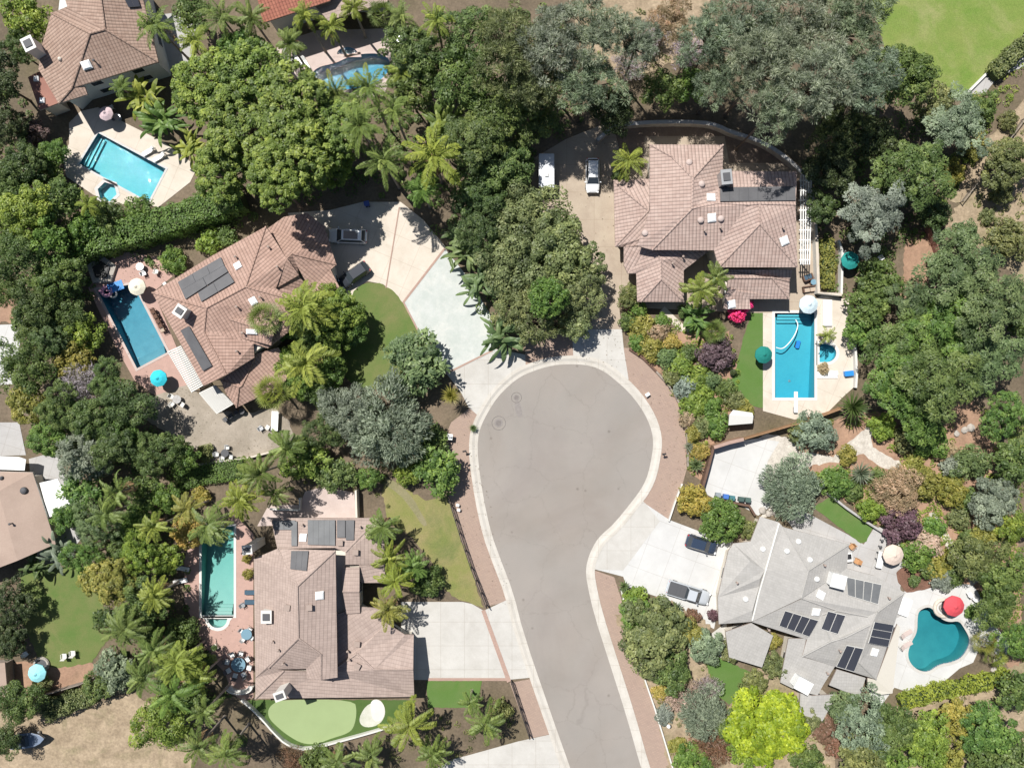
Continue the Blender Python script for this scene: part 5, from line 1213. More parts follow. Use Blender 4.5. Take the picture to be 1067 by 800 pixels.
T('bigbroad', 14, 50, 22, 7, 'deep', 'dark tree filling the corner beside the white chimney'); T('broad', 30, 138, 18, 4, (.10, .075, .06), 'purplish-brown tree below the red flat-roofed annex'); T('broad', 48, 182, 17, 4, 'mid', 'green bush beside the lower corner of the turquoise pool deck')
# palms and trees round the curved pool
palm('feather', 318, 16, 18, 10, 'palmy', 'palm whose fronds cross the terracotta roof')
palm('feather', 345, 28, 16, 8, 'palmy', 'yellowish palm at the porch of the terracotta house')
palm('feather', 368, 8, 15, 8, 'palmy', 'bright palm beyond the porch roof above the curved pool')
palm('fan', 399, 16, 15, 6, 'palm', 'small fan palm on the shaded deck of the curved pool')
palm('feather', 384, 92, 24, 13, 'palm', 'tall drooping palm standing over the curved pool')
palm('feather', 376, 132, 25, 14, 'palm', 'tall palm between the ficus grove and the palm thicket')
palm('feather', 410, 116, 22, 12, 'palm', 'arching palm just beyond the curved pool')
palm('feather', 452, 164, 34, 11, 'palmy', 'large bright palm with broad star of fronds above the shaded driveway')
palm('feather', 400, 168, 26, 12, 'palm', 'drooping palm shading the parked white car')
palm('feather', 440, 198, 20, 9, 'green', 'low palm at the far corner of the shaded driveway')
palm('paddle', 464, 128, 20, 8, 'palm', 'banana clump inside the palm thicket')
T('broad', 425, 90, 24, 10, 'mid', 'leafy tree in the palm thicket near the curved pool')
T('bigbroad', 432, 52, 32, 12, 'mid', 'tall green tree at the patio end of the curved pool')
palm('feather', 455, 22, 22, 12, 'palmy', 'yellow-green palm above the patio end of the curved pool')
palm('feather', 420, 18, 18, 10, 'palm', 'palm beside the small fan palm of the curved pool')
T('bigbroad', 482, 76, 40, 13, 'mid', 'dense dark oak between the palms and the pines')
T('bigbroad', 486, 30, 34, 13, 'mid', 'green tree at the top edge beside the grey pines')
T('oak', 520, 110, 40, 11, 'mid', 'wide mid-green oak above the trailer drive')
T('oak', 490, 146, 34, 11, 'mid', 'clumpy oak beside the bright star palm')
T('oak', 556, 118, 34, 8, 'mid', 'oak overhanging the parked silver trailer')
T('bigbroad', 522, 172, 34, 8, 'mid', 'shadowed evergreen left of the silver trailer'.replace('left of', 'next to'))
T('bigbroad', 496, 200, 30, 8, 'deep', 'dark evergreen closing the end of the cream driveway')
for x, y, r, h, c, l in ((530, 44, 42, 16, (.105, .14, .06), 'tall green pine over the oaks'), (578, 40, 42, 17, 'grey', 'tall pine with grey open crown in the middle of the top edge row'), (560, 84, 34, 14, (.10, .135, .055), 'green-tufted pine above the trailer oak'), (622, 30, 38, 17, 'grey', 'sparse pine with bare limbs over the dry slope'), (612, 84, 36, 15, 'greygreen', 'leaning pine behind the parked white car'),
                         (745, 36, 38, 15, 'greygreen', 'pine at the far end of the dry slope'), (790, 24, 44, 17, 'grey', 'broad grey pine at the top edge beyond the dry slope'), (842, 26, 46, 18, 'grey', 'largest grey pine at the top edge'), (812, 108, 32, 18, 'greygreen', 'pine added to shade the patio, lowest on the slope by the curved retaining wall'), (892, 20, 44, 17, 'greygreen', 'pine at the top edge beside the park lawn'), (800, 64, 44, 19, 'grey', 'pine over the curved retaining wall'), (856, 82, 44, 20, 'grey', 'pine whose bare limbs shade the pink-tiled house'), (905, 76, 38, 16, 'greygreen', 'pine leaning towards the park lawn'), (752, 82, 30, 13, 'greygreen', 'slender pine behind the patio of the pink-tiled house')):  # lowest pine by the curved wall is added to shade the rear patio
    T('pine', x, y, r, h, c, l, group='pines along the top of the slope')
T('pine', 665, 42, 28, 14, 'grey', 'thin pine showing dry ground through its crown')
T('pine', 700, 18, 26, 13, 'tan', 'half-dry brownish pine over the bare slope')
T('broad', 690, 92, 22, 8, 'mid', 'green bush below the dry slope beside the shed roofs')
T('broad', 722, 88, 20, 7, 'green', 'bright bush between the dry slope and the curved retaining wall')
T('bigbroad', 640, 112, 26, 9, 'dark', 'dark evergreen at the bend of the curved retaining wall')
T('bigbroad', 945, 74, 34, 12, 'mid', 'dense green tree standing at the edge of the park lawn')
T('bigbroad', 880, 132, 32, 10, 'dark', 'dark evergreen in the shade of the pines beside the side pergola')
T('bigbroad', 868, 176, 26, 8, 'dark', 'dark evergreen hugging the outer wall of the pink-tiled house')
T('broad', 858, 215, 17, 6, 'deep', 'dark tree beside the white side pergola')
T('broad', 912, 142, 24, 8, 'dark', 'shaded bush under the pine row near the blue-grey tree')
T('oak', 958, 178, 40, 9, 'mid', 'dense green oak between the blue-grey tree and the yellow-green bank')
T('oak', 1000, 128, 34, 8, 'greygreen', 'grey-green oak below the park lawn corner')
T('broad', 978, 108, 22, 6, 'olive', 'olive bush against the edge of the park lawn')
T('oak', 910, 222, 36, 9, 'blue', 'blue-grey tree with layered crown beside the teal garden parasol')
T('bigbroad', 1054, 168, 28, 6, 'olive', 'dark olive tree on the slope past the dirt track')
T('broad', 1044, 200, 13, 2.6, 'olive', 'olive bush on the dry slope under the dark olive tree')
T('broad', 1052, 248, 22, 4, 'olive', 'low olive scrub on the bare dry hillside')
T('broad', 1004, 246, 18, 5, 'jade', 'dark green tree where the dirt path meets the hillside')
hedge([(1034, 78), (1050, 62), (1078, 36)], 15, 1.6, 'olive', 'clipped brown-green hedge between the two footpaths of the park')
hedge([(862, 300), (862, 250)], 14, 1.2, 'ygreen', 'planted strip of green and yellow bushes along the side terrace wall', lump=.4)
# right-hand garden trees
for kd, x, y, r, h, c, l in (
 ('oak', 1000, 282, 44, 9, 'jade', 'broad feathery tree at the upper end of the garden grove'),
 ('oak', 1036, 318, 40, 11, 'jade', 'feathery tree on the hillside edge of the garden grove'),
 ('oak', 992, 338, 44, 8, 'green', 'wide feathery tree in the heart of the garden grove'),
 ('oak', 952, 312, 22, 6, 'jade', 'feathery tree beside the red clay path'),
 ('oak', 946, 360, 38, 7, 'mid', 'feathery tree over the terrace wall of the bright blue pool'),
 ('oak', 936, 400, 36, 8, 'green', 'feathery tree facing the white terrace steps'),
 ('oak', 984, 398, 42, 11, 'mid', 'feathery tree between the pool terrace and the brown dirt patch'),
 ('oak', 962, 432, 28, 7, 'green', 'feathery tree lowest in the garden grove, beside the gravel path'),
 ('oak', 1034, 372, 36, 8, 'jade', 'feathery tree of the grove nearest the frame edge')):
    T(kd, x, y, r, h, c, l, group='feathery trees of the garden grove')
T('broad', 918, 292, 24, 5, 'mid', 'compact tree under the blue-grey tree, by the teal garden parasol')
T('broad', 906, 324, 24, 5, 'mid', 'compact tree against the upper pool terrace wall')
T('broad', 900, 346, 20, 4, 'green', 'small tree at the spa end of the pool terrace')
T('broad', 1064, 330, 22, 6, 'mid', 'tree cut by the frame edge beside the garden grove')
T('bigbroad', 1050, 432, 27, 6, 'green', 'bright green tree beyond the brown dirt patch')
T('broad', 1056, 480, 22, 5, 'mid', 'green tree by the small lawn at the frame edge')
palm('yucca', 888, 424, 17, 2.6, 'deep', 'dark spiky yucca clump at the corner of the pool terrace wall')
T('broad', 850, 450, 22, 3.5, 'greygreen', 'wide grey-green bush over the gravel path, below the boundary wall')
T('shrub', 835, 448, 12, 2.2, 'olive', 'olive shrub under the boundary wall')
T('broad', 921, 446, 15, 2.5, 'bright', 'rounded yellow-green bush inside the fork of the gravel path')
T('broad', 968, 458, 22, 3, 'green', 'spreading green bush between the fork and the dirt patch')
T('weep', 826, 508, 34, 5, 'greygreen', 'weeping grey-green tree with arching twigs beside the concrete parking pad')
T('broad', 870, 502, 18, 3, 'green', 'green bush between the weeping tree and the small lawn')
palm('yucca', 896, 492, 13, 1.8, 'blue', 'grey-blue spiky clump beside the gravel path')
T('weep', 938, 510, 27, 4, 'tan', 'tan feathery bush in the middle of the garden')
T('broad', 964, 502, 18, 3, 'ygreen', 'yellowish bush beside the tan feathery bush')
T('broad', 992, 512, 17, 3, 'ygreen', 'yellow-green bush next to the flagstone steps')
T('broad', 908, 531, 13, 2.5, 'bright', 'lime bush along the edging of the crescent lawn')
T('broad', 942, 546, 22, 3.4, 'purple', 'dark purple-leaved bush by the beige parasol')
T('shrub', 966, 568, 15, 2, 'dry', 'dry brownish bush below the purple-leaved bush')
T('broad', 1013, 482, 20, 3.2, 'jade', 'round dark green bush beside the clay garden path')
T('shrub', 990, 484, 11, 1.6, 'blue', 'grey-blue shrub beside the clay garden path')
T('bigbroad', 1038, 523, 26, 5, 'blue', 'grey-green tree with loose crown beyond the clay garden path')
T('broad', 1026, 557, 14, 3, 'ygreen', 'small yellowish tree below the grey-green loose tree')
T('broad', 1057, 550, 18, 4, 'bright', 'bright green tree at the frame edge beyond the clay garden path')
T('bigbroad', 1020, 582, 26, 5.5, 'olive', 'olive tree shading the lower flagstone steps')
T('bigbroad', 1048, 604, 27, 6, 'mid', 'tall tree on the garden edge above the kidney pool')
T('bigbroad', 1040, 636, 22, 6, 'mid', 'tree shading the far deck of the kidney pool')
T('bigbroad', 1066, 668, 24, 6, 'green', 'tree at the frame edge level with the kidney pool')
T('broad', 1062, 720, 22, 5, 'mid', 'tree closing the end of the lime hedge')
T('broad', 956, 578, 18, 2.6, 'green', 'green bush behind the beige parasol')
T('shrub', 978, 588, 14, 1.8, 'ygreen', 'yellow-green shrub above the red-brown mulch bed')
T('shrub', 982, 604, 12, 1.5, 'blue', 'blue-grey low shrub beside the red-brown mulch bed')
T('shrub', 996, 598, 12, 1.6, 'mid', 'green shrub beside the stone seat of the kidney pool')
T('shrub', 953, 605, 6, 1.2, 'mid', 'small round shrub planted in the red-brown mulch bed')
palm('fan', 1026, 668, 13, 2.2, 'ygreen', 'yellow-green fan palm planted by the kidney pool deck')
palm('fan', 1036, 682, 12, 2.0, 'palmy', 'second low fan palm by the kidney pool, nearer the lime hedge')
T('shrub', 1013, 638, 7, 1.0, 'green', 'clipped round shrub beside the red parasol')
hedge([(938, 732), (970, 722), (1010, 714), (1052, 704)], 13, 1.7, (.17, .215, .028), 'long yellow-green hedge below the kidney pool')
T('bigbroad', 902, 756, 32, 6, 'greygreen', 'grey-olive tree under the lowest grey roofs')
T('broad', 880, 736, 18, 4, 'jade', 'dark green tree against the patio roof of the grey house')
T('bigbroad', 932, 762, 27, 6, 'mid', 'green tree below the end of the lime hedge')
T('bigbroad', 968, 772, 28, 6, 'bright', 'bright green tree on the dry slope at the bottom edge')
T('broad', 1000, 748, 20, 4, 'ygreen', 'yellowish bush on the dry slope under the lime hedge')
T('bigbroad', 1032, 762, 29, 6, 'green', 'leafy tree in the bottom corner by the dry slope')
T('broad', 900, 790, 24, 5, 'olive', 'olive bush at the bottom edge beside the red shrubs')
T('broad', 1058, 792, 24, 5, 'mid', 'tree filling the bottom corner')
T('shrub', 860, 762, 13, 1.6, 'rust', 'reddish shrub between the lime tree and the grey-olive tree')
T('shrub', 872, 776, 12, 1.5, 'rust', 'second reddish shrub, nearer the bottom edge')
T('dense', 800, 760, 43, 7, 'lime', 'vivid lime-green tree on the slope below the grey house', name='broadleaf_tree')
T('broad', 775, 782, 18, 3, 'bright', 'bright bush hugging the vivid lime-green tree')
T('broad', 786, 712, 14, 3, 'olive', 'olive shrub between the small lawn and the grey entry roof')
T('broad', 808, 694, 14, 3, 'olive', 'olive shrub tucked between the grey roofs')
T('shrub', 806, 668, 8, 2, 'ygreen', 'small yellowish shrub in the courtyard of the grey house')
# front garden of the grey house
T('bigbroad', 682, 662, 40, 5.5, 'olive', 'big olive tree with brown twigs in front of the grey house')
T('broad', 664, 640, 18, 3.6, 'green', 'green tree beside the lower driveway corner')
T('broad', 700, 700, 22, 4, 'mid', 'leafy tree below the big olive tree')
T('broad', 738, 674, 19, 4, 'greygreen', 'pale grey-green tree at the front door of the grey house')
T('broad', 716, 658, 16, 3, 'ygreen', 'yellow-green bush between the olive and the pale grey-green tree')
T('shrub', 662, 622, 12, 1.8, 'bright', 'bright shrub at the edge of the white driveway')
palm('agave', 650, 610, 8, .9, 'jade', 'spiky agave at the lower corner of the white driveway')
palm('agave', 704, 634, 9, .9, 'blue', 'grey-blue agave beside the parked pickup')
T('shrub', 686, 632, 9, 1.2, 'rust', 'rust-coloured shrub along the edge by the pickup')
T('shrub', 722, 642, 8, 1.3, 'rust', 'rusty shrub at the nose of the pickup')
T('shrub', 743, 641, 6, 1.0, 'purple', 'small dark red shrub beside the garage of the grey house')
T('weep', 733, 742, 28, 4, 'greygreen', 'feathery grey-green bush on the lower front slope')
T('twig', 712, 728, 18, 2.2, 'dry', 'dry leafless shrub below the olive tree')
T('twig', 736, 716, 14, 2.0, 'lav', 'greyish twiggy shrub beside the small lawn')
T('shrub', 692, 744, 10, 1.2, 'blue', 'silvery shrub along the lower fence')
T('twig', 744, 778, 22, 2.2, 'rust', 'red-brown twiggy bush at the bottom of the front slope')
T('broad', 722, 794, 20, 2.5, 'green', 'dense green bush at the bottom edge of the front slope')
T('shrub', 706, 776, 9, 1.2, 'ygreen', 'yellowish shrub along the lower fence near the bottom edge')
T('shrub', 688, 722, 9, 1.2, 'yellow', 'yellow-flowered shrub under the leafy tree')
# upper driveway corner of the grey house
T('broad', 724, 522, 18, 3, 'yellow', 'yellow-flowering shrub beside the brown retaining wall')
T('round', 753, 543, 25, 4, 'green', 'dense clipped round green tree beside the dark car')
T('shrub', 781, 552, 9, 2, 'olive', 'small olive shrub at the garage corner of the grey house')
palm('agave', 725, 484, 10, 1.0, 'jade', 'jade agave at the foot of the brown retaining wall')
palm('agave', 717, 465, 7, .8, 'blue', 'blue agave on the verge edge above the jade agave')
# flower bank between the verge and the pink-tiled house
bank = [(662, 318, 11, 'rust'), (655, 335, 9, 'mid'), (668, 340, 13, 'ygreen'), (664, 356, 9, 'green'), (686, 346, 11, 'tan'), (678, 362, 13, 'ygreen'), (694, 372, 11, 'jade'), (700, 356, 9, 'yellow'), (709, 380, 12, 'bright'), (700, 392, 9, 'olive'),
        (720, 368, 10, 'mid'), (726, 392, 13, 'bright'), (714, 402, 12, 'blue'), (732, 408, 12, 'bright'), (740, 396, 10, 'jade'), (722, 422, 13, 'bright'), (741, 424, 12, 'green'), (746, 443, 13, 'green'), (733, 444, 11, 'olive'), (724, 452, 9, 'ygreen'),
        (730, 470, 9, 'yellow'), (757, 404, 10, 'mid'), (766, 416, 10, 'olive'), (776, 426, 9, 'ygreen'), (716, 436, 8, 'tan'), (690, 334, 8, 'green')]
ords = ['first', 'second', 'third', 'fourth', 'fifth', 'sixth', 'seventh', 'eighth', 'ninth', 'tenth', 'eleventh', 'twelfth', 'thirteenth', 'fourteenth', 'fifteenth', 'sixteenth', 'seventeenth', 'eighteenth', 'nineteenth', 'twentieth']
cn = {'rust': 'rusty brown', 'mid': 'mid-green', 'ygreen': 'yellow-green', 'tan': 'pale tan', 'jade': 'dark jade', 'yellow': 'yellow-flowered', 'olive': 'olive', 'blue': 'blue-grey', 'bright': 'bright green', 'green': 'fresh green', 'palmy': 'yellow-green', 'palm': 'dull green'}
cnt = {}
for x, y, r, c in sorted(bank, key=lambda b: b[1]):
    k = cnt.setdefault(c, 0); cnt[c] += 1; n_ = sum(1 for b in bank if b[3] == c)
    lab = f'{cn[c]} shrub in the flower bank above the curved verge' if n_ == 1 else f'{ords[k]} {cn[c]} shrub of the flower bank, counted from the entry roof down'
    T('shrub', x, y, r, 1.1 + .05 * r, c, lab, group='shrubs of the flower bank')
T('broad', 747, 369, 19, 2.8, (.105, .078, .072), 'dusky purple-brown bush beside the crescent lawn of the bright blue pool')
T('broad', 656, 308, 13, 3, 'olive', 'olive bush at the corner of the pink-tiled entry wing')
T('shrub', 664, 322, 10, 2, 'green', 'green shrub under the entry wing eave')
palm('feather', 731, 302, 20, 5.5, 'palmy', 'bright palm in the courtyard notch of the pink-tiled house')
palm('feather', 745, 290, 16, 6, 'palm', 'taller palm against the patio roof of the pink-tiled house')
palm('paddle', 728, 330, 14, 3, 'green', 'banana clump in front of the courtyard palms')
palm('fan', 744, 345, 13, 2.5, 'palm', 'low fan palm above the purple-brown bush')
for x, y, r, l in ((768, 326, 9, 'larger magenta bougainvillea under the white skylight of the patio roof'), (777, 318, 7, 'smaller magenta bougainvillea climbing at the patio roof corner')):
    T('shrub', x, y, r, 2.2, 'magenta', l, name='bougainvillea', cat='plant')
T('shrub', 715, 325, 8, 1.4, 'mid', 'green shrub beside the curving entry path')
palm('feather', 655, 168, 19, 5.5, 'palmy', 'small bright palm beside the upper roof of the pink-tiled house')
T('shrub', 646, 182, 8, 2, 'deep', 'dark shrub under the small bright palm')
palm('feather', 862, 350, 11, 2.6, 'palmy', 'short palm beside the round spa of the bright blue pool')
T('shrub', 858, 384, 6, 1.0, 'tan', 'small dry plant at the lower side of the round spa')
ISL = (.118, .155, .06)
for x, y, r, l in ((682, 34, 20, 'in the middle of the dry slope'), (716, 52, 18, 'at the lower edge of the dry slope'), (656, 66, 17, 'between the sparse pine and the retaining wall')):
    T('twig', x, y, r, 3.5, 'lav', 'grey leafless bush ' + l, group='leafless bushes on the dry slope')
palm('feather', 350, 98, 20, 9, 'palm', 'palm at the ficus side of the curved pool'); palm('feather', 420, 74, 20, 9, 'palmy', 'palm leaning over the sunny end of the curved pool'); palm('feather', 303, 46, 17, 9, 'palm', 'palm over the white loungers of the curved pool')
# island of trees between the two upper driveways
for kd, x, y, r, h, c, l in (('bigbroad', 546, 228, 42, 8, ISL, 'olive-green tree at the top of the island between two driveways'), ('bigbroad', 532, 272, 40, 8, ISL, 'olive-green tree beside the stamped green driveway'), ('bigbroad', 582, 260, 42, 8, ISL, 'olive-green tree beside the tan driveway'),
                             ('bigbroad', 602, 302, 33, 7, ISL, 'olive-green tree over the edge of the tan driveway'), ('bigbroad', 548, 322, 36, 7, ISL, 'olive-green tree nearest the turning circle'), ('broad', 600, 336, 19, 5, ISL, 'small olive tree at the foot of the tan driveway')):
    T(kd, x, y, r, h, c, l, group='olive-green trees of the driveway island')
T('round', 571, 309, 23, 9.5, 'green', 'rounded fresh green tree among the olive-green trees')
for x, y, r, l in ((484, 262, 17, 'at the top corner of the stamped driveway'), (500, 296, 16, 'halfway along the stamped driveway'), (524, 352, 20, 'at the foot of the stamped driveway, throwing spiky shade'), (476, 244, 13, 'by the cream driveway corner')):
    palm('paddle', x, y, r, 4, 'jade', 'dark bird-of-paradise clump ' + l)
T('bigbroad', 500, 236, 28, 8, 'deep', 'dark tree behind the bird-of-paradise clumps')
# front of the red-tiled house
for kd, x, y, r, h, c, l in (('broad', 302, 338, 18, 5, 'green', 'between the roof palms and the hall of the red-tiled house'), ('broad', 338, 312, 18, 5.5, 'bright', 'at the garage roof corner, brightest of its clump'), ('broad', 366, 342, 18, 5, 'green', 'on the front lawn side of its clump'), ('broad', 312, 402, 17, 4, 'green', 'at the foot of the low red roof'), ('broad', 336, 410, 17, 4, 'mid', 'beside the blue-grey weeping tree'), ('broad', 300, 376, 17, 4.5, 'bright', 'over the edge of the low red roof')):
    T(kd, x, y, r, h, c, 'clump tree ' + l, group='leafy clump in front of the red-tiled house')
palm('fan', 276, 332, 17, 8, 'palm', 'fan palm standing over the small gable of the red-tiled house')
palm('feather', 320, 322, 32, 8, 'palmy', 'bright feathery palm in front of the hall of the red-tiled house')
T('bigbroad', 350, 330, 30, 7, 'bright', 'dark leafy tree at the top of the front lawn')
T('broad', 330, 352, 22, 6, 'mid', 'mid-green tree between the two front palms')
palm('feather', 320, 378, 33, 6, 'palmy', 'wide bright palm at the low roof of the red-tiled house')
palm('fan', 284, 408, 18, 5, 'palmy', 'fan palm over the corner of the low red roof')
T('broad', 345, 384, 18, 4, 'green', 'green bush on the shaded edge of the front lawn')
T('bigleaf', 434, 380, 34, 6, 'jade', 'large-leaved glossy tree at the foot of the front lawn')
T('bigleaf', 418, 366, 18, 5, 'jade', 'smaller large-leaved tree on the front lawn edge')
palm('yucca', 470, 412, 11, 3.2, 'ygreen', 'yellow-tipped yucca beside the driveway apron')
T('weep', 404, 442, 48, 8, 'greygreen', 'huge grey-green weeping tree above the dry lawn')
T('weep', 362, 428, 32, 7, 'blue', 'blue-grey weeping tree beside the huge one')
T('bigbroad', 338, 448, 24, 6, 'deep', 'dark tree between the yard and the blue-grey weeping tree')
T('bigleaf', 456, 490, 26, 5, 'green', 'rounded leafy tree beside the black verge fence')
T('broad', 424, 492, 15, 3, 'bright', 'bright bush at the top of the dry lawn path')
T('shrub', 452, 458, 14, 2, 'mid', 'low green shrub behind the white mailbox')
T('bigleaf', 350, 495, 20, 4, 'mid', 'green bush above the pale pink patio')
T('broad', 384, 498, 13, 3, 'green', 'small bush at the corner of the pale pink patio')
T('bigleaf', 318, 478, 26, 5, 'bright', 'light green leafy tree beside the yard table')
palm('feather', 298, 466, 22, 7, 'palm', 'palm standing beside the yard of the red-tiled house')
palm('feather', 272, 492, 25, 9, 'palm', 'tall feathery palm between the yard and the pale pink patio')
palm('feather', 252, 520, 22, 9, 'palmy', 'tall palm at the top corner of the long pool deck')
palm('feather', 287, 514, 18, 6, 'palm', 'palm shading the edge of the pale pink patio')
hedge([(184, 502), (205, 495), (230, 491), (254, 488)], 22, 1.0, 'green', 'low dark clipped hedge curving below the yard', lump=.1, l=.2, wl=.13, dens=60)
T('shrub', 213, 472, 9, 1.5, 'olive', 'olive shrub on the edge of the yard by the garden chairs')
palm('feather', 218, 546, 24, 9, 'palm', 'tall palm drooping over the head of the long pool')
palm('feather', 196, 530, 20, 7, 'ygreen', 'yellow palm beside the head of the long pool')
T('broad', 192, 555, 18, 4, 'yellow', 'yellow-leaved bush beside the long pool')
T('shrub', 210, 516, 9, 1.6, 'yellow', 'golden shrub under the low clipped hedge')
T('broad', 258, 598, 6, 1.2, 'ygreen', 'clipped box bush by the wall of the long pool deck')
T('broad', 257, 582, 5, 1.0, 'ygreen', 'smaller clipped box bush beside the tall square chimney')
# palms along the east wall of the putting-green house
palm('feather', 400, 548, 19, 5, 'palm', 'dull green palm at the north corner of the brown-tiled house')
palm('feather', 406, 580, 20, 5, 'palmy', 'bright palm beside the brown courtyard roof')
palm('feather', 412, 606, 22, 5.5, 'palmy', 'bright palm in the middle of the driveway-side row')
palm('feather', 405, 634, 20, 5, 'ygreen', 'yellow palm at the driveway end of its row')
palm('feather', 430, 590, 17, 4, 'green', 'green palm leaning over the dry lawn')
T('broad', 446, 606, 18, 3, 'mid', 'dark bush between the dry lawn and the driveway')
T('broad', 394, 560, 12, 3, 'deep', 'dark bush behind the palm at the north corner')
palm('feather', 427, 756, 28, 5.5, 'palmy', 'wide palm beside the sand bunker')
palm('feather', 506, 752, 23, 4.5, 'palm', 'palm in the dry bed below the front lawn strip')
palm('feather', 490, 732, 15, 4, 'palm', 'small palm at the end of the front lawn strip')
palm('feather', 388, 786, 22, 4, 'palm', 'palm below the putting green wall')
palm('feather', 352, 792, 20, 4, 'palm', 'palm at the bottom edge below the putting green')
palm('feather', 452, 784, 18, 4, 'palm', 'palm beside the lowest driveway')
T('broad', 330, 796, 18, 3, 'mid', 'green bush at the bottom edge beside the palms')
T('twig', 305, 792, 15, 2, 'rust', 'reddish twiggy bush under the putting green wall')
T('shrub', 524, 740, 10, 1.6, 'olive', 'olive shrub near the lower verge wall')
# west thicket beside the dark blue pool
for kd, x, y, r, h, c, l in (
 ('bigbroad', 58, 290, 28, 7, 'mid', 'tree of the thicket beside the clay patch'), ('bigbroad', 32, 322, 24, 8, 'deep', 'dark tree of the thicket above the white patio'), ('bigbroad', 66, 328, 26, 6, 'deep', 'dark tree in the thicket facing the dark blue pool'),
 ('conifer', 52, 354, 20, 8, 'deep', 'dark conifer in the thicket above the white patio'), ('bigbroad', 26, 384, 30, 8, 'mid', 'grey-green tree overhanging the white patio'), ('broad', 82, 346, 24, 5, 'bright', 'yellow-green tree nearest the dark blue pool'), ('broad', 76, 376, 22, 5.5, 'ygreen', 'yellow-tipped tree of the thicket above the dead grey tree'),
 ('twig', 82, 400, 22, 6, 'lav', 'dead grey tree among green ones'), ('bigbroad', 110, 396, 22, 7, 'mid', 'green tree beside the dead grey tree'), ('bigbroad', 130, 424, 27, 8, 'deep', 'dark tree shading the corner of the yard'), ('broad', 24, 420, 22, 7, 'ygreen', 'yellowish tree above the grey concrete pad'),
 ('bigbroad', 58, 424, 25, 8, 'mid', 'tree of the thicket below the grey-green one'), ('bigbroad', 92, 436, 25, 8, 'mid', 'tree of the thicket between the dead grey tree and the powder-green tree'), ('bigbroad', 48, 458, 22, 7, 'green', 'green tree beside the grey concrete pad'), ('conifer', 84, 474, 30, 9, 'blue', 'powder-green conifer beyond the white patio cover'),
 ('bigbroad', 116, 466, 24, 8, 'deep', 'shadowed tree of the thicket beside the powder-green conifer'), ('bigbroad', 160, 472, 28, 7, 'mid', 'rounded tree at the west corner of the yard'), ('broad', 190, 476, 17, 5, 'green', 'bush between the yard wall and the low clipped hedge'), ('bigleaf', 82, 508, 22, 6, 'green', 'leafy tree nearest the white patio cover'),
 ('bigbroad', 96, 548, 26, 7, 'jade', 'jade tree below the white patio cover'), ('broad', 148, 512, 18, 5, 'mid', 'bush beside the rounded yard tree'), ('broad', 170, 520, 17, 5, 'green', 'bush above the yellow palm'), ('bigbroad', 84, 582, 22, 7, 'green', 'tree at the top corner of the oval lawn'),
 ('bigbroad', 112, 606, 28, 8, 'ygreen', 'yellow-green tree hanging over the oval lawn'), ('bigbroad', 142, 578, 24, 7, 'bright', 'bright tree above the tall palms'), ('broad', 172, 584, 18, 5, 'bright', 'bright bush beside the long pool chairs'), ('bigbroad', 146, 632, 26, 8, 'mid', 'tree among the tall palms by the long pool')):
    T(kd, x, y, r, h, c, l, group='trees of the west thicket')
palm('feather', 124, 512, 22, 8, 'palm', 'pale palm in the thicket beyond the white patio cover')
palm('feather', 112, 534, 20, 8, 'palm', 'pale palm below the first one of the thicket')
palm('feather', 162, 548, 20, 8, 'palmy', 'bright palm west of the yellow-leaved bush')
palm('paddle', 58, 576, 16, 3, 'greygreen', 'grey banana plants at the corner of the brown felt roof')
palm('paddle', 34, 590, 12, 2.5, 'deep', 'dark banana clump against the brown house wall')
for x, y, r, h, c, l in ((162, 620, 20, 7, 'palmy', 'beside the white pool chairs'), (132, 656, 24, 8, 'palm', 'nearest the oval lawn'), (160, 676, 23, 8, 'palm', 'in the middle of the tall palms'), (186, 690, 23, 8, 'palmy', 'closest to the round dining table'), (180, 722, 27, 9, 'green', 'over the dark shade of the tall palms'), (150, 704, 22, 8, 'palm', 'at the garden side of the tall palms'),
                         (208, 706, 19, 7, 'palmy', 'leaning away from the round dining table'), (208, 776, 21, 8, 'palm', 'at the bottom edge near the dirt yard'), (236, 784, 22, 8, 'palm', 'below the curving white wall'), (214, 740, 20, 8, 'palm', 'between the dirt yard and the curving white wall')):
    palm('feather', x, y, r, h, c, 'tall slender palm ' + l, group='tall palms beside the long pool')
T('bigbroad', 168, 752, 32, 7, 'bright', 'big bright round tree over the dirt yard')
T('bigleaf', 118, 700, 22, 4, 'greygreen', 'grey-green bush below the oval lawn')
T('bigleaf', 100, 716, 16, 3, 'mid', 'bush at the end of the reddish hedge')
hedge([(46, 742), (70, 732), (96, 722)], 20, 1.6, 'olive', 'reddish-green hedge above the dirt yard', lump=.4)
T('bigbroad', 18, 734, 24, 6, 'mid', 'green tree between the shed and the covered boat')
T('bigbroad', 2, 772, 18, 5, 'deep', 'dark tree at the stern of the covered boat')
T('bigbroad', 8, 632, 28, 5, 'dark', 'dark tree throwing a black shadow on the oval lawn')
T('bigbroad', 6, 668, 20, 4.5, 'dark', 'dark tree above the shed')
T('shrub', 108, 646, 11, 1.5, 'deep', 'dark shrub on the oval lawn edge')
T('twig', 108, 652, 8, 1.4, 'rust', 'reddish twigs beside the dark lawn shrub')
T('broad', 42, 714, 11, 2, 'olive', 'olive bush beside the pale blue parasol')
for x, y, r, l in ((188, 662, 19, 'beside the half-round spa palms'), (206, 690, 17, 'between the tall palms and the round dining table'), (176, 704, 18, 'in the dark shade of the tall palms'), (196, 730, 20, 'under the tall palms near the dirt yard'), (150, 655, 20, 'between the oval lawn and the tall palms')):
    T('broad', x, y, r, 3.5, 'mid', 'leafy bush ' + l, group='bushes under the tall palms')
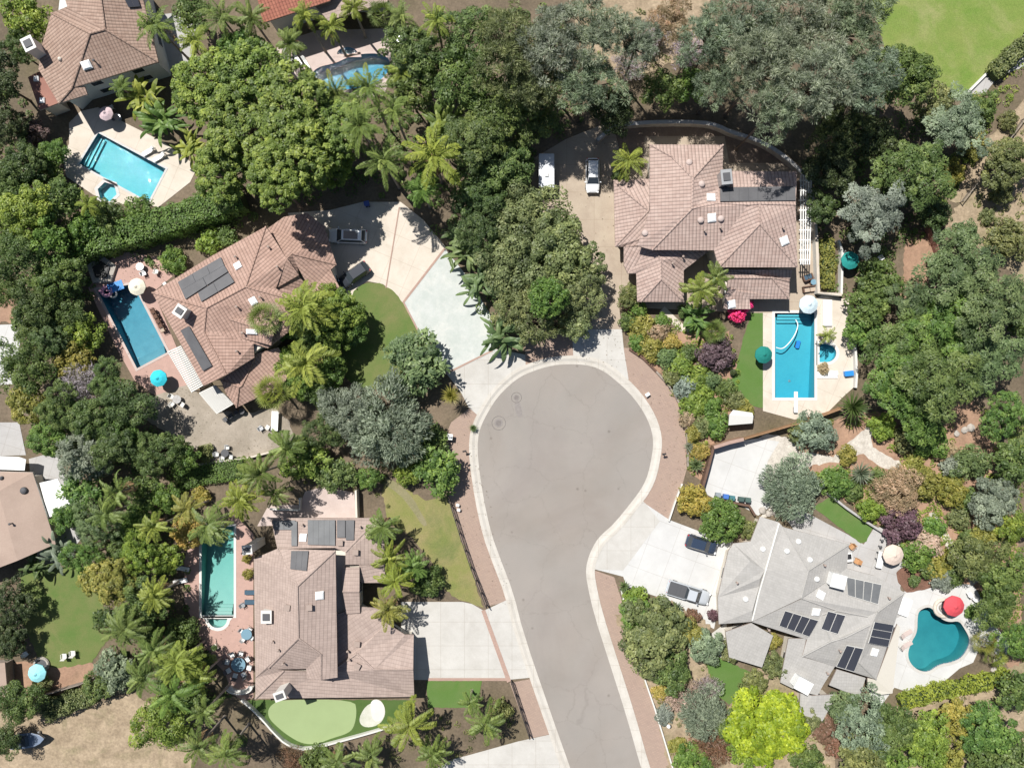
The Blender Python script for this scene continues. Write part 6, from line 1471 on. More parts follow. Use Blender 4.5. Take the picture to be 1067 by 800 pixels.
for x, y, r, h, c, l in ((1006, 520, 12, 2, 'mid', 'green bush at the clay garden path bend'), (884, 474, 10, 1.6, 'ygreen', 'low yellowish bush beside the gravel path'), (918, 500, 12, 2, 'mid', 'green bush between the spiky clump and the tan feathery bush'), (930, 534, 10, 1.6, 'olive', 'olive bush touching the purple-leaved bush'), (974, 550, 11, 1.6, 'green', 'green bush at the head of the flagstone steps'), (1000, 540, 11, 1.8, 'olive', 'olive bush between the flagstone steps and the clay path'), (944, 458, 13, 2, 'olive', 'olive bush at the grove foot beside the rounded yellow-green bush'), (984, 470, 12, 1.6, 'tan', 'pale dry bush above the grey-blue shrub'), (952, 486, 12, 2, 'ygreen', 'yellow-green bush above the tan feathery bush'), (1008, 564, 12, 2, 'mid', 'green bush beside the lower flagstone steps'), (966, 590, 11, 1.6, 'mid', 'green bush between the beige parasol and the mulch bed'), (890, 510, 11, 1.8, 'mid', 'green bush at the tip of the crescent lawn')):
    T('shrub', x, y, r, h, c, l, group='shrubs of the sloping garden')
for kd, x, y, r, h, c, l in (('broad', 84, 240, 20, 5, 'green', 'behind the west end of the long hedge'), ('broad', 112, 226, 18, 4.5, 'mid', 'between the hexagonal spa and the long hedge'), ('broad', 144, 220, 17, 4, 'green', 'between the lower corner of the turquoise pool deck and the hedge'), ('bigbroad', 8, 196, 26, 7, 'mid', 'at the frame edge beyond the annex'), ('bigbroad', 6, 300, 18, 6, 'mid', 'at the upper end of the clay patch'), ('broad', 34, 346, 17, 5, 'mid', 'at the corner of the white patio'), ('bigbroad', 118, 444, 24, 7, 'green', 'shaded by the yard trees'), ('broad', 140, 546, 20, 5, 'green', 'among the pale palms'), ('broad', 126, 572, 18, 5, 'mid', 'above the yellow-green lawn tree'), ('broad', 66, 540, 15, 4, 'green', 'in the gap beside the brown felt roof')):
    T(kd, x, y, r, h, c, 'leafy tree ' + l, group='trees filling the west thicket')
for x, y, r, h, c, l in ((930, 792, 24, 4, 'green', 'at the bottom edge below the grey-olive tree'), (986, 792, 22, 4, 'ygreen', 'at the bottom edge beside the bright green tree'), (1030, 794, 22, 4, 'mid', 'at the bottom edge near the corner'), (760, 756, 16, 3, 'mid', 'between the feathery bush and the vivid lime-green tree'), (846, 748, 13, 3, 'olive', 'between the lowest grey roof and the lime-green tree'), (842, 792, 18, 3, 'mid', 'at the bottom edge beside the lime-green tree'), (764, 680, 13, 2.6, 'olive', 'between the grey entry roof and the small lawn')):
    T('broad', x, y, r, h, c, 'slope bush ' + l, group='bushes on the lower slope')
for x, y, r, h, c, l in ((1024, 112, 18, 3, 'mid', 'below the park footpath'), (1016, 150, 15, 2.6, 'ygreen', 'on the yellow-green bank beside the dirt track'), (994, 180, 14, 2.6, 'ygreen', 'where the yellow-green bank narrows'), (976, 222, 17, 4, 'deep', 'at the end of the bank above the reddish fence'), (936, 198, 18, 5, 'deep', 'in the shade between the oak and the blue-grey tree'), (1052, 126, 11, 1.8, 'olive', 'across the dirt track'), (1030, 226, 9, 1.4, 'olive', 'on the bare hillside')):
    T('broad', x, y, r, h, c, 'bank bush ' + l, group='bushes on the park bank')
# uncountable low growth
scrub('ivy_ground_cover', [[(-60, 60), (40, 110), (66, 190), (120, 220), (250, 195), (280, 225), (170, 275), (100, 300), (60, 420), (150, 430), (200, 500), (200, 560), (200, 620), (240, 720), (260, 780), (180, 700), (120, 700), (96, 600), (60, 570), (80, 480), (20, 420), (-60, 300)],
                           [(380, 60), (560, 0), (650, 90), (560, 160), (550, 220), (520, 360), (470, 260), (420, 205), (300, 215), (280, 170)], [(840, 100), (940, 90), (1000, 110), (980, 240), (900, 310), (852, 300), (846, 190)]], 'mid', .45, n=40, h=.8)
scrub('bank_ground_cover', [[(1067, 80), (1024, 150), (996, 205), (975, 235), (960, 220), (1000, 150), (1012, 100), (1067, 66)], [(820, 450), (900, 430), (1000, 420), (1067, 440), (1067, 700), (1024, 620), (980, 604), (945, 586), (912, 545), (850, 500)], [(655, 330), (760, 340), (775, 420), (745, 460), (730, 500), (716, 490), (716, 440), (690, 390)]], 'bright', 1.35, (.25, .6), .45, 26, .24, .15)
scrub('dry_scrub', [[(1067, 120), (1100, 100), (1100, 300), (1060, 290), (1000, 240)], [(640, 640), (700, 625), (740, 650), (745, 700), (740, 760), (700, 820), (684, 740)], [(755, 740), (800, 690), (860, 730), (870, 800), (740, 800)], [(905, 745), (1067, 700), (1067, 800), (880, 810)], [(450, 736), (545, 720), (548, 770), (470, 790), (400, 800), (330, 790), (404, 764)], [(600, 10), (740, 10), (745, 60), (640, 90)], [(290, 480), (420, 480), (400, 540), (375, 520), (300, 515)]], 'olive', .45, (.2, .55), .4, 24, .24, .12)

# fallen leaves on the paving, too many to count
def litter(areas, per_m2, col):
    Cs = []
    for poly in areas:
        Q = np.array(G(poly)); lo, hi = Q.min(0), Q.max(0); k = int((hi[0] - lo[0]) * (hi[1] - lo[1]) * per_m2)
        X = RNG.uniform(lo, hi, (k, 2)); c = RNG.uniform(lo, hi, (24, 2)); d = np.min(np.linalg.norm(X[:, None] - c[None], axis=2), axis=1)
        X = X[(RNG.random(k) < np.exp(-d / 1.6) + .04) & inpoly(X, [tuple(q) for q in Q])]
        for hole in HOLES: X = X[~inpoly(X, hole)]
        Cs.append(np.column_stack([X, np.full(len(X), GZ + .115) + RNG.uniform(0, .02, len(X))]))
    C = np.concatenate(Cs); m = len(C)
    o = mesh_obj('leaf_litter', leafmesh('leaf_litter', C, np.array([0, 0, 1.]) + RNG.normal(0, .25, (m, 3)), unit(m), RNG.uniform(.08, .2, m), RNG.uniform(.05, .1, m), np.clip(RNG.normal(1, .3, m), .4, 1.7)))
    o.color = (*col, 1); o['kind'] = 'stuff'
litter([[(466, 430), (492, 424), (500, 480), (540, 630), (508, 634), (464, 515)], [(645, 365), (716, 440), (716, 490), (698, 544), (676, 525), (690, 470), (670, 420)], [(560, 215), (600, 150), (670, 130), (840, 190), (846, 300), (832, 215), (750, 150), (640, 190), (640, 330), (600, 340)], [(92, 300), (128, 262), (176, 290), (150, 300), (105, 305), (140, 380), (190, 400), (180, 420), (120, 360)], [(192, 585), (208, 545), (209, 650), (262, 650), (264, 727), (240, 722), (206, 660)], [(150, 420), (200, 400), (300, 440), (300, 460), (262, 477), (168, 447)], [(596, 343), (648, 343), (650, 364), (640, 390), (598, 382)], [(630, 600), (650, 605), (690, 760), (700, 800), (660, 700)]], 2.2, (.16, .115, .07))
# ------------------------------------------------------------------ vehicles: nose along +x, origin on the ground in the middle
def loft(mb, secs, mi=0):
    """secs: list of rings (same number of points)"""
    n = len(secs[0]); b = []
    for s in secs: b += s
    fs = []
    for j in range(len(secs) - 1):
        for i in range(n): fs.append([j * n + i, j * n + (i + 1) % n, (j + 1) * n + (i + 1) % n, (j + 1) * n + i])
    fs += [list(range(n))[::-1], list(range((len(secs) - 1) * n, len(secs) * n))]
    return mb.raw(b, fs, mi)

def body_ring(x, hw, z0, z1, r=.12):
    return [Vector(p) for p in ((x, -hw * .86, z0), (x, -hw, z0 + .14), (x, -hw, z1 - r * 1.3), (x, -hw + r, z1 - .03), (x, -hw * .5, z1), (x, hw * .5, z1), (x, hw - r, z1 - .03), (x, hw, z1 - r * 1.3), (x, hw, z0 + .14), (x, hw * .86, z0))]

def car(px, py, rz, label, paint, L=4.6, Wd=1.82, hood=1.15, ht=1.65, kind='suv', roofc=None, sunroof=False):
    P = W(px, py, .8); t = thing('parked_car' if kind != 'pickup' else 'pickup_truck', label, 'car' if kind != 'pickup' else 'pickup', (P.x, P.y, .125), rz)
    hl, hw = L / 2, Wd / 2; bl = .98 if kind != 'pickup' else 1.02            # belt line
    m = MB(); x_h = hl - hood; x_r = -hl + (.18 if kind == 'suv' else .75)
    secs = [body_ring(hl, hw * .62, .42, .62), body_ring(hl - .1, hw * .82, .3, .74), body_ring(hl - .4, hw * .96, .24, .86), body_ring(x_h, hw, .22, bl), body_ring(0, hw, .22, bl), body_ring(-hl + .9, hw, .22, bl), body_ring(-hl + .35, hw * .98, .24, bl - .02), body_ring(-hl + .08, hw * .9, .32, bl - .08), body_ring(-hl, hw * .8, .42, bl - .2)]
    if kind == 'pickup': secs = secs[:5] + [body_ring(-.35, hw, .22, bl)]
    loft(m, secs, 0); m.build('body', paint, t, local=True, smooth=True)
    # greenhouse
    gx0, gx1 = (x_h + .05, x_r) if kind != 'pickup' else (x_h + .05, -.5)
    rx0, rx1 = gx0 - .78, gx1 + (.42 if kind != 'sedan' else .75)
    if kind == 'pickup': rx1 = gx1 + .18
    lo = [(gx0, -hw * .90), (gx0, hw * .90), (gx1, hw * .92), (gx1, -hw * .92)]; hi = [(rx0, -hw * .70), (rx0, hw * .70), (rx1, hw * .72), (rx1, -hw * .72)]
    lo3 = [Vector((x, y, bl - .04)) for x, y in lo]; hi3 = [Vector((x, y, ht - .05)) for x, y in hi]
    g = MB(); g.raw(lo3 + hi3, [[0, 1, 5, 4], [1, 2, 6, 5], [2, 3, 7, 6], [3, 0, 4, 7]], 0)
    rc = [Vector((x * .98 + (rx0 + rx1) * .01, y * .93, ht)) for x, y in hi]; g.raw(hi3 + rc, [[i, (i + 1) % 4, 4 + (i + 1) % 4, 4 + i] for i in range(4)] + [[4, 5, 6, 7]], 0)
    g.build('roof', roofc or paint, t, local=True)
    cen = (sum(lo3, Vector()) + sum(hi3, Vector())) / 8
    def pane(i, j, nm, a=.07):
        q = [lo3[i], lo3[j], hi3[j], hi3[i]]; c = sum(q, Vector()) / 4; n = (q[1] - q[0]).cross(q[3] - q[0]).normalized()
        if n.dot(c - cen) < 0: n = -n
        q = [c + (p - c) * (1 - a) + n * .012 for p in q]
        MB().face(q).build(nm, 'glass', t, local=True)
    pane(0, 1, 'windshield'); pane(2, 3, 'rear_window', .1); pane(1, 2, 'side_window'); pane(3, 0, 'side_window')
    if sunroof: MB().box(((rx0 + rx1) / 2 + .1, 0, ht + .002), ((rx0 - rx1) * .72, hw * 1.15, .012)).build('sunroof', 'glass', t, local=True)
    for sx in (hl - .85, -hl + .85):
        for sy in (-1, 1):
            w = MB(); c = (sx, sy * (hw - .1), .33); w.lathe([(.2, -.11), (.33, -.11), (.345, -.06), (.345, .06), (.33, .11), (.2, .11)], c, 18, axis='y'); wh = w.build('wheel', 'rubber', t, local=True)
            r = MB(); r.lathe([(.06, -.125), (.2, -.12), (.2, .12), (.06, .125)], c, 14, axis='y'); r.build('rim', 'greymetal', wh, local=True)
    for sy in (-1, 1):
        MB().box((hl - .12, sy * hw * .66, .62), (.2, .36, .13), -sy * .35, bev=.05).build('headlight', 'skylight', t, local=True)
        MB().box((-hl + .1, sy * hw * .74, .68), (.18, .24, .2), sy * .2, bev=.05).build('taillight', 'tail_red', t, local=True)
        MB().box((gx0 - .25, sy * (hw + .1), bl + .0), (.14, .22, .15), 0, bev=.04).build('mirror', paint, t, local=True)
    if kind == 'pickup':
        b = MB(); x0, x1 = -.36, -hl + .02
        for sy in (-1, 1): b.box(((x0 + x1) / 2, sy * (hw - .07), .3), (x0 - x1, .14, bl - .28))
        b.box((x1 + .04, 0, .31), (.08, Wd - .29, bl - .33)); b.box(((x0 + x1) / 2, 0, .42), (x0 - x1 - .1, Wd - .3, .1)); b.box((x1 - .05, 0, .4), (.14, Wd * .95, .16), bev=.04)
        b.build('cargo_bed', paint, t, local=True)
        c = MB(); c.box(((x0 + x1) / 2, 0, bl + .0), (x0 - x1 - .12, Wd - .2, .05), bev=.05)
        for k in range(3): c.box((x0 - .45 - k * .5, 0, bl + .052), (.03, Wd - .3, .02))
        c.build('bed_cover', 'charcoal', t, local=True)
    return t
M['car_white'] = plain('car_white', (.74, .75, .76), rough=.25, coat=.6, var=.02); M['car_silver'] = plain('car_silver', (.47, .50, .53), rough=.3, metal=.1, coat=.5, var=.03)
M['car_black'] = plain('car_black', (.03, .035, .045), rough=.2, coat=.8); M['car_navy'] = plain('car_navy', (.03, .045, .075), rough=.22, coat=.8); M['tail_red'] = plain('tail_red', (.45, .02, .02), rough=.3)
car(617.5, 183, R_(-90), 'white car parked nose-down on the shaded tan driveway', 'car_white', 4.75, 1.9)
car(362.5, 246, R_(178), 'white car with dark sunroof parked across the cream driveway', 'car_white', 5.25, 2.0, 1.2, 1.6, sunroof=True)
car(369, 286.5, R_(215), 'black car nosed towards the red garage roof', 'car_black', 4.6, 1.85, 1.2, 1.5)
car(731, 567, R_(-17), 'dark navy car on the white driveway beside the round clipped tree', 'car_navy', 4.4, 1.85, 1.15, 1.6)
car(717.5, 617.5, R_(-17), 'silver pickup with black bed cover on the white driveway', 'car_silver', 6.0, 2.0, 1.4, 1.85, 'pickup')
M['trailer_roof'] = plain('trailer_roof', (.55, .57, .60), rough=.35, metal=.2)
# cargo trailer
P = W(569.5, 178, 2.2); t = thing('cargo_trailer', 'silver box trailer with ribbed roof parked under the oak on the tan driveway', 'trailer', (P.x, P.y, .12), R_(-90))
m = MB(); m.box((0, 0, .45), (4.6, 2.1, 1.75), bev=.08); m.build('body', 'greymetal', t, local=True)
m = MB(); m.box((0, 0, 2.203), (4.5, 2.0, .03), bev=.1)
for k in range(9): m.box((-2.0 + k * .5, 0, 2.236), (.06, 1.95, .03))
m.build('roof', 'trailer_roof', t, local=True)
MB().tube((2.3, -.6, .5), (3.3, 0, .45), .05).tube((2.3, .6, .5), (3.3, 0, .45), .05).tube((3.25, 0, .45), (3.25, 0, 0), .04).build('tow_bar', 'black', t, local=True)
MB().box((.6, 0, 2.25), (.5, .5, .14), bev=.05).build('roof_vent', 'offwhite', t, local=True)
for sy in (-1, 1): MB().lathe([(.15, -.1), (.33, -.1), (.35, 0), (.33, .1), (.15, .1)], (-.2, sy * 1.08, .35), 16, axis='y').build('wheel', 'rubber', t, local=True)
# covered boat
P = W(28, 771, 1.2); t = thing('motor_boat', 'small grey-blue boat with open cockpit on the dirt yard', 'boat', (P.x, P.y, GZ), R_(8))
def hull(x, hw, z0, z1): return [Vector(p) for p in ((x, 0, z0), (x, -hw * .7, z0 + .25), (x, -hw, z1), (x, -hw * .92, z1 + .02), (x, hw * .92, z1 + .02), (x, hw, z1), (x, hw * .7, z0 + .25))]
m = MB(); loft(m, [hull(-2.4, .95, .45, 1.15), hull(-1, 1.05, .42, 1.2), hull(.8, 1.0, .45, 1.28), hull(1.9, .6, .6, 1.38), hull(2.55, .05, 1.1, 1.45)]); m.build('hull', 'boat_blue' if 'boat_blue' in M else plain('boat_blue', (.16, .20, .27), rough=.35), t, local=True, smooth=False)
MB().box((-.9, 0, 1.225), (2.4, 1.5, .05), bev=.2).build('cockpit', 'charcoal', t, local=True)
MB().raw([(.35, -.75, 1.24), (.35, .75, 1.24), (.0, .65, 1.6), (.0, -.65, 1.6), (.39, -.75, 1.24), (.39, .75, 1.24), (.04, .65, 1.6), (.04, -.65, 1.6)], [[0, 1, 2, 3], [4, 5, 6, 7], [0, 1, 5, 4], [2, 3, 7, 6], [1, 2, 6, 5], [0, 3, 7, 4]]).build('windscreen', 'glass', t, local=True)
for k in (-.45, .45): MB().box((-1.0, k, 1.28), (.5, .45, .25), bev=.06).build('seat', 'offwhite', t, local=True)
MB().box((-2.6, 0, .6), (.35, .4, .9), bev=.08).build('outboard_motor', 'black', t, local=True)
MB().box((-.3, 0, .3), (3.6, .14, .14)).box((-1.6, 0, .15), (.25, 1.7, .3)).box((1.2, 0, .02), (.25, 1.4, .42)).build('trailer_frame', 'greymetal', t, local=True)

# ------------------------------------------------------------------ wheelie bins
def bin_(px, py, rz, col, label):
    P = W(px, py, 1.0); t = thing('wheelie_bin', label, 'bin', (P.x, P.y, GZ + .055), rz, 'wheelie bins along the low brown wall'); mt = plain('bin_plastic', col, .5)
    b = MB(); loft(b, [[Vector((x * s, y * s, z)) for x, y in ((-.33, -.28), (.33, -.28), (.33, .28), (-.33, .28))] for s, z in ((.8, .06), (1, .95))]); b.build('body', mt, t, local=True)
    MB().box((0, 0, .953), (.74, .64, .05), bev=.06).box((.0, .02, 1.0), (.55, .45, .03), bev=.08).build('lid', mt, t, local=True)
    MB().tube((-.27, -.34, .93), (.27, -.34, .93), .025).build('handle', mt, t, local=True)
    for s in (-1, 1): MB().lathe([(.03, -.03), (.12, -.03), (.12, .03), (.03, .03)], (s * .2, -.3, .12), 12, axis='y').build('wheel', 'rubber', t, local=True)
    return t
bin_(748.5, 515.5, -.15, (.22, .25, .27), 'grey wheelie bin at the end nearest the yellow shrub')
bin_(756.5, 517, -.15, (.05, .14, .42), 'blue wheelie bin beside the grey one')
bin_(763, 518.5, -.15, (.05, .15, .17), 'dark teal wheelie bin beside the blue one')
bin_(772.5, 519.8, -.12, (.05, .09, .08), 'dark green wheelie bin standing apart, inner of two')
bin_(779.5, 520.6, -.12, (.065, .11, .095), 'dark green wheelie bin at the far end of the row')
t0 = bin_(382, 212, .2, (.04, .08, .3), 'dark blue wheelie bin in the deep shade of the cream driveway'); del t0['group']

# ------------------------------------------------------------------ parasols
def parasol(px, py, rpx, col, label, h=2.55, tilt=0.0, n=8, table=True, col2=None):
    P = W(px, py, h - .2); R = rpx / PX * (1 - h / H); t = thing('parasol', label, 'parasol', (P.x, P.y, GZ + .05), random.uniform(0, .8))
    mt = plain('parasol_cloth', col, .85, spec=.2); c = MB(); hz = .5; z = h - GZ - .05
    vs = [(0, 0, z)]
    for rr, dz in ((.55, .2), (1.0, hz)):
        for i in range(2 * n):
            a = math.pi * i / n; k = 1.0 if i % 2 == 0 else .955; vs.append((R * rr * k * math.cos(a), R * rr * k * math.sin(a), z - dz + (.0 if i % 2 == 0 else .03)))
    m = 2 * n; fs = [[0, 1 + i, 1 + (i + 1) % m] for i in range(m)] + [[1 + i, 1 + m + i, 1 + m + (i + 1) % m, 1 + (i + 1) % m] for i in range(m)]
    b = len(vs); vs2 = [(x, y, zz - .03) for x, y, zz in vs]; vs3 = [(x * 1.0, y * 1.0, zz - .17) for x, y, zz in vs[1 + m:]]
    c.raw(vs + vs3, fs + [[1 + m + i, b + i, b + (i + 1) % m, 1 + m + (i + 1) % m] for i in range(m)])
    can = c.build('canopy', mt, t, local=True)
    v = MB(); v.lathe([(R * .2, z - .03), (R * .12, z + .05), (.03, z + .13)], (0, 0, 0), n * 2); v.build('vent_cap', mt, can, local=True)
    MB().tube((0, 0, 0), (0, 0, z + .12), .028, .024, 10).build('pole', 'offwhite', t, local=True)
    MB().lathe([(.3, 0), (.3, .06), (.1, .1), (.05, .25)], (0, 0, 0), 16).build('base', 'charcoal', t, local=True)
    for i in range(n):
        a = 2 * math.pi * i / n; rb = MB(); rb.tube((0, 0, z - .05), (R * .96 * math.cos(a), R * .96 * math.sin(a), z - hz - .02), .012, .01, 5); rb.build('rib', 'offwhite', t, local=True)
    return t
parasol(141.5, 298.5, 9.2, (.66, .62, .50), 'cream parasol standing at the end of the dark blue pool')
parasol(164, 394, 9.0, (.04, .48, .58), 'bright turquoise parasol beside the slatted pergola of the red-tiled house')
parasol(109, 117.5, 7.6, (.56, .44, .46), 'pale pink parasol above the turquoise rectangular pool')
parasol(37, 702, 9.6, (.28, .62, .68), 'pale blue parasol on the clay patch beside the shed')
parasol(796.5, 369.5, 9.2, (.015, .17, .145), 'dark green parasol between the crescent lawn and the bright blue pool')
parasol(843.5, 317, 10, (.50, .60, .64), 'pale blue-grey parasol at the corner of the bright blue pool')
parasol(887, 271, 9.5, (.02, .22, .20), 'teal parasol half hidden below the blue-grey tree')
parasol(995.5, 632, 11, (.52, .07, .085), 'red parasol over the round stone seat of the kidney pool')
parasol(932, 578.5, 11, (.56, .46, .39), 'beige parasol on the grey patio beside the purple-leaved bush')

# ------------------------------------------------------------------ garden furniture prototypes
def chair(px, py, rz, mat, label, group=None, soft=None, s=1.0, z=GZ + .055):
    P = W(px, py, .5); t = thing('garden_chair', label, 'chair', (P.x, P.y, z), rz, group)
    MB().box((0, 0, .38 * s), (.56 * s, .56 * s, .07), bev=.06).build('seat', soft or mat, t, local=True)
    b = MB(); b.raw([(-.27 * s, -.26 * s, .42 * s), (-.27 * s, .26 * s, .42 * s), (-.38 * s, .25 * s, .88 * s), (-.38 * s, -.25 * s, .88 * s), (-.21 * s, -.26 * s, .42 * s), (-.21 * s, .26 * s, .42 * s), (-.33 * s, .25 * s, .88 * s), (-.33 * s, -.25 * s, .88 * s)], [[3, 2, 1, 0], [4, 5, 6, 7], [2, 3, 7, 6], [1, 2, 6, 5], [3, 0, 4, 7], [0, 1, 5, 4]]); b.build('backrest', mat, t, local=True)
    for x in (-.24, .24):
        for y in (-.25, .25): MB().tube((x * s, y * s, 0), (x * s, y * s, .4 * s), .022, .022, 6).build('leg', mat, t, local=True)
    for y in (-.3, .3): MB().box((0, y * s, .6 * s), (.5 * s, .06, .035)).box((.22 * s, y * s, .4 * s), (.04, .04, .2 * s)).build('armrest', mat, t, local=True)
    return t
def table(px, py, size, mat, label, rz=0, rnd=True, h=.73, top2=None):
    P = W(px, py, h); t = thing('garden_table', label, 'table', (P.x, P.y, GZ + .055), rz)
    if rnd:
        MB().lathe([(size * .98, h - .05), (size, h - .02), (size * .97, h)], (0, 0, 0), 24).build('tabletop', top2 or mat, t, local=True)
        MB().lathe([(.35, 0), (.33, .04), (.07, .1), (.06, h - .05)], (0, 0, 0), 14).build('pedestal', mat, t, local=True)
    else:
        MB().box((0, 0, h - .05), (size[0], size[1], .05), bev=.04).build('tabletop', top2 or mat, t, local=True)
        for x in (-1, 1):
            for y in (-1, 1): MB().box((x * (size[0] / 2 - .1), y * (size[1] / 2 - .1), 0), (.07, .07, h - .051)).build('leg', mat, t, local=True)
    return t
def lounger(px, py, rz, cloth, label, group=None, frame='offwhite'):
    P = W(px, py, .4); t = thing('sun_lounger', label, 'sun lounger', (P.x, P.y, GZ + .055), rz, group)
    MB().box((0, -.3, .24), (1.9, .06, .07)).box((0, .3, .24), (1.9, .06, .07)).box((.93, 0, .24), (.05, .54, .07)).box((-.93, 0, .24), (.05, .54, .07)).build('frame', frame, t, local=True)
    MB().box((.3, 0, .31), (1.25, .6, .08), bev=.08).build('mattress', cloth, t, local=True)
    MB().raw([(-.34, -.29, .32), (-.34, .29, .32), (-.92, .28, .66), (-.92, -.28, .66), (-.31, -.29, .39), (-.31, .29, .39), (-.89, .28, .74), (-.89, -.28, .74)], [[3, 2, 1, 0], [4, 5, 6, 7], [2, 3, 7, 6], [1, 2, 6, 5], [3, 0, 4, 7], [0, 1, 5, 4]]).build('backrest', cloth, t, local=True)
    for x in (-.8, .8):
        for y in (-.28, .28): MB().box((x, y, 0), (.05, .05, .24)).build('leg', frame, t, local=True)
    return t
M['navy_cloth'] = plain('navy_cloth', (.06, .10, .14), .9, spec=.1); M['brown_cloth'] = plain('brown_cloth', (.13, .075, .055), .9, spec=.1); M['table_glass'] = plain('table_glass', (.16, .27, .34), .15); M['orange_wood'] = plain('orange_wood', (.42, .23, .11), .6); M['tan_cloth'] = plain('tan_cloth', (.40, .32, .25), .9, spec=.1); M['blue_vinyl'] = plain('blue_vinyl', (.03, .22, .58), .35); M['pink_vinyl'] = plain('pink_vinyl', (.72, .36, .48), .35)
# by the dark blue pool
for k, l in enumerate(('nearest the cream parasol', 'next but one to the parasol', 'in the middle of its row', 'last but one of its row', 'nearest the slatted pergola')):
    chair(159.5 + k * 2.6, 324 + k * 4.9, R_(180 + 24), 'wood_dark', ('dark brown' if k < 4 else 'pale') + ' armchair beside the dark blue pool, ' + l, 'armchairs beside the dark blue pool', soft='tan_cloth' if k == 4 else 'brown_cloth', s=1.15)
chair(172, 296, 2.2, 'charcoal', 'dark chair behind the cream parasol', soft='offwhite'); chair(179, 304, 2.6, 'charcoal', 'dark chair by the collector roof corner', soft='charcoal')
chair(163, 283, 1.2, 'offwhite', 'white chair beside the round shrub at the dark blue pool'); chair(150, 285, .4, 'greymetal', 'grey chair in the shade behind the dark blue pool')
table(146, 278, .55, 'greymetal', 'round grey table in the shade behind the dark blue pool')
def ring_float(px, py, R, r, mat, label, extra=None):
    P = W(px, py, 0.2); t = thing('pool_float', label, 'pool float', (P.x, P.y, -.06)); MB().torus((0, 0, r * .6), R, r, 22, 10).build('ring', mat, t, local=True, smooth=True)
    if extra: extra(t)
    return t
def neck(t): MB().path([(.55, 0, .2), (.8, 0, .6), (.72, 0, 1.0), (.5, 0, 1.12)], [.16, .11, .09, .11], 8).build('neck', 'pink_vinyl', t, local=True, smooth=True); MB().box((-.62, 0, .28), (.4, .3, .3), bev=.1).build('tail', 'pink_vinyl', t, local=True)
ring_float(110.5, 303.5, .62, .24, 'pink_vinyl', 'pink inflatable ring with a curved neck in the dark blue pool', neck)
P = W(121, 298, .3); t = thing('pool_float', 'bright blue inflatable lounge mat at the end of the dark blue pool', 'pool float', (P.x, P.y, -.05), .35)
m = MB()
for k in range(5): m.box((-.72 + k * .36, 0, 0), (.34, 1.3, .2), bev=.12)
m.build('mat', 'blue_vinyl', t, local=True); MB().box((-1.02, 0, .05), (.32, 1.2, .34), bev=.14).build('pillow', 'blue_vinyl', t, local=True)
ring_float(117, 306, .5, .12, 'offwhite', 'white inflatable ring touching the pink one')
P = W(105.5, 281.5, .6); t = thing('hot_tub', 'dark covered hot tub in stone surround behind the dark blue pool', 'hot tub', (P.x, P.y, GZ + .05))
pent = [(1.25 * math.cos(R_(a)), 1.25 * math.sin(R_(a))) for a in (90, 162, 234, 306, 18)]
MB().prism(inset(pent, -.7), 0, .42).build('surround', 'stone', t, local=True); MB().prism(pent, .424, .62).prism(inset(pent, .12), .62, .68).build('cover', 'black', t, local=True)
# yard of the red-tiled house
table(184.5, 416, .6, 'offwhite', 'round pale table in the yard by the turquoise parasol', top2='grey_concrete')
for k, (x, y, a, l) in enumerate(((179, 413, -.5, 'towards the turquoise parasol'), (179.5, 421, .8, 'nearest the thicket'), (190.5, 421.5, 2.6, 'towards the slatted pergola'))): chair(x, y, a, 'offwhite', 'white chair at the round pale yard table, ' + l, 'chairs at the round pale yard table')
table(234.5, 472, .55, 'greymetal', 'round dark table on the lower edge of the yard', top2='charcoal')
for x, y, a, l in ((226, 473, 0, 'beside the olive shrub'), (232, 477.5, 1.4, 'against the yard wall'), (241, 476, 3.0, 'nearest the palms'), (237, 466, -1.6, 'on the open yard side')): chair(x, y, a, 'greymetal', 'grey chair at the round dark table, ' + l, 'chairs at the round dark table', soft='offwhite')
table(286.5, 438.5, (.95, 2.7), 'white', 'long white table in the yard under the fan palm', rz=-.05, rnd=False)
chair(272, 446, .6, 'greymetal', 'grey chair near the long white table'); chair(279, 445, 2.6, 'offwhite', 'pale stool chair beside the long white table')
for k, l in enumerate(('nearest the low red roof', 'in the middle of its row', 'farthest from the house')): chair(246 - k * 5.5, 429.5 + k * 3.6, 2.2, 'charcoal', 'dark chair lined up under the small pergola, ' + l, 'dark chairs under the small pergola')
table(252, 428.5, .4, 'charcoal', 'small dark table beside the small pergola')
# long pool deck
for x, y, a, l in ((190.5, 592, -.2, 'upper'), (188.5, 605, .2, 'lower')): lounger(x, y, a, 'white', f'white lounger beside the long pool, {l} of the pair', 'white loungers beside the long pool', 'charcoal')
for y, l in ((617, 'nearer the small box bush'), (627, 'nearer the square chimney')): lounger(262, y, R_(180), 'navy_cloth', 'navy lounger against the brown-tiled house, ' + l, 'navy loungers beside the long pool', 'charcoal')
chair(253, 630, .5, 'greymetal', 'grey chair beside the navy loungers')
table(257, 660.5, .75, 'greymetal', 'small glass patio table between the spa and the house', top2='table_glass')
for k in range(4):
    a = k * 1.571 + .6; chair(257 + 6.2 * math.cos(a), 660.5 + 6.2 * math.sin(a), -a + math.pi, 'greymetal', 'cushioned chair at the small glass patio table, ' + ('on the house side', 'facing the big round table', 'on the pool side', 'facing the square chimney')[k], 'chairs at the small glass patio table', soft='white')
table(248.5, 692, 1.0, 'charcoal', 'big round blue glass dining table at the end of the long pool deck', top2='table_glass')
dirs = ['towards the house corner', 'towards the house and the white bench', 'beside the white bench', 'backed by the tall palms below', 'backed by the tall palms', 'towards the planter', 'towards the half-round spa', 'towards the small glass table']
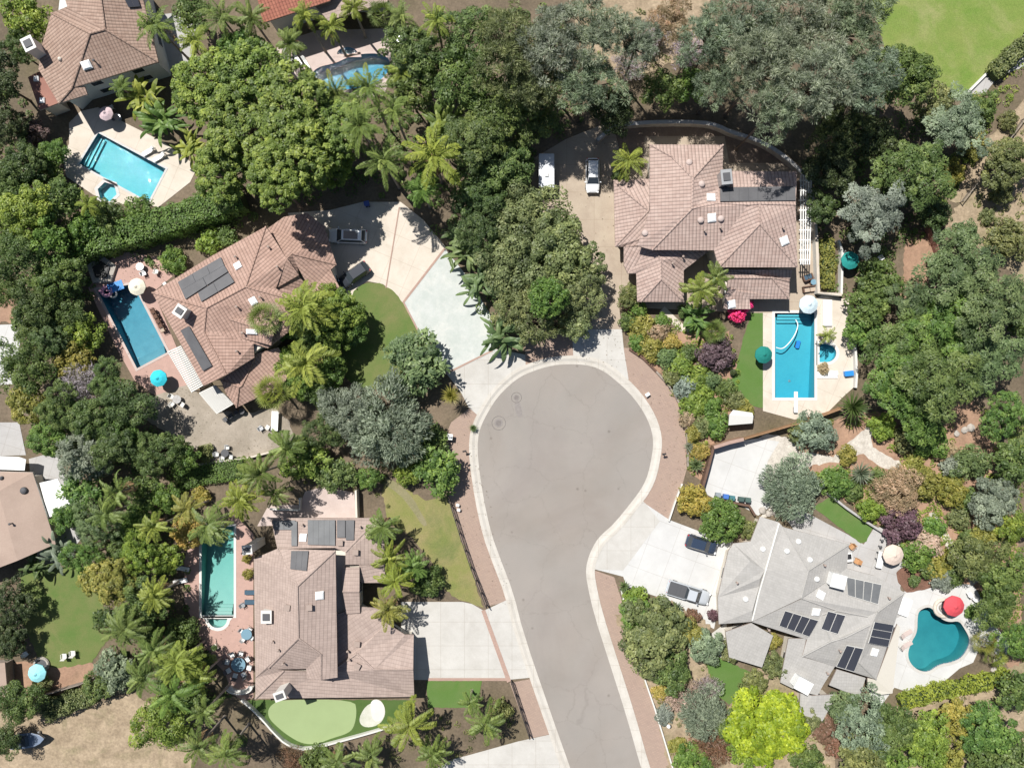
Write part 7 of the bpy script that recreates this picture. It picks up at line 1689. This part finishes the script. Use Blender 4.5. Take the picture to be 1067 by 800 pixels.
for k in range(8):
    a = k * .785 + .25; chair(248.5 + 12 * math.cos(a), 692 + 12 * math.sin(a), -a + math.pi, 'charcoal', 'white cushioned chair at the big round dining table, ' + dirs[k], 'chairs at the big round dining table', soft='white', s=1.25)
P = W(250, 717, .45); t = thing('garden_bench', 'curved white stone bench at the end of the long pool deck', 'bench', (P.x, P.y, GZ + .055))
m = MB(); arc = [(1.9 * math.cos(a), 1.0 * math.sin(a) + .3) for a in [math.pi + math.pi * i / 12 for i in range(13)]]
m.prism(arc + [(x * .6, y * .55 + .15) for x, y in arc[::-1]], 0, .42); m.build('seat', 'offwhite', t, local=True); MB().prism(arc + [(x * .9, y * .86 + .02) for x, y in arc[::-1]], .424, .8).build('backrest', 'offwhite', t, local=True)
P = W(224, 674, .5); t = thing('planter', 'square stone planter beside the half-round spa', 'planter', (P.x, P.y, GZ + .055), .6)
MB().box((0, 0, 0), (.8, .8, .5), bev=.04).build('pot', 'cream_concrete', t, local=True); f = mesh_obj('plant', random.choice(KINDS['shrub'])[0], t); f.location = (0, 0, .6); f.scale = (.35,) * 3; f.color = tint('deep')
# bright blue pool
hose = MB(); pts = [(808.5, 362), (815, 364), (822, 358), (829, 348), (832, 338), (829, 333)]; sp = smooth_line(pts, 2); hose.path([W(x, y, -.03) for x, y in sp], .07, 8)
o = hose.build('cleaner_hose', 'white'); tag(o, 'white curved cleaner hose floating in the bright blue pool', 'hose')
P = W(831, 359, -1.2); t = thing('pool_cleaner', 'dark blue pool cleaning robot on the floor of the bright blue pool', 'pool cleaner', (P.x, P.y, -1.38), 1.3); MB().box((0, 0, .08), (1.1, .55, .3), bev=.12).build('body', 'blue_vinyl', t, local=True)
for s in (-1, 1): MB().box((0, s * .33, .0), (.9, .12, .2), bev=.04).build('track', 'black', t, local=True)
P = W(829, 420, .5); t = thing('diving_board', 'white diving board at the lower end of the bright blue pool', 'diving board', (P.x, P.y, GZ + .07)); MB().box((0, .15, .42), (.5, 2.9, .07), bev=.03).build('board', 'white', t, local=True); MB().box((0, -.9, 0), (.45, .7, .42)).build('stand', 'greymetal', t, local=True)
P = W(862, 392, .3); t = thing('deck_steps', 'white steps beside the round spa of the bright blue pool', 'steps', (P.x, P.y, GZ + .05)); MB().box((0, .25, 0), (2.9, 1.0, .16)).box((0, .42, .163), (2.9, .55, .14)).build('tread', 'white', t, local=True)
P = W(862, 326, .3); t = thing('stone_bench', 'long white stone slab along the bright blue pool terrace', 'bench', (P.x, P.y, GZ + .05)); MB().box((0, 0, .0), (1.25, 3.6, .3), bev=.03).build('slab', 'white', t, local=True)
P = W(884.5, 389, .5); t = thing('storage_box', 'blue lidded box at the corner of the pool terrace', 'box', (P.x, P.y, GZ + .05), .1); MB().box((0, 0, 0), (1.15, .65, .5), bev=.03).build('body', 'blue_vinyl', t, local=True); MB().box((0, 0, .503), (1.22, .72, .07), bev=.05).build('lid', 'blue_vinyl', t, local=True)
def sofa(px, py, rz, mat, soft, label, w=1.9):
    P = W(px, py, .5); t = thing('outdoor_sofa', label, 'sofa', (P.x, P.y, GZ + .055), rz)
    MB().box((0, 0, 0), (w, .85, .26), bev=.04).build('base', mat, t, local=True); MB().box((0, -.36, .264), (w, .14, .42), bev=.04).build('backrest', mat, t, local=True)
    for s in (-1, 1): MB().box((s * (w / 2 - .08), .07, .264), (.16, .7, .26), bev=.03).build('armrest', mat, t, local=True)
    for s in (-1, 1): MB().box((s * (w / 4 - .06), .06, .264), (w / 2 - .2, .64, .14), bev=.06).build('cushion', soft, t, local=True)
    return t
sofa(844, 301, R_(188), 'wood_dark', 'tan_cloth', 'tan cushioned sofa on the terrace between the patio roof and the side wall'); sofa(842, 289, R_(20), 'wood_dark', 'navy_cloth', 'dark sofa under the end of the white side pergola', 1.4)
table(847.5, 294, .4, 'wood_dark', 'small round teal table between the two terrace sofas', top2='table_glass')
P = W(763.5, 388, .5); t = thing('planter', 'round black pot at the edge of the crescent lawn', 'planter', (P.x, P.y, GZ + .04)); MB().lathe([(.28, 0), (.42, .5), (.46, .55), (.40, .55), (.36, .48)], (0, 0, 0), 18).build('pot', 'black', t, local=True); f = mesh_obj('plant', random.choice(KINDS['shrub'])[0], t); f.location = (0, 0, .65); f.scale = (.4,) * 3; f.color = tint('dark')
chair(880, 264, .3, 'offwhite', 'white chair beside the teal parasol'); chair(917, 268.5, 2.2, 'white', 'white chair under the compact tree by the clay path')
# kidney pool and back patio
P = W(983, 633.5, .4); t = thing('round_bench', 'round stone seat ring under the red parasol', 'bench', (P.x, P.y, GZ + .05)); MB().torus((0, 0, .22), 1.15, .24, 24, 8).build('ring', 'cream_concrete', t, local=True); MB().lathe([(.5, 0), (.5, .4), (.46, .43)], (0, 0, 0), 18).build('table', 'stone', t, local=True)
P = W(942.5, 632, .4); t = thing('daybed', 'wide white daybed beside the grey house and the kidney pool', 'daybed', (P.x, P.y, GZ + .055), R_(-20)); MB().box((0, 0, 0), (1.6, 2.5, .3), bev=.05).build('base', 'white', t, local=True); MB().box((0, 0, .304), (1.5, 2.4, .14), bev=.1).build('mattress', 'white', t, local=True)
for x, y, a, l in ((887, 569, -2.4, 'near the house corner'), (892.5, 584, 2.7, 'lower, beside the white chest')): chair(x, y, a, 'orange_wood', 'wooden armchair on the grey patio, ' + l, 'wooden armchairs on the grey patio', soft='orange_wood', s=1.25)
P = W(884, 580, .6); t = thing('barbecue', 'white barbecue with black grill on the grey patio', 'barbecue', (P.x, P.y, GZ + .055), .1); MB().box((0, 0, 0), (.75, 1.25, .8), bev=.03).build('body', 'white', t, local=True); MB().box((0, .1, .803), (.55, .7, .05)).build('grill', 'black', t, local=True); MB().tube((-.42, -.4, .7), (-.42, .4, .7), .02).build('handle', 'greymetal', t, local=True)
table(917, 583, (.85, 2.3), 'white', 'long white table beside the beige parasol', rz=-.2, rnd=False)
for k in range(5):
    x, y = 913.5 - k * 1.7 + 6, 556 + k * 6.5
    P = W(x, y, .2); t = thing('garden_bollard', 'low dark path light on the grey patio, ' + ('nearest the curb wall', 'second from the curb wall', 'in the middle of its row', 'second from the long table', 'nearest the long white table')[k], 'path light', (P.x, P.y, GZ + .05), 0, 'path lights on the grey patio')
    MB().lathe([(.14, 0), (.12, .04), (.05, .06), (.05, .55)], (0, 0, 0), 12).build('post', 'charcoal', t, local=True); MB().lathe([(.05, .55), (.2, .58), (.17, .64), (.03, .7)], (0, 0, 0), 12).build('cap', 'charcoal', t, local=True)
for x, y, a, l in ((1010, 619, 2.0, 'nearer the red parasol'), (1016, 624, 2.4, 'nearer the shade of the trees')): chair(x, y, a, 'white', 'white wire chair on the kidney pool deck, ' + l, 'white wire chairs by the kidney pool')
for x, y, l in ((944, 660, 'upper'), (944, 672, 'lower')): lounger(x, y, R_(30), 'pale_pink', f'pale lounger between the grey house and the kidney pool, {l} of the pair', 'pale loungers by the kidney pool')
# turquoise pool and curved pool
lounger(155, 158, R_(210), 'white', 'white lounger at the upper corner of the turquoise pool deck'); lounger(166, 164, R_(210), 'white', 'white lounger half under the banana clump by the turquoise pool')
chair(116, 112, 2.0, 'offwhite', 'pale chair under the pink parasol'); table(122, 122, .5, 'greymetal', 'round grey table in the shade of the pink parasol')
for x, y, l in ((300, 58, 'nearest the ficus grove'), (310, 62, 'in the middle'), (318, 66, 'nearest the curved pool')): lounger(x, y, R_(-60), 'white', 'white lounger on the shaded deck of the curved pool, ' + l, 'white loungers by the curved pool')
table(418, 42, .6, 'greymetal', 'round table on the sunny end of the curved pool deck'); chair(412, 44, 0, 'charcoal', 'dark chair at the round table by the curved pool'); chair(424, 38, 2.8, 'offwhite', 'white chair at the round table by the curved pool')
chair(27, 681, .6, 'white', 'white chair in the black tree shadow near the shed'); 
for x, y, l in ((67.5, 683, 'outer'), (76.5, 680, 'inner')): chair(x, y, 1.6, 'offwhite', f'white chair at the end of the oval lawn, {l} of the pair', 'white chairs on the oval lawn', s=1.2)
P = W(43, 692.5, .3); t = thing('fire_pit', 'round stone fire pit beside the pale blue parasol', 'fire pit', (P.x, P.y, GZ + .04)); MB().torus((0, 0, .18), .95, .2, 20, 6).build('ring', 'stone', t, local=True); MB().lathe([(.72, 0), (.7, .06), (.3, .1)], (0, 0, 0), 16).build('ash', 'charcoal', t, local=True)

# ------------------------------------------------------------------ walls and fences, each a run of its own
def wall(line, th, h, mat, label, name='garden_wall', cat='wall', cap=None, z0=0.0, closed=False, smooth=0):
    if smooth: line = smooth_line(line, smooth)
    g = [W(x, y, h) for x, y in line]; n = len(g); l, r = [], []
    for i in range(n):
        a, b = g[max(i - 1, 0)], g[min(i + 1, n - 1)]; d = (b - a); d.z = 0; d.normalize(); s = Vector((-d.y, d.x, 0)) * th / 2; l.append(g[i] + s); r.append(g[i] - s)
    t = thing(name, label, cat, tuple(Vector((g[0].x, g[0].y, GZ)))); m = MB()
    for i in range(n - 1):
        q = [l[i], r[i], r[i + 1], l[i + 1]]; lo = [Vector((p.x, p.y, z0)) for p in q]
        m.raw(q + lo, [[0, 1, 2, 3], [1, 0, 4, 5], [2, 1, 5, 6], [3, 2, 6, 7], [0, 3, 7, 4]] if i in (0, n - 2) else [[0, 1, 2, 3], [2, 1, 5, 6], [0, 3, 7, 4]])
    m.build('wall', mat, t)
    if cap:
        c = MB()
        for i in range(n - 1):
            k = .06; up = Vector((0, 0, .07)); q = [l[i] + (l[i] - r[i]) * k + up, r[i] - (l[i] - r[i]) * k + up, r[i + 1] - (l[i + 1] - r[i + 1]) * k + up, l[i + 1] + (l[i + 1] - r[i + 1]) * k + up]
            c.raw(q + [p - up + Vector((0, 0, .003)) for p in q], [[0, 1, 2, 3], [2, 1, 5, 6], [0, 3, 7, 4], [7, 6, 5, 4]])
        c.build('coping', cap, t)
    return t
def fence(line, h, mat, label, style='rail', post_gap=2.2):
    g = [W(x, y, h * .7) for x, y in line]; t = thing('garden_fence', label, 'fence', (g[0].x, g[0].y, GZ))
    for i in range(len(g) - 1):
        a, b = Vector((g[i].x, g[i].y, GZ)), Vector((g[i + 1].x, g[i + 1].y, GZ)); e = b - a; L = e.length; rz = math.atan2(e.y, e.x); m = MB()
        if style == 'board':
            k = int(L / .16)
            for j in range(k): c = a + e * ((j + .5) / k); m.box((c.x, c.y, GZ + .05), (.145, .03, h - .08 + .02 * math.sin(j * 7)), rz)
        else:
            k = int(L / .13)
            for j in range(k): c = a + e * ((j + .5) / k); m.box((c.x, c.y, GZ + .08), (.022, .022, h - .1), rz)
            for zz in (.15, h - .12): c = a + e / 2; m.box((c.x, c.y, GZ + zz), (L, .045, .05), rz)
        m.build('panel', mat, t)
        c = a + e / 2; MB().box((c.x, c.y, GZ + h - .05), (L, .09, .05), rz).build('rail', mat, t)
        k = max(1, round(L / post_gap))
        for j in range(k + (i == len(g) - 2)): c = a + e * (j / k); MB().box((c.x, c.y, 0), (.12, .12, h + .12), rz).build('post', mat, t)
    return t
fence([(466, 514), (479, 556), (491, 592), (507, 632)], 1.6, 'black', 'black iron fence between the dry lawn and the paver verge')
fence([(533, 711), (552, 768)], 1.4, 'black', 'black iron fence along the short paver verge below the concrete driveway')
wall([(743.5, 466.5), (738, 488), (731.5, 511)], .35, 1.3, 'wood_dark', 'brown retaining wall between the verge and the parking pad', 'retaining_wall')
wall([(744, 466), (760, 461), (775, 457.5)], .4, 1.9, 'clay', 'brown block wall at the top of the parking pad', 'retaining_wall', cap='brick_edge')
fence([(775, 457), (810, 447), (845, 437), (877, 425)], 1.9, 'wood', 'long wooden fence between the pool terrace and the gravel path', 'board')
wall([(745, 520), (770, 525), (781, 527), (787, 537)], .3, .9, 'wood_dark', 'low brown wall behind the wheelie bins', 'retaining_wall')
wall([(622, 146), (634, 136), (644, 131), (662, 128.5), (692, 127), (732, 127.5), (748, 131), (762, 138), (780, 143), (796, 149), (812, 159), (826, 170), (838, 182), (845, 198), (848, 216)], .45, 1.3, 'stone', 'curved grey retaining wall round the back of the pink-tiled house', 'retaining_wall', cap='grey_concrete', smooth=1)
wall([(849, 222), (851, 250), (853, 305), (877, 307)], .35, 1.2, 'offwhite', 'white terrace wall beside the side pergola strip', cap='cream_concrete')
wall([(877, 307), (878, 262), (874, 250)], .3, 1.0, 'offwhite', 'white wall on the far side of the planted strip')
wall([(891, 345), (893, 390), (892, 404)], .3, .8, 'offwhite', 'low white wall edging the bright blue pool terrace')
wall([(251, 729.5), (258, 735), (267, 743.5), (276, 753), (284, 762.5), (298, 776), (313, 781), (328, 779.5), (352, 773), (383, 764.5), (403, 758.5)], .22, .8, 'offwhite', 'curving white wall round the putting green', smooth=1)
wall([(863, 514), (882, 529), (902, 543), (923, 556)], .3, .8, 'grey_concrete', 'grey curb wall along the crescent lawn of the grey house')
wall([(672, 708), (682, 737), (692, 770), (702, 803), (720, 855)], .2, .55, 'offwhite', 'low white wall at the edge of the lower paver verge')
wall([(647, 613), (652, 634)], .2, .6, 'offwhite', 'short white wall at the corner of the white driveway')
wall([(711, 504), (704, 522), (697, 543)], .2, .5, 'offwhite', 'low white edging beside the yellow-flowering shrub')
wall([(684, 387), (700, 405), (713, 430), (716.5, 452), (717, 486)], .25, .5, 'grey_wood', 'curved timber edging between the verge and the flower bank', smooth=1)
wall([(656, 363.5), (670, 373), (684, 387)], .3, .45, 'wood_dark', 'dark timber edging at the top of the curved verge')
wall([(546, 343.5), (574, 343), (598, 344)], .3, .9, 'brick_edge', 'low brick wall of the paved bed at the island foot')
wall([(1007, 98), (1037, 68), (1067, 38), (1100, 5)], .3, .5, 'offwhite', 'thin white wall along the park lawn')
wall([(207, 484), (224, 481.5), (258, 477), (285, 470)], .25, .7, 'cream_concrete', 'low pale wall on the lower edge of the yard')
wall([(281, 530.5), (312, 531.5), (312, 519)], .2, .9, 'offwhite', 'white wall beside the pale pink patio')
wall([(370.5, 511), (371.5, 540)], .25, 1.6, 'stucco', 'tan wall at the end of the pale pink patio')
wall([(964, 598), (976, 612)], .2, .5, 'wood', 'timber edging of the red-brown mulch bed')
fence([(966, 236), (974, 254), (978, 266)], 1.5, 'red_flat', 'short reddish wooden fence across the clay path', 'board')
fence([(20, 732), (50, 722), (84, 712), (100, 704)], 1.5, 'grey_wood', 'weathered grey fence above the dirt yard', 'board')
fence([(1003, 210), (1016, 193), (1042, 158), (1067, 124)], 1.0, 'grey_wood', 'low wooden trail fence beside the dirt track')
wall([(690, 322), (700, 332), (714, 345), (728, 352)], 1.0, .09, 'cream_concrete', 'curving pale entry path slab in front of the pink-tiled house', 'stepping_path', 'path', smooth=1)

# ------------------------------------------------------------------ street things
P = W(468, 455, 1.1); t = thing('mailbox', 'white-topped mailbox pillar beside the paver verge', 'mailbox', (P.x, P.y, GZ + .03), -.1); MB().box((0, 0, 0), (.5, .5, .95)).build('pillar', 'stone', t, local=True); MB().box((0, 0, .953), (.95, .8, .1), bev=.04).build('cap', 'white', t, local=True); MB().box((.1, 0, 1.056), (.5, .26, .22), bev=.06).build('box', 'greymetal', t, local=True)
for x, y, l, c in ((484, 470, 'black mailbox on a post beside the kerb, across from the white-topped pillar', 'black'), (692, 473, 'black mailbox on a post beside the kerb below the flower bank', 'black')):
    P = W(x, y, 1.1); t = thing('mailbox', l, 'mailbox', (P.x, P.y, GZ + .03), .2); MB().box((0, 0, 0), (.1, .1, 1.0)).build('post', 'wood_dark', t, local=True); b = MB(); b.box((0, 0, 1.0), (.52, .22, .14)); b.tube((-.26, 0, 1.14), (.26, 0, 1.14), .11, .11, 12); b.build('box', c, t, local=True); MB().box((.1, .125, 1.1), (.03, .02, .16)).build('flag', 'tail_red', t, local=True)
palm('yucca', 493, 446, 5, .5, 'jade', 'tiny dark spiky plant at the kerb'); 
for x, y, l in ((477, 526, 'upper'), (478, 531, 'lower')):
    P = W(x, y, .4); t = thing('utility_box', f'small white utility box on the paver verge, {l} of two', 'utility box', (P.x, P.y, GZ + .03), -.3, 'utility boxes on the verge'); MB().box((0, 0, 0), (.4, .32, .45), bev=.04).build('body', 'offwhite', t, local=True); MB().box((0, 0, .453), (.44, .36, .05), bev=.03).build('lid', 'white', t, local=True)
P = W(674.5, 411, .4); t = thing('utility_box', 'white utility box on the curved verge beside the turning circle', 'utility box', (P.x, P.y, GZ + .03), .6); MB().box((0, 0, 0), (.6, .4, .5), bev=.04).build('body', 'offwhite', t, local=True); MB().box((0, 0, .503), (.64, .44, .05), bev=.03).build('lid', 'white', t, local=True)
P = W(696, 755, .6); t = thing('garden_lamp', 'white globe lamp on the lower front slope', 'lamp', (P.x, P.y, GZ)); MB().tube((0, 0, 0), (0, 0, .7), .04, .04, 8).build('post', 'offwhite', t, local=True); MB().lathe([(.05, .7), (.22, .78), (.28, .95), (.2, 1.14), (.04, 1.2)], (0, 0, 0), 14).build('globe', 'white', t, local=True)
M['patch'] = surf('patch', (.20, .18, .17), (.24, .22, .205), scale=3, bscale=14, fine=.1)
def manhole(px, py, r, label):
    P = W(px, py, 0); t = thing('manhole_cover', label, 'manhole cover', (P.x, P.y, 0)); MB().lathe([(r * .62, 0), (r * .62, .016), (r * .60, .018)], (0, 0, 0), 28).build('collar', 'patch', t, local=True)
    b = MB(); b.lathe([(r * .42, .015), (r * .42, .024), (r * .4, .026)], (0, 0, 0), 24)
    for k in range(-3, 4): b.box((k * r * .1, 0, .0262), (.02, r * .6, .006))
    b.build('lid', 'greymetal' if False else 'patch2', t, local=True)
    rg = MB(); rg.torus((0, 0, .008), r, .05, 28, 6); rg.build('ring', 'patch', t, local=True)
M['patch2'] = surf('patch2', (.16, .145, .135), (.19, .17, .16), scale=4, bscale=18, fine=.15)
manhole(519.5, 440.5, .95, 'ringed manhole cover beside the kerb near the mailbox pillar'); manhole(538, 414, .7, 'smaller manhole cover above the ringed one')
pt = sheet('road_patch', [(536, 417), (541, 417), (545, 432), (541, 436), (537, 430)], .008, 'patch', smooth=1)
# rocks along the gravel path and deck
def rock(px, py, r, label, group):
    P = W(px, py, r * .5); b = MB(); b.lathe([(r * .8, -.05), (r, r * .25), (r * .75, r * .6), (r * .25, r * .75)], (0, 0, 0), 8)
    b.v = [Vector((v.x * random.uniform(.8, 1.2), v.y * random.uniform(.7, 1.2), v.z * random.uniform(.9, 1.1))) for v in b.v]
    o = b.build('boulder', 'stone'); o.location = (P.x, P.y, GZ + .03); o.rotation_euler = (0, 0, random.uniform(0, 6)); return tag(o, label, 'boulder', group)
for i, (x, y, r) in enumerate(((795, 532, .55), (801, 535, .5), (808, 533, .6), (815, 535, .45))): rock(x, y, r, ('first', 'second', 'third', 'fourth')[i] + ' boulder of the row under the weeping tree, counted from the parking pad', 'boulders under the weeping tree')
for i, (x, y, r) in enumerate(((1005, 448, .5), (1012, 446, .6), (997, 452, .45))): rock(x, y, r, ('middle-sized', 'largest', 'smallest')[i] + ' of three boulders at the edge of the brown dirt patch', 'boulders at the dirt patch')
for i, (x, y, r) in enumerate(((1040, 690, .6), (1045, 678, .5), (1036, 698, .5), (1030, 704, .45))): rock(x, y, r, ('largest boulder beside the kidney pool deck', 'boulder beside the deck nearest the frame-edge tree', 'boulder beside the low fan palms', 'boulder at the end of the lime hedge')[i], 'boulders by the kidney pool')
# ------------------------------------------------------------------ camera, light, world
cam = bpy.data.cameras.new('camera'); co = bpy.data.objects.new('camera', cam); COL.objects.link(co)
co.location = (0, 0, H); co.rotation_euler = (0, 0, 0)
cam.sensor_width = 36; cam.lens = 36 * H / (1067 / PX); cam.clip_end = 2000; cam.clip_start = 0.5
SC.camera = co
EL = R_(58); DX, DY = 0.62, -0.785      # shadows fall towards (DX, DY)
w = bpy.data.worlds.new('World'); SC.world = w; w.use_nodes = True
nt = w.node_tree; nt.nodes.clear(); out = nt.nodes.new('ShaderNodeOutputWorld'); bg = nt.nodes.new('ShaderNodeBackground'); sk = nt.nodes.new('ShaderNodeTexSky')
sk.sky_type = 'NISHITA'; sk.sun_disc = False; sk.sun_elevation = EL; sk.sun_rotation = math.atan2(-DX, -DY); sk.air_density = 1.0; sk.dust_density = 1.0
bg.inputs[1].default_value = 0.058
nt.links.new(sk.outputs[0], bg.inputs[0]); nt.links.new(bg.outputs[0], out.inputs[0])
sl = bpy.data.lights.new('sun', 'SUN'); sl.energy = 5.0; sl.angle = R_(0.53); sl.color = (1.0, 0.965, 0.91)
so = bpy.data.objects.new('sun', sl); COL.objects.link(so); so.location = (-60, 80, 120)
so.rotation_euler = Vector((DX * math.cos(EL), DY * math.cos(EL), -math.sin(EL))).to_track_quat('-Z', 'Y').to_euler()
SC.view_settings.view_transform = 'Standard'; SC.view_settings.look = 'None'; SC.view_settings.exposure = 0.44; SC.view_settings.gamma = 1.0
SC.render.engine = 'CYCLES'; SC.cycles.use_denoising = True
SC.cycles.max_bounces = 6; SC.cycles.transparent_max_bounces = 16; SC.cycles.volume_bounces = 0; SC.cycles.diffuse_bounces = 3
SC.cycles.caustics_reflective = False; SC.cycles.caustics_refractive = False
